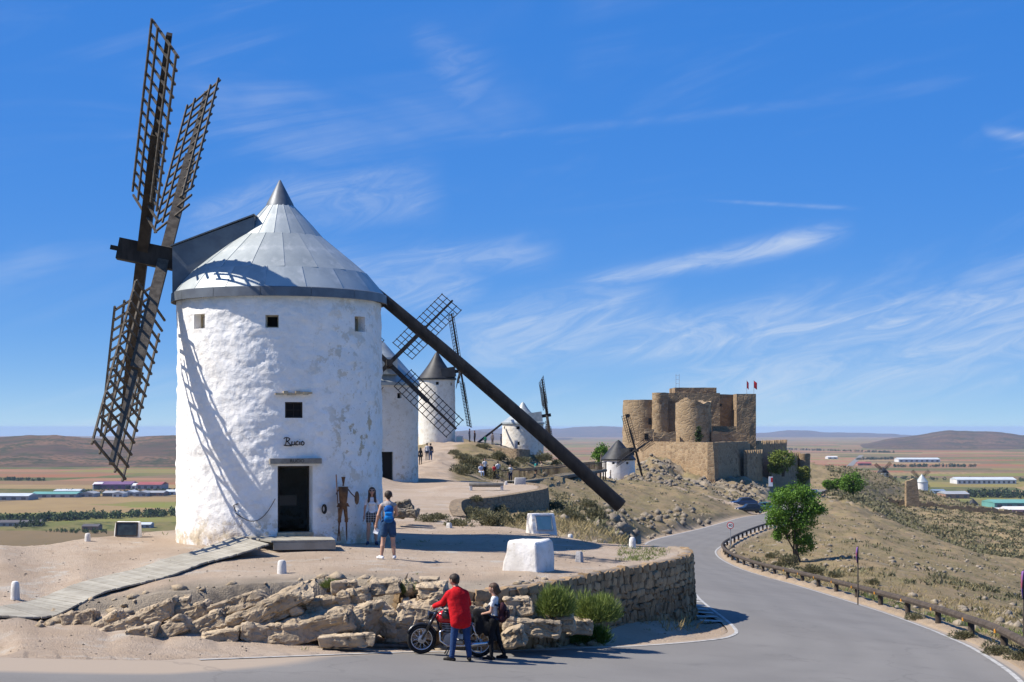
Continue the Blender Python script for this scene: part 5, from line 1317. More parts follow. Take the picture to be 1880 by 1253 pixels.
# ---- cars
M_GLASS = material('car_glass', (.02, .025, .03), .12, spec=.6); M_TYRE = material('tyre', (.015, .015, .016), .85); M_CHROME = material('chrome', (.6, .6, .6), .2, metal=.9)
def car(loc, yaw, paint, label, hatch=True, scale=1.0):
    c = Vector(loc); g = root('parked_car', tuple(c), label, 'car', 'cars parked along the road'); g.rotation_euler.z = yaw; WORLD[g.name] = Vector((0, 0, 0))
    body = [(-2.0, .32), (-2.05, .55), (-2.0, .80), (-1.1, .94), (-.9, .97), (1.45, .98), (1.9, .92), (1.98, .60), (1.95, .32)]
    mb = MB(); mb.prism([(x, -.82, z) for x, z in body], (0, 1.64, 0)); o = bevel_obj(mb, 'body', paint, g, .07, 3)
    cab = [(-1.05, .93), (-.45, 1.40), (.9, 1.44), (1.75 if hatch else 1.3, .96)]
    mb = MB(); lo = [(cab[0][0], -.74, .92), (cab[3][0], -.74, .92), (cab[3][0], .74, .92), (cab[0][0], .74, .92)]; hi = [(cab[1][0], -.58, 1.42), (cab[2][0], -.58, 1.44), (cab[2][0], .58, 1.44), (cab[1][0], .58, 1.42)]
    o = bevel_obj(hexa([Vector(v) for v in lo], [Vector(v) for v in hi]), 'windows', M_GLASS, g, .04, 2)
    mb = MB(); mb.box((.22, 0, 1.455), (1.35, 1.14, .04)); bevel_obj(mb, 'roof', paint, g, .015, 2)
    for x_ in (-1.28, 1.28):
        for y_ in (-.76, .76):
            w = MB().torus((x_, y_, .31), (0, 1, 0), .22, .10, 20, 8).build('wheel', M_TYRE, g, True)
            MB().lathe([(0, -.07), (.19, -.07), (.19, .07), (0, .07)], 14, (x_, y_, .31), 0, (0, 1, 0)).build('rim', M_STEEL, w)
    for y_ in (-.62, .62):
        MB().box((-2.03, y_, .70), (.06, .30, .14)).build('headlight', M_SIGNW, g); MB().box((1.97, y_, .78), (.06, .26, .16)).build('tail_light', M_RED, g)
    return g
P_BLACK = material('black_car_paint', (.012, .014, .02), .25, spec=.6); P_TEAL = material('teal_car_paint', (.10, .24, .26), .3, spec=.6); P_BLUE = material('blue_car_paint', (.03, .05, .11), .25, spec=.6); P_GREY = material('grey_car_paint', (.16, .17, .18), .3, spec=.6)
def carpos(px, py, s, dz=0): p = P(px, py, s); return (p.x, p.y, gz(p.x, p.y) + dz)
car(carpos(1377, 951, 12.6, .03), R(10), P_BLACK, 'black hatchback parked at the bend, nearest of the roadside cars')
car(carpos(1366, 948, 11.9), R(12), P_BLUE, 'dark blue car tucked behind the black hatchback')
car(carpos(1402, 942, 11.6), R(25), P_TEAL, 'teal car behind the tree crown at the bend')
for k, (x_, y_, pm_) in enumerate(((1469, 893, P_BLUE), (1478, 894, P_BLACK), (1487, 895, P_GREY), (1495, 895.5, P_BLUE))):
    car(carpos(x_, y_, 7.4), R(80 - 3 * k), pm_, ['dark blue car parked leftmost below the castle tower', 'black car second in the row below the castle tower', 'grey car third in the row below the castle tower', 'blue car rightmost in the row below the castle tower'][k])

# ------------------------------------------------------------------ castle
M_CASTLE = stone_material('castle_masonry', [(.21, .145, .085), (.33, .235, .14), (.17, .12, .075), (.38, .28, .17)], .8, (.29, .225, .15), .5, (1, 1, 1.7), .08, (.18, .13, .085))
M_CASTLE2 = stone_material('castle_outer_wall', [(.20, .135, .08), (.30, .21, .125), (.17, .115, .07), (.335, .24, .147)], .9, (.33, .26, .17), .4, (1, 1, 1.6), .07, (.25, .185, .12))
M_CASTLED = stone_material('castle_keep', [(.20, .14, .085), (.28, .20, .125), (.17, .12, .075), (.32, .235, .145)], .75, (.24, .18, .12), .5, (1, 1, 1.7), .06, (.165, .12, .08))
cas = root('castle', tuple(P(1300, 868, 8.1)), 'ruined brown stone castle with round towers on the rocky hill', 'castle')
def cwall(p0, p1, ztop, zbot, thick, name, mat, ruin=0.0, crenel=0, seed=0, batter=0.0, nx=None, back=None):
    """masonry run from p0 to p1 (plan points), uneven along its top"""
    p0, p1 = Vector((p0[0], p0[1], 0)), Vector((p1[0], p1[1], 0)); d = p1 - p0; Lg = d.length; d.normalize(); nrm = Vector((d.y, -d.x, 0))
    if nrm.dot(-p0) < 0: nrm = -nrm
    n = nx or max(6, int(Lg / .8)); nz = 10; mb = MB(); vs = []; fs = []
    tops = []
    for i in range(n + 1):
        x = i / n * Lg; zt = ztop + ruin * mnoise.fractal(Vector((x * .35 + seed * 7, seed, 0)), .9, 2, 4)
        if crenel: zt += .55 if int(x / crenel) % 2 == 0 else -.35
        tops.append(zt)
    for lay in (0, 1):
        for i in range(n + 1):
            for j in range(nz + 1):
                t = j / nz; z = zbot + (tops[i] - zbot) * t; q = p0 + d * (i / n * Lg)
                nn = mnoise.fractal(Vector((q.x * .5, q.y * .5, z * .6)), .9, 2, 3) * .10
                q = q + (nrm * (nn + batter * (1 - t)) if lay == 0 else nrm * -thick); vs.append((q.x, q.y, z))
    st = nz + 1; o = (n + 1) * st
    for i in range(n):
        for j in range(nz):
            a = i * st + j; fs.append((a, a + st, a + st + 1, a + 1)); fs.append((o + a, o + a + 1, o + a + st + 1, o + a + st))
        a = i * st + nz; fs.append((a, a + st, o + a + st, o + a))
    for j in range(nz):
        fs.append((j, j + 1, o + j + 1, o + j)); a = n * st + j; fs.append((a, o + a, o + a + 1, a + 1))
    return mb.add(vs, fs).build(name, mat, cas, False)
def ctower(px, s, r, ztop, zbot, name, mat, ruin=0.0, seed=0, batter=.03, flat=False):
    C = P(px, YH, s); n = 40; nz = 16; mb = MB(); vs = []; fs = []
    for i in range(n):
        a = 2 * math.pi * i / n; zt = ztop + ruin * mnoise.fractal(Vector((math.cos(a) * 1.3 + seed, math.sin(a) * 1.3, seed)), .9, 2, 4)
        for j in range(nz + 1):
            t = j / nz; z = zbot + (zt - zbot) * t; rr = r * (1 + batter * (1 - t)) + .14 * mnoise.fractal(Vector((math.cos(a) * r * .6, math.sin(a) * r * .6, z * .6 + seed)), .9, 2, 3)
            vs.append((C.x + rr * math.cos(a), C.y + rr * math.sin(a), z))
    for i in range(n):
        for j in range(nz):
            a, b = i * (nz + 1) + j, ((i + 1) % n) * (nz + 1) + j; fs.append((a, b, b + 1, a + 1))
    vs.append((C.x, C.y, ztop - .9 if ruin else ztop - .25)); c = len(vs) - 1
    for i in range(n): fs.append((i * (nz + 1) + nz, ((i + 1) % n) * (nz + 1) + nz, c))
    return mb.add(vs, fs).build(name, mat, cas, 50)
def XY(px, s): p = P(px, YH, s); return (p.x, p.y)
def zz(py, s): return (YH - py) / s
# outer bailey
cwall(XY(1166, 7.95), XY(1309.5, 8.72), -3.2, -12.5, 1.2, 'bailey_wall', M_CASTLE2, .08, 0, 1, .8)
cwall(XY(1309, 8.73), XY(1374, 8.1), -3.15, -13.5, 1.2, 'bailey_wall', M_CASTLE2, .08, 0, 2, .6)
fl = MB(); pp = [XY(1168, 7.9), XY(1309, 8.62), XY(1372, 8.05), XY(1392, 7.0), XY(1250, 6.7), XY(1150, 6.9)]
fl.prism([(x, y, -9) for x, y in pp], (0, 0, 5.3)).build('bailey_floor', material('bailey_earth', (.33, .25, .16), .95, (.26, .20, .12), .3, 6), cas)
# towers and keep
ctower(1180, 7.65, 4.75, zz(735, 7.65), -5, 'corner_tower', M_CASTLE, .12, 3, .02)
ctower(1212, 7.75, 1.95, zz(721.5, 7.75), -5, 'turret', M_CASTLE, .06, 4, .0)
cwall(XY(1213, 7.72), XY(1322, 7.72), zz(722, 7.72), -5, 12, 'keep', M_CASTLED, .05, 0, 5)
cwall(XY(1239, 7.66), XY(1315.5, 7.66), zz(712, 7.66), 5, 9, 'upper_storey', M_CASTLED, .04, 0, 6)
cwall(XY(1231, 7.5), XY(1242, 7.5), zz(713.5, 7.5), 5, 3, 'stair_head', M_CASTLE2, .05, 0, 16)
cwall(XY(1315, 7.70), XY(1355, 7.66), zz(724.5, 7.68), -5, 9, 'curtain_wall', M_CASTLED, .05, 0, 7)
cwall(XY(1352.5, 7.80), XY(1388, 7.80), zz(723.5, 7.80), -5.5, 6, 'end_tower', M_CASTLED, .04, 0, 9)
ctower(1273, 8.02, 4.05, zz(736, 8.02), -5, 'round_tower', M_CASTLE, 1.1, 12, .03)
for a in ((1184, 1201, 8.0, 789, .25), (1200, 1241, 8.1, 794, .7), (1308, 1352, 7.95, 783, .15), (1306, 1371, 8.08, 793, .55)):
    cwall(XY(a[0], a[2]), XY(a[1], a[2]), zz(a[3], a[2]), -5, .9, 'ruined_wall', M_CASTLE if a[0] < 1220 else M_CASTLED, a[4], 0, a[0])
# lower enclosure to the right
cwall(XY(1373, 7.8), XY(1445, 6.9), zz(813, 7.3), -13, .9, 'crenellated_wall', M_CASTLE2, .05, 1.1, 21, 0, 76)
cwall(XY(1372, 8.3), XY(1400, 8.0), zz(830, 8), -14, .8, 'crenellated_wall', M_CASTLE, .05, 1.0, 22, 0, 40)
cwall(XY(1418, 7.6), XY(1470, 7.05), zz(836, 7.3), -15, .8, 'crenellated_wall', M_CASTLE, .1, 1.1, 23, 0, 60)
ctower(1476.5, 7.1, 1.5, zz(833, 7.1), -16, 'gate_turret', M_CASTLE2, .1, 24, .02)
for px, py, s, w, h in ((1153, 764, 7.95, .7, .8), (1193, 774, 8.0, .7, 1.5), (1323, 744, 7.78, .5, .6), (1187, 802, 8.06, .9, 1.4)):
    p = P(px, py, s); MB().box(p, (w, .3, h)).build('window', M_DARK, cas)
an = MB(); a_ = P(1241, 712, 7.5)
for dx in (0, .8): an.tube([a_ + Vector((dx, 0, -.3)), a_ + Vector((dx, 0, 3.3))], .05, 5)
for k in range(3): an.tube([a_ + Vector((0, 0, 1.0 + k)), a_ + Vector((.8, 0, 1.0 + k))], .035, 5)
tag(an.build('antenna', M_STEEL, None), 'thin metal antenna mast on the castle roof', 'antenna')
for k, px in enumerate((1371, 1384)):
    a_ = P(px, 724, 7.75); g = root('flag', tuple(a_), ['red flag left of the two on the castle end tower', 'red flag right of the two on the castle end tower'][k], 'flag', 'flags on the castle')
    MB().tube([a_ - Vector((0, 0, .3)), a_ + Vector((0, 0, 3.3))], .05, 5).build('pole', M_STEEL, g)
    vs = [(a_.x + .25 * i * (1 if k else .6), a_.y + .06 * math.sin(i * 2), a_.z + 3.2 - j * .55 - .18 * i) for i in range(4) for j in range(4)]
    o = MB().add(vs, [(i * 4 + j, i * 4 + j + 1, i * 4 + j + 5, i * 4 + j + 4) for i in range(3) for j in range(3)]).build('cloth', M_RED, g, True); o.modifiers.new('t', 'SOLIDIFY').thickness = .02
# ruined wall stub on the far slope
rn = root('ruined_wall', tuple(P(1682, 935, 5.6)), 'tall crumbling wall stub on the shrubby far slope', 'ruin')
mb = MB(); vs = []; fs = []; prof = [(1664, 884), (1672, 882), (1678, 879), (1684, 881), (1686, 900), (1689, 934)]
q0 = [P(x, y, 5.6) for x, y in prof]; zb = P(1680, 940, 5.6).z - 2
for p in q0: vs += [(p.x, p.y, p.z), (p.x, p.y + 2.2, p.z), (p.x, p.y, zb), (p.x, p.y + 2.2, zb)]
for i in range(len(q0) - 1):
    a = i * 4; fs += [(a, a + 4, a + 5, a + 1), (a, a + 2, a + 6, a + 4), (a + 1, a + 5, a + 7, a + 3)]
fs += [(0, 1, 3, 2), (20, 22, 23, 21)]; mb.add(vs, fs).build('masonry', M_CASTLE, rn)
lw = MB(); pts = [P(x, y, 5.5) for x, y in ((1625, 930), (1660, 934), (1690, 938), (1760, 943), (1830, 948), (1900, 952))]
for a_, b_ in zip(pts[:-1], pts[1:]):
    for k in range(6):
        u, v = a_.lerp(b_, k / 6), a_.lerp(b_, (k + 1) / 6); u.z = gz(u.x, u.y) + .5; v.z = gz(v.x, v.y) + .5; lw.bar(u, v, 1.0, 2.0 + .5 * math.sin(k * 3 + a_.x))
tag(lw.build('field_wall', M_WALL2, None), 'long low dry stone wall crossing the shrubby far slope', 'wall')

# ------------------------------------------------------------------ vegetation
def leaf_material(name, c0, c1, trans=.25):
    m = bpy.data.materials.new(name); m.use_nodes = True; nt = m.node_tree; N, L = nt.nodes, nt.links
    b = N['Principled BSDF']; b.inputs['Roughness'].default_value = .7; b.inputs['Specular IOR Level'].default_value = .25
    g = N.new('ShaderNodeNewGeometry'); n = N.new('ShaderNodeMix'); n.data_type = 'RGBA'; n.inputs['A'].default_value = c0 + (1,); n.inputs['B'].default_value = c1 + (1,)
    L.new(g.outputs['Random Per Island'], n.inputs['Factor']); L.new(n.outputs['Result'], b.inputs['Base Color'])
    t = N.new('ShaderNodeBsdfTranslucent'); L.new(n.outputs['Result'], t.inputs['Color']); mx = N.new('ShaderNodeMixShader'); mx.inputs[0].default_value = trans
    L.new(b.outputs[0], mx.inputs[1]); L.new(t.outputs[0], mx.inputs[2]); L.new(mx.outputs[0], N['Material Output'].inputs['Surface']); return m
M_LEAF = leaf_material('elm_leaves', (.070, .150, .018), (.155, .28, .040)); M_BROOM = leaf_material('broom_stems', (.12, .17, .035), (.25, .30, .08))
M_SHRUB = leaf_material('shrub_leaves', (.10, .10, .052), (.20, .185, .105)); M_DRY = leaf_material('dry_grass', (.22, .17, .08), (.36, .29, .14)); M_OLIVE = leaf_material('dark_foliage', (.025, .045, .014), (.065, .095, .03)); M_BARK = material('bark', (.07, .055, .04), .9, (.11, .09, .065), 8, 5, .5, 20)
M_WEED = leaf_material('green_weeds', (.09, .13, .03), (.20, .23, .07))
def leaves_np(pos, size, rg, aspect=.55, up=None, name='crown', mat=None, parent=None, dirs=None, droop=0.0):
    """one small diamond per leaf"""
    n = len(pos); pos = np.asarray(pos); size = np.broadcast_to(np.asarray(size, float), (n,))
    a = rg.normal(size=(n, 3)) if dirs is None else np.asarray(dirs) + rg.normal(size=(n, 3)) * .12
    a /= np.linalg.norm(a, axis=1)[:, None]; b = np.cross(a, rg.normal(size=(n, 3))); b /= np.linalg.norm(b, axis=1)[:, None] + 1e-9
    s = size[:, None]; c = np.cross(a, b) * s * .12
    v = np.stack([pos - a * s * .0, pos + a * s * .5 + b * s * aspect * .5 + c, pos + a * s, pos + a * s * .5 - b * s * aspect * .5 + c], 1).reshape(-1, 3)
    q = np.arange(n * 4).reshape(n, 4)
    me = bpy.data.meshes.new(name); me.vertices.add(n * 4); me.vertices.foreach_set('co', v.ravel().astype(np.float32)); me.loops.add(n * 4); me.loops.foreach_set('vertex_index', q.ravel().astype(np.int32))
    me.polygons.add(n); me.polygons.foreach_set('loop_start', np.arange(0, n * 4, 4, dtype=np.int32)); me.polygons.foreach_set('loop_total', np.full(n, 4, np.int32)); me.materials.append(mat); me.update(calc_edges=True)
    return me
def crown_points(n, ells, rg, clumps=60, cr=.16):
    """leaf places gathered into clumps inside a set of ellipsoids"""
    w = np.array([e[3] * e[4] * e[5] for e in ells]) ** .67; w /= w.sum(); cs = []; sc = []
    for k in range(clumps):
        e = ells[rg.choice(len(ells), p=w)]; d = rg.normal(size=3); d /= np.linalg.norm(d); r = rg.uniform(.35, 1.0) ** .5
        cs.append((e[0] + d[0] * e[3] * r, e[1] + d[1] * e[4] * r, e[2] + d[2] * e[5] * r)); sc.append((e[3] + e[4] + e[5]) / 3 * cr * rg.uniform(.7, 1.5))
    i = rg.integers(0, clumps, n); cs = np.array(cs); sc = np.array(sc)
    return cs[i] + rg.normal(size=(n, 3)) * sc[i][:, None] * np.array([1, 1, .8])
def tree(base, ells, label, n=9000, leaf=.16, mat=None, clumps=90, stems=3, seed=0, rad=.12, group='trees on the hill', name='tree', zs=.8, cr=.16):
    rg = np.random.default_rng(seed); b = Vector(base); g = root(name, tuple(b), label, 'tree', group); mb = MB(); rr = random.Random(seed)
    top = max(e[2] + e[5] * .5 for e in ells)
    for k in range(stems):
        e = ells[k % len(ells)]; x0 = b + Vector((rr.uniform(-.4, .4) * (stems > 1), rr.uniform(-.3, .3) * (stems > 1), -.4)); tip = Vector((e[0] + rr.uniform(-.5, .5), e[1], e[2] + e[5] * .4))
        pts = [x0.lerp(tip, t) + Vector((rr.uniform(-.12, .12), rr.uniform(-.12, .12), 0)) * (0 < t < 1) for t in (0, .25, .5, .75, 1)]; mb.tube(pts, [rad, rad * .8, rad * .6, rad * .4, rad * .12], 7)
        for q in range(4):
            a_ = pts[2].lerp(pts[3], rr.random()); e2 = ells[rr.randrange(len(ells))]; t2 = Vector((e2[0] + rr.uniform(-.7, .7) * e2[3], e2[1] + rr.uniform(-.7, .7) * e2[4], e2[2] + rr.uniform(-.2, .7) * e2[5])); mb.tube([a_, a_.lerp(t2, .5) + Vector((0, 0, .15)), t2], [rad * .35, rad * .22, rad * .06], 5)
    mb.build('trunk', M_BARK, g)
    link(leaves_np(crown_points(n, ells, rg, clumps, cr), rg.uniform(.7, 1.3, n) * leaf, rg, .6, mat=mat or M_LEAF), 'crown', g)
    return g
# the tree by the guardrail
tb = P(1466, 1012, 22.5); tb.z = gz(tb.x, tb.y)
def E(px, py, w, h, s, d=None, dy=0): c = P(px, py, s); return (c.x, c.y + dy, c.z, w / s / 2, (d or w / s / 2), h / s / 2)
tree(tb, [E(1455, 935, 95, 75, 22.5, 1.7), E(1430, 925, 55, 55, 22.5, 1.2, -.4), E(1480, 920, 60, 55, 22.5, 1.3, .3), E(1455, 905, 60, 34, 22.5, 1.2), E(1430, 965, 44, 46, 22.5, 1.0), E(1478, 965, 54, 60, 22.5, 1.2), E(1490, 945, 46, 44, 22.5, 1.0), E(1472, 995, 44, 40, 22.5, .9), E(1445, 985, 40, 36, 22.5, .9), E(1486, 1000, 34, 30, 22.5, .8)],
     'leafy green tree with several stems on the slope beyond the guardrail', 17000, .17, M_LEAF, 150, 5, 3, .10)
tree(tuple(P(1436, 872, 8.0)), [E(1434, 848, 42, 42, 8.0), E(1445, 842, 26, 34, 8.0), E(1425, 856, 24, 28, 8.0)], 'loose green tree against the crenellated castle wall', 5000, .42, leaf_material('pale_leaves', (.10, .15, .02), (.19, .23, .05)), 70, 2, 5, .25)
tree(tuple(P(1566, 905, 7.6)), [E(1566, 886, 40, 38, 7.6), E(1555, 892, 24, 26, 7.6)], 'round dark green tree at the end of the car park', 4500, .42, M_LEAF, 60, 1, 6, .28)
tree(tuple(P(1474, 885, 7.6)), [E(1475, 872, 20, 34, 7.6)], 'slim yellow green tree in front of the small castle turret', 2500, .38, leaf_material('yellow_leaves', (.13, .16, .02), (.22, .23, .05)), 40, 1, 7, .18)
tree(tuple(P(1104, 860, 10.5)), [E(1107, 836, 32, 36, 10.0)], 'green tree behind the footbridge end', 2800, .36, M_LEAF, 45, 1, 8, .2)
tree(tuple(P(1282, 812, 8.4)), [E(1282, 803, 12, 18, 8.4), E(1282, 793, 8, 22, 8.4)], 'dark pointed cypress in front of the round castle tower', 1800, .3, M_OLIVE, 40, 1, 9, .15)
for k, (px, w) in enumerate(((1522, 22), (1536, 24), (1550, 20))):
    tree(tuple(P(px, 898, 7.5)), [E(px, 889, w, 16, 7.5)], ['green roadside bush left of the round tree, leftmost', 'green roadside bush left of the round tree, middle', 'green roadside bush touching the round tree'][k], 1400, .34, M_LEAF, 30, 1, 20 + k, .12, 'roadside bushes by the car park', 'bush')
# bright green broom by the wall
def broom(px, py, w, h, s, label, n, seed, mat=None):
    rg = np.random.default_rng(seed); b = P(px, py + h / 2, s); g = root('broom_bush', tuple(b), label, 'bush', 'broom bushes against the stone wall')
    zg_ = gz(b.x, b.y)
    if abs(b.z - zg_) < .45: b.z = zg_
    g.location = (b.x, b.y, zg_); WORLD[g.name] = Vector((b.x, b.y, zg_))
    rx, rz = w / s / 2, h / s / 2; d = rg.normal(size=(n, 3)); d[:, 2] = np.abs(d[:, 2]) * .9 + .1; d /= np.linalg.norm(d, axis=1)[:, None]; r = rg.uniform(.25, 1, n) ** .6
    sub = rg.integers(0, 9, n); cl = rg.normal(size=(9, 3)) * np.array([.42, .3, .18]); 
    pos = np.stack([b.x + (d[:, 0] * r * .8 + cl[sub, 0]) * rx, b.y + (d[:, 1] * r * .7 + cl[sub, 1]) * rx * .7, b.z + .02 + (d[:, 2] * r * 1.5 + cl[sub, 2]) * rz], 1)
    dirs = d + np.array([0, 0, .55]); me = leaves_np(pos, rg.uniform(.10, .22, n), rg, .08, mat=mat or M_BROOM, dirs=dirs); link(me, 'foliage', g)
    mb = MB(); rr = random.Random(seed)
    for k in range(9): mb.tube([b + Vector((rr.uniform(-.08, .08), .1, -.05)), b + Vector((rr.uniform(-.6, .6) * rx, rr.uniform(-.4, .4) * rx, rz * rr.uniform(.5, 1.1)))], [.02, .006], 5)
    mb.build('stems', M_BARK, g); g.children[-1]['kind'] = 'stuff'
broom(1018, 1100, 48, 62, 82.5, 'bright green broom bush left of the pair on the stone wall', 5200, 1)
broom(1098, 1112, 66, 58, 79.5, 'larger bright green broom bush right of the pair on the stone wall', 7500, 2)
broom(1090, 1146, 50, 40, 77.4, 'dark green grassy bush below the two broom bushes at the wall foot', 4200, 3, leaf_material('rush_blades', (.05, .10, .015), (.12, .20, .035)))
broom(895, 1116, 40, 30, 82, 'pale grass tuft between the person in red and the person in white', 1200, 4, M_WEED)
broom(742, 1085, 26, 18, 82.5, 'small green tuft on the rim between dark rocks', 700, 5, M_WEED)
broom(605, 1078, 22, 12, 83, 'tiny green tuft in a notch of the slab rim', 400, 6, M_WEED)
broom(700, 935, 16, 14, 55, 'small green weed at the corner of the large mill', 300, 7, M_WEED)
# grey-green bushes on the slopes: four alike bodies, many places
BUSH = []
for k in range(4):
    rg = np.random.default_rng(40 + k); n = 1100; d = rg.normal(size=(n, 3)); d[:, 2] = np.abs(d[:, 2]); d /= np.linalg.norm(d, axis=1)[:, None]; sub = rg.integers(0, 8, n); cl = rg.normal(size=(8, 3)) * np.array([.3, .3, .1]); r = rg.uniform(.4, 1, n) ** .5
    pos = np.stack([d[:, 0] * r * .38 + cl[sub, 0], d[:, 1] * r * .38 + cl[sub, 1], np.abs(d[:, 2] * r * .62 + cl[sub, 2]) + .02], 1)
    BUSH.append(leaves_np(pos, rg.uniform(.10, .2, n), rg, .35, mat=M_SHRUB, name='bush', dirs=d + np.array([0, 0, .4])))
ORD = 'first second third fourth fifth sixth seventh eighth ninth tenth eleventh twelfth thirteenth fourteenth fifteenth sixteenth seventeenth'.split()
def bushes(lst, label, group):
    rank = {i: r for r, i in enumerate(sorted(range(len(lst)), key=lambda q: lst[q][0]))}
    for i, (px, py, w, h, s) in enumerate(lst):
        p = P(px, py + h * .5, s); hit = ground_hit(px, py + h * .45, s * 2.2, max(4, s * .45))
        if hit is not None and abs(FPX / hit.y - s) < s * .5: p = hit
        s2 = FPX / p.y; o = bpy.data.objects.new('bush', BUSH[i % 4]); COL.objects.link(o)
        o.matrix_basis = Matrix.Translation((p.x, p.y, p.z - .05)) @ Matrix.Rotation(i * 1.9, 4, 'Z') @ Matrix.Diagonal((w / s2, w / s2, h / s2 * 1.25, 1)); tag(o, '%s, %s from the left' % (label, ORD[rank[i]]), 'bush', group)
bushes([(850, 862, 30, 22, 18), (870, 850, 36, 24, 17), (900, 868, 40, 20, 18), (850, 838, 22, 12, 16), (835, 830, 16, 10, 15), (918, 838, 26, 18, 15), (945, 852, 22, 14, 16), (880, 838, 24, 10, 16), (960, 846, 20, 12, 15), (990, 842, 18, 14, 14), (1003, 838, 18, 16, 14), (1020, 848, 14, 12, 14), (890, 820, 14, 10, 14.5), (877, 818, 8, 6, 14.5)],
       'grey green bush on the dry slope above the footbridge', 'bushes above the footbridge')
bushes([(785, 950, 28, 18, 46), (812, 948, 24, 14, 46), (845, 958, 40, 18, 46), (868, 938, 26, 20, 42), (885, 945, 44, 26, 42), (905, 955, 36, 24, 43), (930, 952, 34, 26, 42), (955, 950, 20, 22, 40), (985, 945, 30, 18, 38), (1040, 942, 34, 20, 36), (1058, 948, 26, 22, 36), (1090, 945, 32, 28, 34), (1020, 930, 30, 20, 33), (870, 922, 22, 12, 38), (1075, 925, 26, 16, 30), (920, 936, 30, 18, 40)],
       'grey green bush below the stone bench terrace', 'bushes below the bench terrace')
bushes([(1447, 1030, 22, 26, 30), (1500, 1048, 34, 22, 40), (1418, 1020, 18, 12, 26), (1430, 1035, 22, 10, 30), (1680, 1130, 26, 14, 56), (1770, 1165, 40, 18, 62), (1840, 1190, 44, 22, 66), (1870, 1200, 40, 24, 68), (1535, 1055, 18, 14, 40), (1600, 1068, 20, 12, 46)], 'grey green bush just outside the guardrail', 'bushes outside the guardrail')

# low dry cover that nobody could count
def ground_scatter(name, n, region, size, mat, seed, aspect=.12, blades=7, umin=-.46, umax=.46, spread=.12, reject=None, up=.9, zoff=0):
    rg = np.random.default_rng(seed); (u0, u1), (y0, y1) = region
    Y = np.exp(rg.uniform(math.log(y0), math.log(y1), n)); X = rg.uniform(u0, u1, n) * Y; sd = np.where((Y < 180) & (X < 18), poly_sd(X, Y), -9); rd = road_sd(X, Y)
    keep = (rd < -.5) if reject is None else reject(X, Y, sd, rd, rg)
    X, Y = X[keep], Y[keep]; Z = ground_z(X, Y); m = len(X); sz = rg.uniform(.6, 1.4, m) * size * (1 if np.isscalar(size) else 1)
    pos = np.repeat(np.stack([X, Y, Z], 1), blades, 0) + rg.normal(size=(m * blades, 3)) * np.array([1, 1, 0]) * np.repeat(sz, blades)[:, None] * spread * 4
    pos[:, 2] += zoff
    d = rg.normal(size=(m * blades, 3)) * .6; d[:, 2] = up
    me = leaves_np(pos, np.repeat(sz, blades) * rg.uniform(.6, 1.2, m * blades), rg, aspect, mat=mat, dirs=d, name=name); o = link(me, name); tag(o, kind='stuff'); return o
dens = lambda X, Y, s: fbm(X / 9, Y / 9, oct=3, seed=s)
g1 = ground_scatter('dry_grass', 9000, ((-.02, .40), (40, 260)), .30, M_DRY, 1, .10, 7, reject=lambda X, Y, sd, rd, rg: (rd < -.9) & (sd < -.4) & (dens(X, Y, 2) > -.15))
tag(g1, 'sparse dry yellow grass over the slopes', 'grass')
g2 = ground_scatter('scrub', 5200, ((.0, .36), (75, 640)), .33, M_SHRUB, 2, .35, 12, reject=lambda X, Y, sd, rd, rg: (rd < -2) & (sd < -.5) & (rg.random(len(X)) < .08 + .8 * sstep(0, .35, dens(X, Y, 5))), spread=.16)
tag(g2, 'low grey green scrub dotted over the hillsides', 'scrub')
g3 = ground_scatter('weeds', 420, ((-.33, .13), (30, 56)), .10, M_WEED, 4, .14, 8, reject=lambda X, Y, sd, rd, rg: (rd < -.15) & (np.hypot(X - MC.x, Y - MC.y) > 3.3) & ((dens(X * 4, Y * 4, 9) > .28) | ((sd < .2) & (sd > -1.2) & (rg.random(len(X)) < .35))))
tag(g3, 'scattered small weeds on the sandy ground', 'weeds')
g7 = ground_scatter('grass_patch', 260, ((.068, .097), (43, 50)), .10, M_WEED, 11, .14, 8, reject=lambda X, Y, sd, rd, rg: (sd > .5) & (dens(X * 3, Y * 3, 17) > .02)); tag(g7, 'thin yellow green grass on the terrace near its right rim', 'grass')
g5 = ground_scatter('dotted_scrub', 4200, ((.20, .345), (330, 680)), .75, M_SHRUB, 7, .5, 8, spread=.2, up=.6); tag(g5, 'dark scrub dotting the far hillside', 'scrub')
g6 = ground_scatter('verge_grass', 1500, ((.20, .345), (36, 80)), .22, M_WEED, 8, .10, 8, reject=lambda X, Y, sd, rd, rg: (rd < -.75) & (rd > -4) & (dens(X * 2, Y * 2, 3) > 0)); tag(g6, 'green grass along the guardrail foot', 'grass')
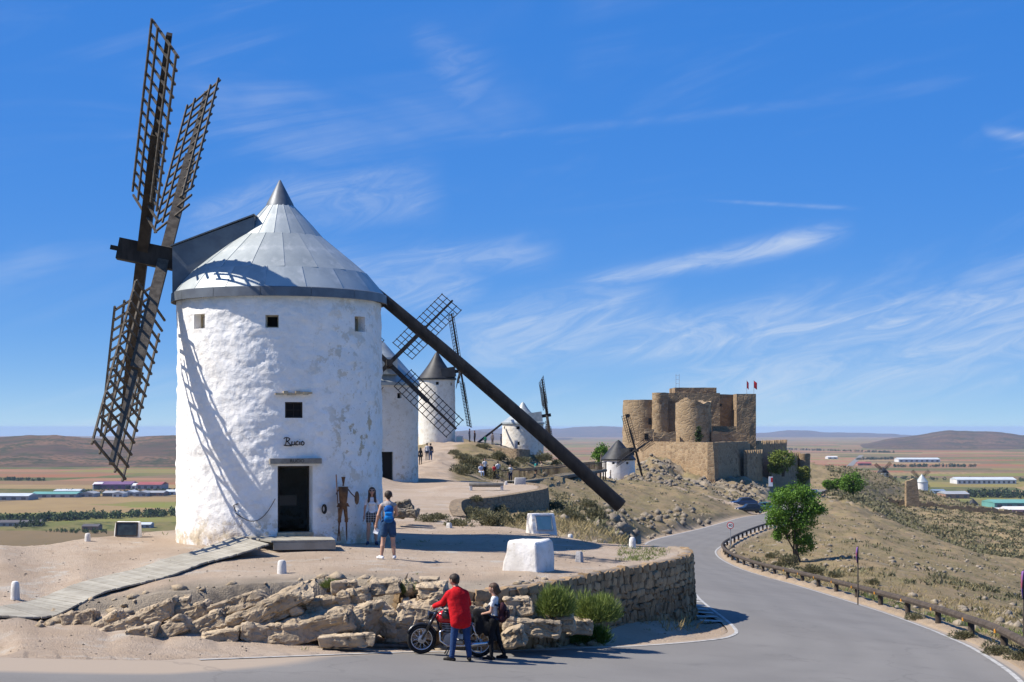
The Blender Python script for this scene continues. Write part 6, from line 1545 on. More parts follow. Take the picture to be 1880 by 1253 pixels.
# loose stones
def rubble(name, n, region, size, mat, seed, keepf, label, sq=.7, pw=2.5):
    rg = np.random.default_rng(seed); (u0, u1), (y0, y1) = region; Y = np.exp(rg.uniform(math.log(y0), math.log(y1), n)); X = rg.uniform(u0, u1, n) * Y
    sd = np.where((Y < 180) & (X < 18), poly_sd(X, Y), -9); rd = road_sd(X, Y); k = keepf(X, Y, sd, rd, rg); X, Y = X[k], Y[k]; Z = ground_z(X, Y); m = len(X)
    base = np.array([(1, 0, 0), (-1, 0, 0), (0, 1, 0), (0, -1, 0), (0, 0, 1), (0, 0, -.6), (.7, .7, .5), (-.7, -.6, .55), (.6, -.7, -.2), (-.7, .7, .3)]); bm = bmesh.new()
    for v in base: bm.verts.new(v)
    r = bmesh.ops.convex_hull(bm, input=bm.verts[:]); bm.verts.index_update(); tri = np.array([[v.index for v in f.verts] for f in bm.faces]); bv = np.array([v.co[:] for v in bm.verts]); bm.free()
    s = size * (rg.random(m) ** pw * 3 + .35); a = rg.uniform(0, 6.28, m); jit = 1 + rg.normal(size=(m, len(bv), 3)) * .18
    V = bv[None] * jit * s[:, None, None] * np.array([1, .8, sq]); c, sn = np.cos(a)[:, None], np.sin(a)[:, None]
    V = np.stack([V[..., 0] * c - V[..., 1] * sn, V[..., 0] * sn + V[..., 1] * c, V[..., 2]], 2) + np.stack([X, Y, Z], 1)[:, None]
    T = (tri[None] + (np.arange(m) * len(bv))[:, None, None]).reshape(-1, 3); V = V.reshape(-1, 3)
    me = bpy.data.meshes.new(name); me.vertices.add(len(V)); me.vertices.foreach_set('co', V.ravel().astype(np.float32)); me.loops.add(T.size); me.loops.foreach_set('vertex_index', T.ravel().astype(np.int32)); me.polygons.add(len(T)); me.polygons.foreach_set('loop_start', np.arange(0, T.size, 3, dtype=np.int32)); me.polygons.foreach_set('loop_total', np.full(len(T), 3, np.int32)); me.materials.append(mat); me.update(calc_edges=True)
    o = link(me, name); tag(o, label, 'stones', None, 'stuff'); return o
rubble('pebbles', 1700, ((-.36, .14), (29, 56)), .012, M_ROCK_G, 1, lambda X, Y, sd, rd, rg: (rd < -.1) & (np.hypot(X - MC.x, Y - MC.y) > 3.2), 'pebbles strewn over the sand')
rubble('rubble', 800, ((-.30, .10), (33, 38)), .075, M_ROCK, 2, lambda X, Y, sd, rd, rg: (sd < .7) & (sd > -.9) & (rd < -.1) & (X > -10.5), 'broken stones along the outcrop foot')
rubble('slope_stones', 6500, ((.0, .36), (50, 330)), .11, M_ROCK_G, 3, lambda X, Y, sd, rd, rg: (rd < -1.1) & (sd < -.6) & (rg.random(len(X)) < sstep(-.05, .3, dens(X * .8, Y * .8, 13)) + .06), 'grey stones strewn over the slopes')
rubble('crag_stones', 1500, ((.07, .17), (250, 350)), .22, M_ROCK_G, 4, lambda X, Y, sd, rd, rg: (rd < -2) & (dens(X * 1.2, Y * .8, 15) > -.1), 'weathered crag stones below the castle', .8, 1.6)
rubble('bank_rocks', 420, ((.06, .14), (118, 190)), .2, M_ROCK_G, 5, lambda X, Y, sd, rd, rg: (rd < -.5) & (rd > -5) & (X < 26), 'dark rocks of the cutting above the road', .9, 1.8)

# ------------------------------------------------------------------ things on the plain
def far_xy(px, py):
    d = -PLAIN_Z * FPX / (py - YH)
    for _ in range(8): d = -float(plain_z(d)) * FPX / (py - YH)
    return Vector(((px - 940) / FPX * d, d, float(plain_z(d)))), FPX / d
def paint(name, c): return material(name, c, .7, tuple(v * .85 for v in c), .05, 3)
W_ = {'white': paint('white_render', (.62, .61, .58)), 'grey': paint('grey_sheet', (.30, .31, .32)), 'green': paint('green_sheet', (.12, .30, .26)), 'purple': paint('purple_sheet', (.16, .08, .16)), 'red': paint('red_sheet', (.30, .08, .07)), 'brick': paint('brick_wall', (.30, .17, .11)), 'pale': paint('pale_sheet', (.48, .52, .54)), 'blue': paint('blue_sheet', (.16, .22, .30)), 'dark': paint('dark_sheet', (.10, .09, .09)), 'pink': paint('pink_render', (.45, .30, .25))}
def shed(x0, x1, yt, yb, wall, roof, label, depth=40, bays=6, gable=False, group='far industrial sheds'):
    c, s = far_xy((x0 + x1) / 2, yb); w = (x1 - x0) / s; h = (yb - yt) / s; g = root('warehouse', tuple(c), label, 'building', group); hw = h * .66
    mb = MB(); mb.box(c + Vector((0, depth / 2, hw / 2 - 1)), (w, depth, hw + 2)); mb.build('wall', W_[wall], g)
    r = MB()
    if gable: r.prism([c + Vector((-w / 2 - .5, -.6, hw)), c + Vector((w / 2 + .5, -.6, hw)), c + Vector((0, -.6, h))], (0, depth + 1.2, 0))
    else: r.prism([c + Vector((-w / 2 - .5, -.8, hw)), c + Vector((-w / 2 - .5, depth / 2, h)), c + Vector((-w / 2 - .5, depth + .8, hw))], (w + 1, 0, 0))
    r.build('roof', W_[roof], g)
    for k in range(bays):
        MB().box(c + Vector((-w / 2 + w * (k + .5) / bays, -.1, hw * .42)), (w / bays * .45, .3, hw * .55)).build('door', W_['dark'], g)
    return g
for a in ((-20, 52, 907, 919, 'grey', 'pale', 'pale roofed shed at the left edge of the picture', 50, 4), (56, 140, 904, 914, 'grey', 'green', 'long green roofed shed at the left', 45, 5), (98, 146, 899, 907, 'white', 'pale', 'pale shed behind the green roofed one', 40, 4), (146, 172, 903, 913, 'grey', 'grey', 'grey gabled shed left of the sail tip', 40, 2, True),
          (172, 240, 885, 899, 'purple', 'purple', 'purple walled factory behind the sail tip', 60, 5), (170, 186, 886, 899, 'white', 'white', 'white end block of the purple factory', 30, 2), (230, 250, 888, 899, 'white', 'white', 'white end block of the red roofed factory', 30, 2), (250, 296, 886, 899, 'grey', 'red', 'grey factory with red roof edge beside the large mill', 60, 4),
          (188, 214, 902, 912, 'dark', 'grey', 'dark shed in the middle of the row', 40, 2), (206, 226, 903, 913, 'white', 'grey', 'light shed in the middle of the row', 30, 2, True), (226, 246, 901, 911, 'grey', 'pale', 'grey shed right of the middle of the row', 40, 2, True), (246, 270, 902, 912, 'grey', 'grey', 'grey shed with low gable in the row', 40, 2, True), (268, 300, 902, 911, 'brick', 'grey', 'brick shed in the row', 40, 3), (302, 330, 900, 909, 'white', 'pale', 'white shed touching the large mill edge', 40, 3),
          (1757, 1866, 877, 889, 'white', 'pale', 'very long white shed at the right of the plain', 50, 12), (1716, 1736, 899, 907, 'blue', 'blue', 'blue shed near the tiny windmill', 30, 2), (1736, 1780, 903, 916, 'brick', 'grey', 'brick shed right of the tiny windmill', 50, 3), (1826, 1900, 919, 933, 'green', 'green', 'green hall at the right edge', 60, 4), (1848, 1900, 931, 946, 'pink', 'white', 'pink houses at the right edge below the green hall', 30, 4), (1820, 1848, 933, 940, 'white', 'white', 'small white shed left of the green hall', 20, 2),
          (1650, 1726, 841, 849, 'white', 'pale', 'low pale sheds far out on the plain', 60, 8), (1520, 1538, 838, 843, 'white', 'white', 'bright white hall right of the castle', 50, 2), (1575, 1600, 849, 855, 'brick', 'red', 'tiny farm beside the straight road', 30, 2),
          (-10, 60, 956, 967, 'grey', 'dark', 'long grey farm building by the tree belt at the left', 20, 6), (60, 74, 955, 966, 'brick', 'dark', 'small brick farm building by the tree belt', 15, 1), (150, 180, 963, 974, 'brick', 'dark', 'dark barn on the field left of the information block', 18, 2), (254, 276, 960, 970, 'grey', 'pale', 'pale greenhouse right of the information block', 18, 2)):
    shed(*a)
def wood(name, pts, n, h, label, seed, mat=None, wdt=12):
    """far belt of trees that reads as one mass"""
    rg = np.random.default_rng(seed); P_ = []; S_ = []
    for k in range(n):
        i = rg.integers(0, len(pts) - 1); t = rg.random(); a_, s = far_xy(*(np.array(pts[i]) * (1 - t) + np.array(pts[i + 1]) * t)); hh = h * rg.uniform(.5, 1.15); c = np.array(a_) + np.array([rg.normal() * 4, rg.normal() * wdt, hh * .55])
        q = rg.normal(size=(46, 3)); q /= np.linalg.norm(q, axis=1)[:, None]; P_.append(c + q * np.array([hh * .42, hh * .42, hh * .5]) * rg.uniform(.5, 1, (46, 1))); S_.append(np.full(46, hh * .30))
    me = leaves_np(np.concatenate(P_), np.concatenate(S_), rg, .8, mat=mat or M_OLIVE, name=name); o = link(me, name); return tag(o, label, 'trees', None, 'stuff')
M_FARTREE = leaf_material('far_trees', (.035, .065, .018), (.075, .11, .03), .1)
wood('tree_belt', [(-40, 962), (60, 958), (150, 954), (330, 947), (500, 940)], 330, 9, 'dark green tree belt across the plain at the left', 1, M_FARTREE)
wood('tree_belt', [(40, 968), (66, 968)], 14, 8, 'dark trees by the farm building', 2); wood('tree_belt', [(100, 976), (200, 980)], 60, 3.5, 'olive bushes left of the information block', 3, M_FARTREE)
wood('tree_belt', [(1778, 913), (1880, 914)], 60, 12, 'dark trees beside the sheds at the right', 4); wood('tree_belt', [(1570, 845), (1640, 844)], 60, 9, 'dark tree row far right of the castle', 5); wood('tree_belt', [(1640, 858), (1790, 858)], 90, 9, 'long orchard row on the plain', 6)
wood('tree_belt', [(85, 906), (190, 906), (330, 905)], 70, 7, 'trees among the left sheds', 7); wood('tree_belt', [(1440, 826), (1640, 832)], 120, 9, 'thin tree lines far behind the castle', 8); wood('tree_belt', [(0, 882), (90, 884)], 50, 7, 'dark hedge on the left plain', 9); wood('tree_belt', [(1600, 880), (1720, 882), (1880, 884)], 60, 7, 'trees in front of the long white shed', 10)
mb = MB(); a_, b_ = far_xy(1560, 856)[0], far_xy(1602, 818)[0]; d = (b_ - a_).normalized(); sd_ = Vector((d.y, -d.x, 0)) * 9
mb.add([a_ - sd_ + Vector((0, 0, .5)), a_ + sd_ + Vector((0, 0, .5)), b_ + sd_ + Vector((0, 0, .5)), b_ - sd_ + Vector((0, 0, .5))], [(0, 1, 2, 3)]); mb.build('country_road', M_ASPHALT)['kind'] = 'structure'

# ------------------------------------------------------------------ haze
hz = MB(); hz.box((0, 22400, (-260 + 14) / 2), (70000, 45200, 274)); hm = bpy.data.materials.new('haze'); hm.use_nodes = True; hn = hm.node_tree.nodes; hn.clear()
ho = hn.new('ShaderNodeOutputMaterial'); pv = hn.new('ShaderNodeVolumePrincipled'); pv.inputs['Color'].default_value = (.55, .72, 1.0, 1); pv.inputs['Density'].default_value = 2.8e-5; pv.inputs['Density Attribute'].default_value = ''; pv.inputs['Anisotropy'].default_value = 0.0
hm.node_tree.links.new(pv.outputs[0], ho.inputs['Volume']); hob = hz.build('haze', hm); tag(hob, 'thin blue air over the plain', 'haze', None, 'stuff')

# ------------------------------------------------------------------ people
def surface_nets(F, lo, vox):
    """closed quad surface of the zero level of a sampled field"""
    s = F < 0; nx, ny, nz = F.shape
    idx = -np.ones((nx - 1, ny - 1, nz - 1), np.int64)
    c = np.zeros((nx - 1, ny - 1, nz - 1), np.int8)
    for a in (0, 1):
        for b in (0, 1):
            for d in (0, 1): c += s[a:nx - 1 + a, b:ny - 1 + b, d:nz - 1 + d]
    act = (c > 0) & (c < 8); I = np.argwhere(act); n = len(I); idx[act] = np.arange(n)
    acc = np.zeros((n, 3)); cnt = np.zeros(n); offs = [(a, b, d) for a in (0, 1) for b in (0, 1) for d in (0, 1)]
    for p in range(8):
        for q in range(p + 1, 8):
            if sum(abs(offs[p][k] - offs[q][k]) for k in range(3)) != 1: continue
            A = F[I[:, 0] + offs[p][0], I[:, 1] + offs[p][1], I[:, 2] + offs[p][2]]; B = F[I[:, 0] + offs[q][0], I[:, 1] + offs[q][1], I[:, 2] + offs[q][2]]
            m = (A < 0) != (B < 0); t = np.where(m, A / np.where(m, A - B, 1), 0)
            e = np.array(offs[p]) + t[:, None] * (np.array(offs[q]) - np.array(offs[p])); acc += np.where(m[:, None], e, 0); cnt += m
    V = lo + (I + acc / cnt[:, None]) * vox; Q = []
    for ax in range(3):
        sl0 = [slice(1, -1)] * 3; sl1 = [slice(1, -1)] * 3; sl0[ax] = slice(0, -1); sl1[ax] = slice(1, None)
        a, b = s[tuple(sl0)], s[tuple(sl1)]; E_ = np.argwhere(a != b); fl = a[a != b]
        st = np.ones(3, int); st[ax] = 0; E_ = E_ + st; u, v = [k for k in range(3) if k != ax]
        def cell(du, dv):
            J = E_.copy(); J[:, u] -= du; J[:, v] -= dv; return idx[J[:, 0], J[:, 1], J[:, 2]]
        q = np.stack([cell(0, 0), cell(1, 0), cell(1, 1), cell(0, 1)], 1)
        flip = fl if ax != 1 else ~fl
        q[flip] = q[flip][:, ::-1]; Q.append(q[:, ::-1])
    return V, np.concatenate(Q)
class Body:
    def __init__(self): self.p = []
    def cap(self, a, b, r0, r1, tag_, fy=1.0, k=.02, fx=1.0): self.p.append((np.array(a, float), np.array(b, float), r0, r1, tag_, fy, k, fx)); return self
    def field(self, X):
        out = None; best = None; arg = None
        for i, (a, b, r0, r1, t, fy, k, fx) in enumerate(self.p):
            sc = np.array([1 / fx, 1 / fy, 1.0]); A, B = a * sc, b * sc; ba = B - A; l2 = ba @ ba
            pa = X * sc - A; h = np.clip((pa @ ba) / l2, 0, 1) if l2 > 1e-9 else np.zeros(X.shape[:-1])
            d = (np.linalg.norm(pa - h[..., None] * ba, axis=-1) - (r0 + (r1 - r0) * h)) * min(fx, fy, 1)
            if out is None: out = d; best = d.copy(); arg = np.zeros(d.shape, int)
            else:
                hh = np.clip(.5 + .5 * (out - d) / k, 0, 1); out = out * (1 - hh) + d * hh - k * hh * (1 - hh)
                m = d < best; best = np.where(m, d, best); arg = np.where(m, i, arg)
        return out, arg
    def mesh(self, name, vox, mats, cut=None):
        P0 = np.min([np.minimum(p[0], p[1]) - max(p[2], p[3]) * 1.3 for p in self.p], 0) - vox * 2; P1 = np.max([np.maximum(p[0], p[1]) + max(p[2], p[3]) * 1.3 for p in self.p], 0) + vox * 2
        n = np.ceil((P1 - P0) / vox).astype(int) + 1; g = np.stack(np.meshgrid(*[P0[i] + np.arange(n[i]) * vox for i in range(3)], indexing='ij'), -1)
        F = np.empty(n)
        for i in range(0, n[2], 24): F[:, :, i:i + 24] = self.field(g[:, :, i:i + 24])[0]
        if cut is not None: F = np.maximum(F, cut(g))
        V, Q = surface_nets(F, P0, vox); tags = [p[4] for p in self.p]; names = list(dict.fromkeys(tags))
        cen = V[Q].mean(1); _, arg = self.field(cen); mi = np.array([names.index(t) for t in tags])[arg]
        me = bpy.data.meshes.new(name); me.vertices.add(len(V)); me.vertices.foreach_set('co', V.ravel().astype(np.float32)); me.loops.add(Q.size); me.loops.foreach_set('vertex_index', Q.ravel().astype(np.int32))
        me.polygons.add(len(Q)); me.polygons.foreach_set('loop_start', np.arange(0, Q.size, 4, dtype=np.int32)); me.polygons.foreach_set('loop_total', np.full(len(Q), 4, np.int32))
        for t in names: me.materials.append(mats[t])
        me.polygons.foreach_set('material_index', mi.astype(np.int32)); me.polygons.foreach_set('use_smooth', np.full(len(Q), True)); me.update(calc_edges=True); me.validate()
        bm = bmesh.new(); bm.from_mesh(me); bmesh.ops.recalc_face_normals(bm, faces=bm.faces[:]); bm.to_mesh(me); bm.free()
        return me
CLOTH = {}
def cloth(c, bump=.8, sc=11):
    k = tuple(c)
    if k not in CLOTH: CLOTH[k] = material('cloth_%d' % len(CLOTH), tuple(c), .85, tuple(v * .78 for v in c), 9, 4, bump, sc, .2, bdist=.035)
    return CLOTH[k]
SKIN = material('skin', (.46, .27, .185), .6, (.40, .22, .15), 6, 3, spec=.3); HAIR_D = material('dark_hair', (.022, .015, .011), .55, (.05, .033, .022), 30, 4, .4, 60); HAIR_B = material('brown_hair', (.05, .028, .016), .55, (.09, .05, .03), 30, 4, .4, 60)
LIPS = material('lips', (.36, .13, .11), .5); EYE = material('eye', (.02, .015, .012), .3)

def person(loc, yaw, H, label, cols, J=None, vox=.012, hair='short', hairm=None, sleeve=.45, shorts=None, bulk=1.0, jacket=None, fem=False, group=None, sunglasses=False, stride=0.0, tilt=0.0, parent_fix=None, nohands=False, legless=False):
    """one continuous figure; x is the figure's right, y where it faces"""
    k = H / 1.75; sw = .155 if fem else .18; b = Body(); J = J or {}
    hip = np.array(J.get('hip', (0, 0, .93))); chest = np.array(J.get('chest', (0, 0.0, 1.36))); neck = np.array(J.get('neck', tuple(chest + np.array([0, .0, .12])))); head = np.array(J.get('head', tuple(neck + np.array([0, .03, .16]))))
    th = 'shirt'
    lw = .118 if fem else .132
    b.cap(hip + (0, 0, .02), hip * .45 + chest * .55, lw * 1.04 * bulk, (.105 if fem else .135) * bulk, th, .74, .03)
    b.cap(hip * .45 + chest * .55, chest, (.105 if fem else .135) * bulk, (.125 if fem else .155) * bulk, th, .72, .03)
    b.cap(chest + (-sw * .8, 0, .035), chest + (sw * .8, 0, .035), .065 * bulk, .065 * bulk, th, 1, .03)
    if fem: b.cap(chest + (-.06, .075, -.09), chest + (.06, .075, -.09), .055, .055, th, 1, .03)
    if jacket:
        for q_ in (-.075, .0, .075): b.cap(hip + (q_, 0, -.09), hip * .1 + chest * .9 + (q_, 0, 0), .145, .15, th, .82, .02)
        b.cap(hip + (-.09, 0, -.15), hip + (.09, 0, -.15), .125, .125, th, .95, .02)
    b.cap(hip + (-.075, 0, -.02), hip + (.075, 0, -.02), .122 if not fem else .125, .122 if not fem else .125, 'pants', .85, .03)
    b.cap(chest + (0, .0, .06), neck + (0, .012, .07), .058, .05, 'skin', 1, .02)
    # head with a face
    fd = np.array(J.get('look', (0, 1, 0)), float); fd /= np.linalg.norm(fd); rt = np.cross(fd, (0, 0, 1)); rt /= np.linalg.norm(rt); up = np.cross(rt, fd)
    hp = lambda x, y, z: head + rt * x + fd * y + up * z
    b.cap(hp(0, -.012, .025), hp(0, .015, .02), .095, .088, 'skin', 1, .02); b.cap(hp(0, .035, -.02), hp(0, .05, -.085), .066, .040, 'skin', 1, .03)
    if vox < .02:
        b.cap(hp(0, .095, .005), hp(0, .116, -.028), .010, .015, 'skin', 1, .012)
        for s_ in (-1, 1): b.cap(hp(s_ * .094, -.005, .012), hp(s_ * .098, -.01, -.03), .016, .012, 'skin', 1, .01)
        b.cap(hp(-.018, .088, -.062), hp(.018, .088, -.062), .009, .009, 'lips', 1, .004)
        if not sunglasses:
            for s_ in (-1, 1): b.cap(hp(s_ * .034, .086, .014), hp(s_ * .036, .086, .014), .011, .011, 'eye', 1, .004)
    arms = {}
    for nm, s_ in (('r', 1), ('l', -1)):
        sh = chest + (s_ * sw, 0, .02); el = np.array(J.get('elbow_' + nm, tuple(sh + np.array([s_ * .06, -.03, -.28])))); wr = np.array(J.get('wrist_' + nm, tuple(el + np.array([s_ * .01, .05, -.25]))))
        ar = .052 if not fem else .043; cut = sleeve
        if cut >= 1 or jacket:
            q = 1.32 if jacket else 1.12; b.cap(sh, el, ar * q * 1.05, ar * q * .95, th, 1, .025); b.cap(el, wr, ar * q * .95, ar * q * .72, th, 1, .025)
        else:
            m = sh + (el - sh) * max(cut, .05)
            if cut > .1: b.cap(sh, m, ar * 1.2, ar * 1.15, th, 1, .012)
            b.cap(sh, el, ar, ar * .80, 'skin', 1, .015); b.cap(el, wr, ar * .82, ar * .56, 'skin', 1, .02)
        d = (wr - el) / np.linalg.norm(wr - el); hd = np.array(J.get('hand_' + nm, tuple(d))); hd = hd / np.linalg.norm(hd)
        pal = wr + hd * .075; b.cap(wr, pal, .030, .036, 'skin', .8, .015)
        if vox < .02:
            sd = np.cross(hd, (s_ * .9, .1, .2)); sd /= np.linalg.norm(sd); nr = np.cross(sd, hd)
            for f, (o_, l_) in enumerate(((-.030, .062), (-.010, .074), (.010, .070), (.029, .055))):
                a_ = pal + sd * o_ + hd * .02; m_ = a_ + hd * l_ * .55 + nr * .008 * s_; b.cap(a_, m_, .0115, .0105, 'skin', 1, .004); b.cap(m_, m_ + hd * l_ * .42 + nr * .022 * s_, .0105, .0095, 'skin', 1, .004)
            a_ = wr + hd * .03 + sd * -.028; b.cap(a_, a_ + hd * .045 - sd * .035, .014, .012, 'skin', 1, .006); b.cap(a_ + hd * .045 - sd * .035, a_ + hd * .078 - sd * .04, .012, .0105, 'skin', 1, .004)
        arms[nm] = pal
    for nm, s_ in (('r', 1), ('l', -1)):
        hj = hip + (s_ * .088, 0, -.03); kn = np.array(J.get('knee_' + nm, (s_ * .095 + hip[0] * .3, .02 + s_ * stride * .12, .50))); an = np.array(J.get('ankle_' + nm, (s_ * .10, -.02 + s_ * stride * .22, .085)))
        tr = .086 if not fem else .082
        if shorts:
            m = hj + (kn - hj) * shorts; b.cap(hj, m, tr * 1.2, tr * 1.18, 'pants', 1, .02); b.cap(hj, kn, tr, .058, 'skin', 1, .012); b.cap(kn, kn * .6 + an * .4 + (0, -.015, 0), .056, .058, 'skin', 1, .02); b.cap(kn * .6 + an * .4 + (0, -.015, 0), an, .058, .036, 'skin', 1, .02)
        else:
            w_ = .88 if fem else 1.08; b.cap(hj, kn, tr * 1.12 * w_, .066 * w_, 'pants', 1, .02); b.cap(kn, an + (0, 0, .03), .064 * w_, .050 * w_, 'pants', 1, .02)
        ft = np.array(J.get('toe_' + nm, tuple(an + np.array([s_ * .03, .17, -.05])))); heel = an + (an - ft) * np.array([.3, .3, 0]) + (0, 0, -.045)
        b.cap(heel, ft, .040, .036, 'shoe', 1, .01); b.cap(an + (0, 0, -.01), an + (ft - an) * .5 + (0, 0, .0), .042, .038, 'shoe' if not shorts else 'shoe', 1, .01)
    mats = {'shirt': cloth(cols['shirt']), 'pants': cols['pants'] if not isinstance(cols['pants'], tuple) else cloth(cols['pants']), 'skin': SKIN, 'shoe': cloth(cols.get('shoe', (.03, .03, .032)), .1), 'lips': LIPS, 'eye': EYE}
    for p in b.p: p[0][:] *= k; p[1][:] *= k
    b.p = [(p[0], p[1], p[2] * k, p[3] * k, p[4], p[5], p[6] * k, p[7]) for p in b.p]
    me = b.mesh('body', vox, mats)
    M = Matrix.Translation(loc) @ Matrix.Rotation(yaw, 4, 'Z')
    g = bpy.data.objects.new('person', None); COL.objects.link(g); g.matrix_basis = M; tag(g, label, 'person', group)
    o = bpy.data.objects.new('body', me); COL.objects.link(o); o.parent = g
    # hair
    hb = Body(); hk = lambda x, y, z: hp(x, y, z) * k
    hb.cap(hk(0, -.022, .035), hk(0, -.002, .038), .104 * k, .098 * k, 'hair', 1, .02)
    if hair == 'short': hb.cap(hk(0, -.05, .0), hk(0, -.055, -.04), .072 * k, .055 * k, 'hair', 1, .02)
    if hair == 'long':
        for s_ in (-1, 1): hb.cap(hk(s_ * .07, -.02, .0), hk(s_ * .10, .03, -.32), .05 * k, .035 * k, 'hair', 1, .03)
        hb.cap(hk(0, -.06, -.02), hk(0, -.07, -.30), .09 * k, .07 * k, 'hair', .7, .03)
    if hair == 'bob': hb.cap(hk(0, -.06, .01), hk(0, -.06, -.10), .085 * k, .065 * k, 'hair', 1, .03); hb.cap(hk(0, -.10, -.06), hk(0, -.13, -.10), .05 * k, .04 * k, 'hair', 1, .03)
    hk0 = head * k
    def cutf(gx):
        q = gx - hk0; yy = q @ fd; zz_ = q @ up; return np.where((yy > .035 * k) & (zz_ < .055 * k), .05, -1.0) if hair != 'long' else np.where((yy > .045 * k) & (zz_ < .05 * k) & (zz_ > -.16 * k), .05, -1.0)
    hm_ = hb.mesh('hair', vox if vox < .02 else vox * .8, {'hair': hairm or HAIR_D}, cutf); o = bpy.data.objects.new('hair', hm_); COL.objects.link(o); o.parent = g
    if sunglasses:
        mb = MB()
        for s_ in (-1, 1): mb.ell(Vector(hk(s_ * .036, .093, .014)), (.032 * k, .012 * k, .024 * k), 10, 6)
        mb.bar(Vector(hk(-.09, .07, .02)), Vector(hk(.09, .07, .02)), .012, .012); gm = mesh_of(mb, 'sunglasses', M_BLACK, True); o = bpy.data.objects.new('sunglasses', gm); COL.objects.link(o); o.parent = g
    return g, M, {n: M @ Vector(v * k) for n, v in arms.items()}
def facing(dx, dy): return math.atan2(dy, dx) - math.pi / 2

# man in the red jacket, back to us, reaching for the handlebar
def road_point(px, py):
    z = -4.8
    for _ in range(6): p = pz(px, py, z); z = zplane(p.x, p.y)
    return pz(px, py, z)
DENIM = (.035, .075, .17)
rp = road_point(846, 1214)
person(rp, facing(-.35, .94), 1.80, 'person in a red padded jacket and jeans leaning over the motorcycle', {'shirt': (.58, .008, .014), 'pants': (.022, .055, .15), 'shoe': (.02, .018, .017)},
       {'chest': (-.045, .10, 1.33), 'neck': (-.06, .13, 1.45), 'head': (-.085, .16, 1.62), 'look': (-.55, .9, -.35), 'elbow_l': (-.30, .26, 1.16), 'wrist_l': (-.40, .48, 1.08), 'elbow_r': (.26, .30, 1.12), 'wrist_r': (.10, .48, 1.00), 'knee_r': (.14, .03, .50), 'ankle_r': (.17, -.03, .085), 'knee_l': (-.13, .05, .50), 'ankle_l': (-.18, .03, .085), 'toe_l': (-.30, .12, .035), 'toe_r': (.21, .15, .035)}, .0125, 'short', None, 1.0, None, 1.12, True)
gp = road_point(908, 1211)
_, GM, garm = person(gp, facing(-.97, .22), 1.60, 'person in white top and black trousers carrying a black jacket behind the motorcycle', {'shirt': (.72, .71, .70), 'pants': (.010, .010, .012), 'shoe': (.010, .010, .011)},
       {'elbow_l': (-.21, .04, 1.12), 'wrist_l': (-.13, .26, 1.06), 'elbow_r': (.20, .02, 1.12), 'wrist_r': (.10, .24, 1.06), 'look': (0, 1, -.25), 'knee_r': (.10, -.05, .5), 'ankle_r': (.13, -.20, .085), 'knee_l': (-.09, .06, .5), 'ankle_l': (-.10, .05, .085)}, .0125, 'bob', HAIR_B, .42, None, .95, None, True)
bp = pz(713, 1027, -3.47); bp.z = gz(bp.x, bp.y)
SHORTS = (.026, .065, .14)
_, BM, barm = person(bp, facing(-.12, .99), 1.78, 'person in grey sleeveless shirt and blue shorts wearing a blue backpack', {'shirt': (.34, .31, .30), 'pants': SHORTS, 'shoe': (.75, .74, .73)},
       {'elbow_l': (-.26, -.03, 1.13), 'wrist_l': (-.31, .06, .90), 'elbow_r': (.22, .10, 1.15), 'wrist_r': (.12, .30, 1.22), 'knee_r': (.12, .02, .5), 'ankle_r': (.15, -.02, .085), 'knee_l': (-.13, .02, .5), 'ankle_l': (-.18, -.02, .085), 'toe_l': (-.27, .12, .035)}, .0125, 'short', None, .08, .62)
wp_ = P(683, 998, 63.6); wp_.z = gz(wp_.x, wp_.y)
def plaid():
    m = material('plaid_cloth', (.02, .02, .022), .85); N, L = m.node_tree.nodes, m.node_tree.links; t = N.new('ShaderNodeTexCoord'); ck = []
    for ax in ('X', 'Z'):
        w = N.new('ShaderNodeTexWave'); w.bands_direction = ax; w.inputs['Scale'].default_value = 4.6; L.new(t.outputs['Object'], w.inputs['Vector']); r = N.new('ShaderNodeMapRange'); L.new(w.outputs['Fac'], r.inputs[0]); r.inputs[1].default_value = .72; r.inputs[2].default_value = .80; ck.append(r.outputs[0])
    a = N.new('ShaderNodeMath'); a.operation = 'ADD'; L.new(ck[0], a.inputs[0]); L.new(ck[1], a.inputs[1]); mx = N.new('ShaderNodeMix'); mx.data_type = 'RGBA'; mx.inputs['A'].default_value = (.02, .02, .022, 1); mx.inputs['B'].default_value = (.42, .40, .38, 1)
    h = N.new('ShaderNodeMath'); h.operation = 'MULTIPLY'; h.inputs[1].default_value = .55; L.new(a.outputs[0], h.inputs[0]); L.new(h.outputs[0], mx.inputs['Factor']); L.new(mx.outputs['Result'], N['Principled BSDF'].inputs['Base Color']); return m
person(wp_, facing(.12, -.99), 1.64, 'person with long dark hair in white shirt and plaid shorts against the mill wall', {'shirt': (.74, .73, .74), 'pants': plaid(), 'shoe': (.03, .05, .10)},
       {'elbow_l': (-.22, .02, 1.12), 'wrist_l': (-.25, .08, .88), 'elbow_r': (.22, .0, 1.12), 'wrist_r': (.24, .06, .88), 'head': (0, .02, 1.64), 'look': (.05, 1, .12), 'knee_r': (.11, .03, .5), 'ankle_r': (.13, .0, .085), 'knee_l': (-.11, .03, .5), 'ankle_l': (-.13, .0, .085)}, .0125, 'long', HAIR_B, .5, .42, 1, None, True, None, True)
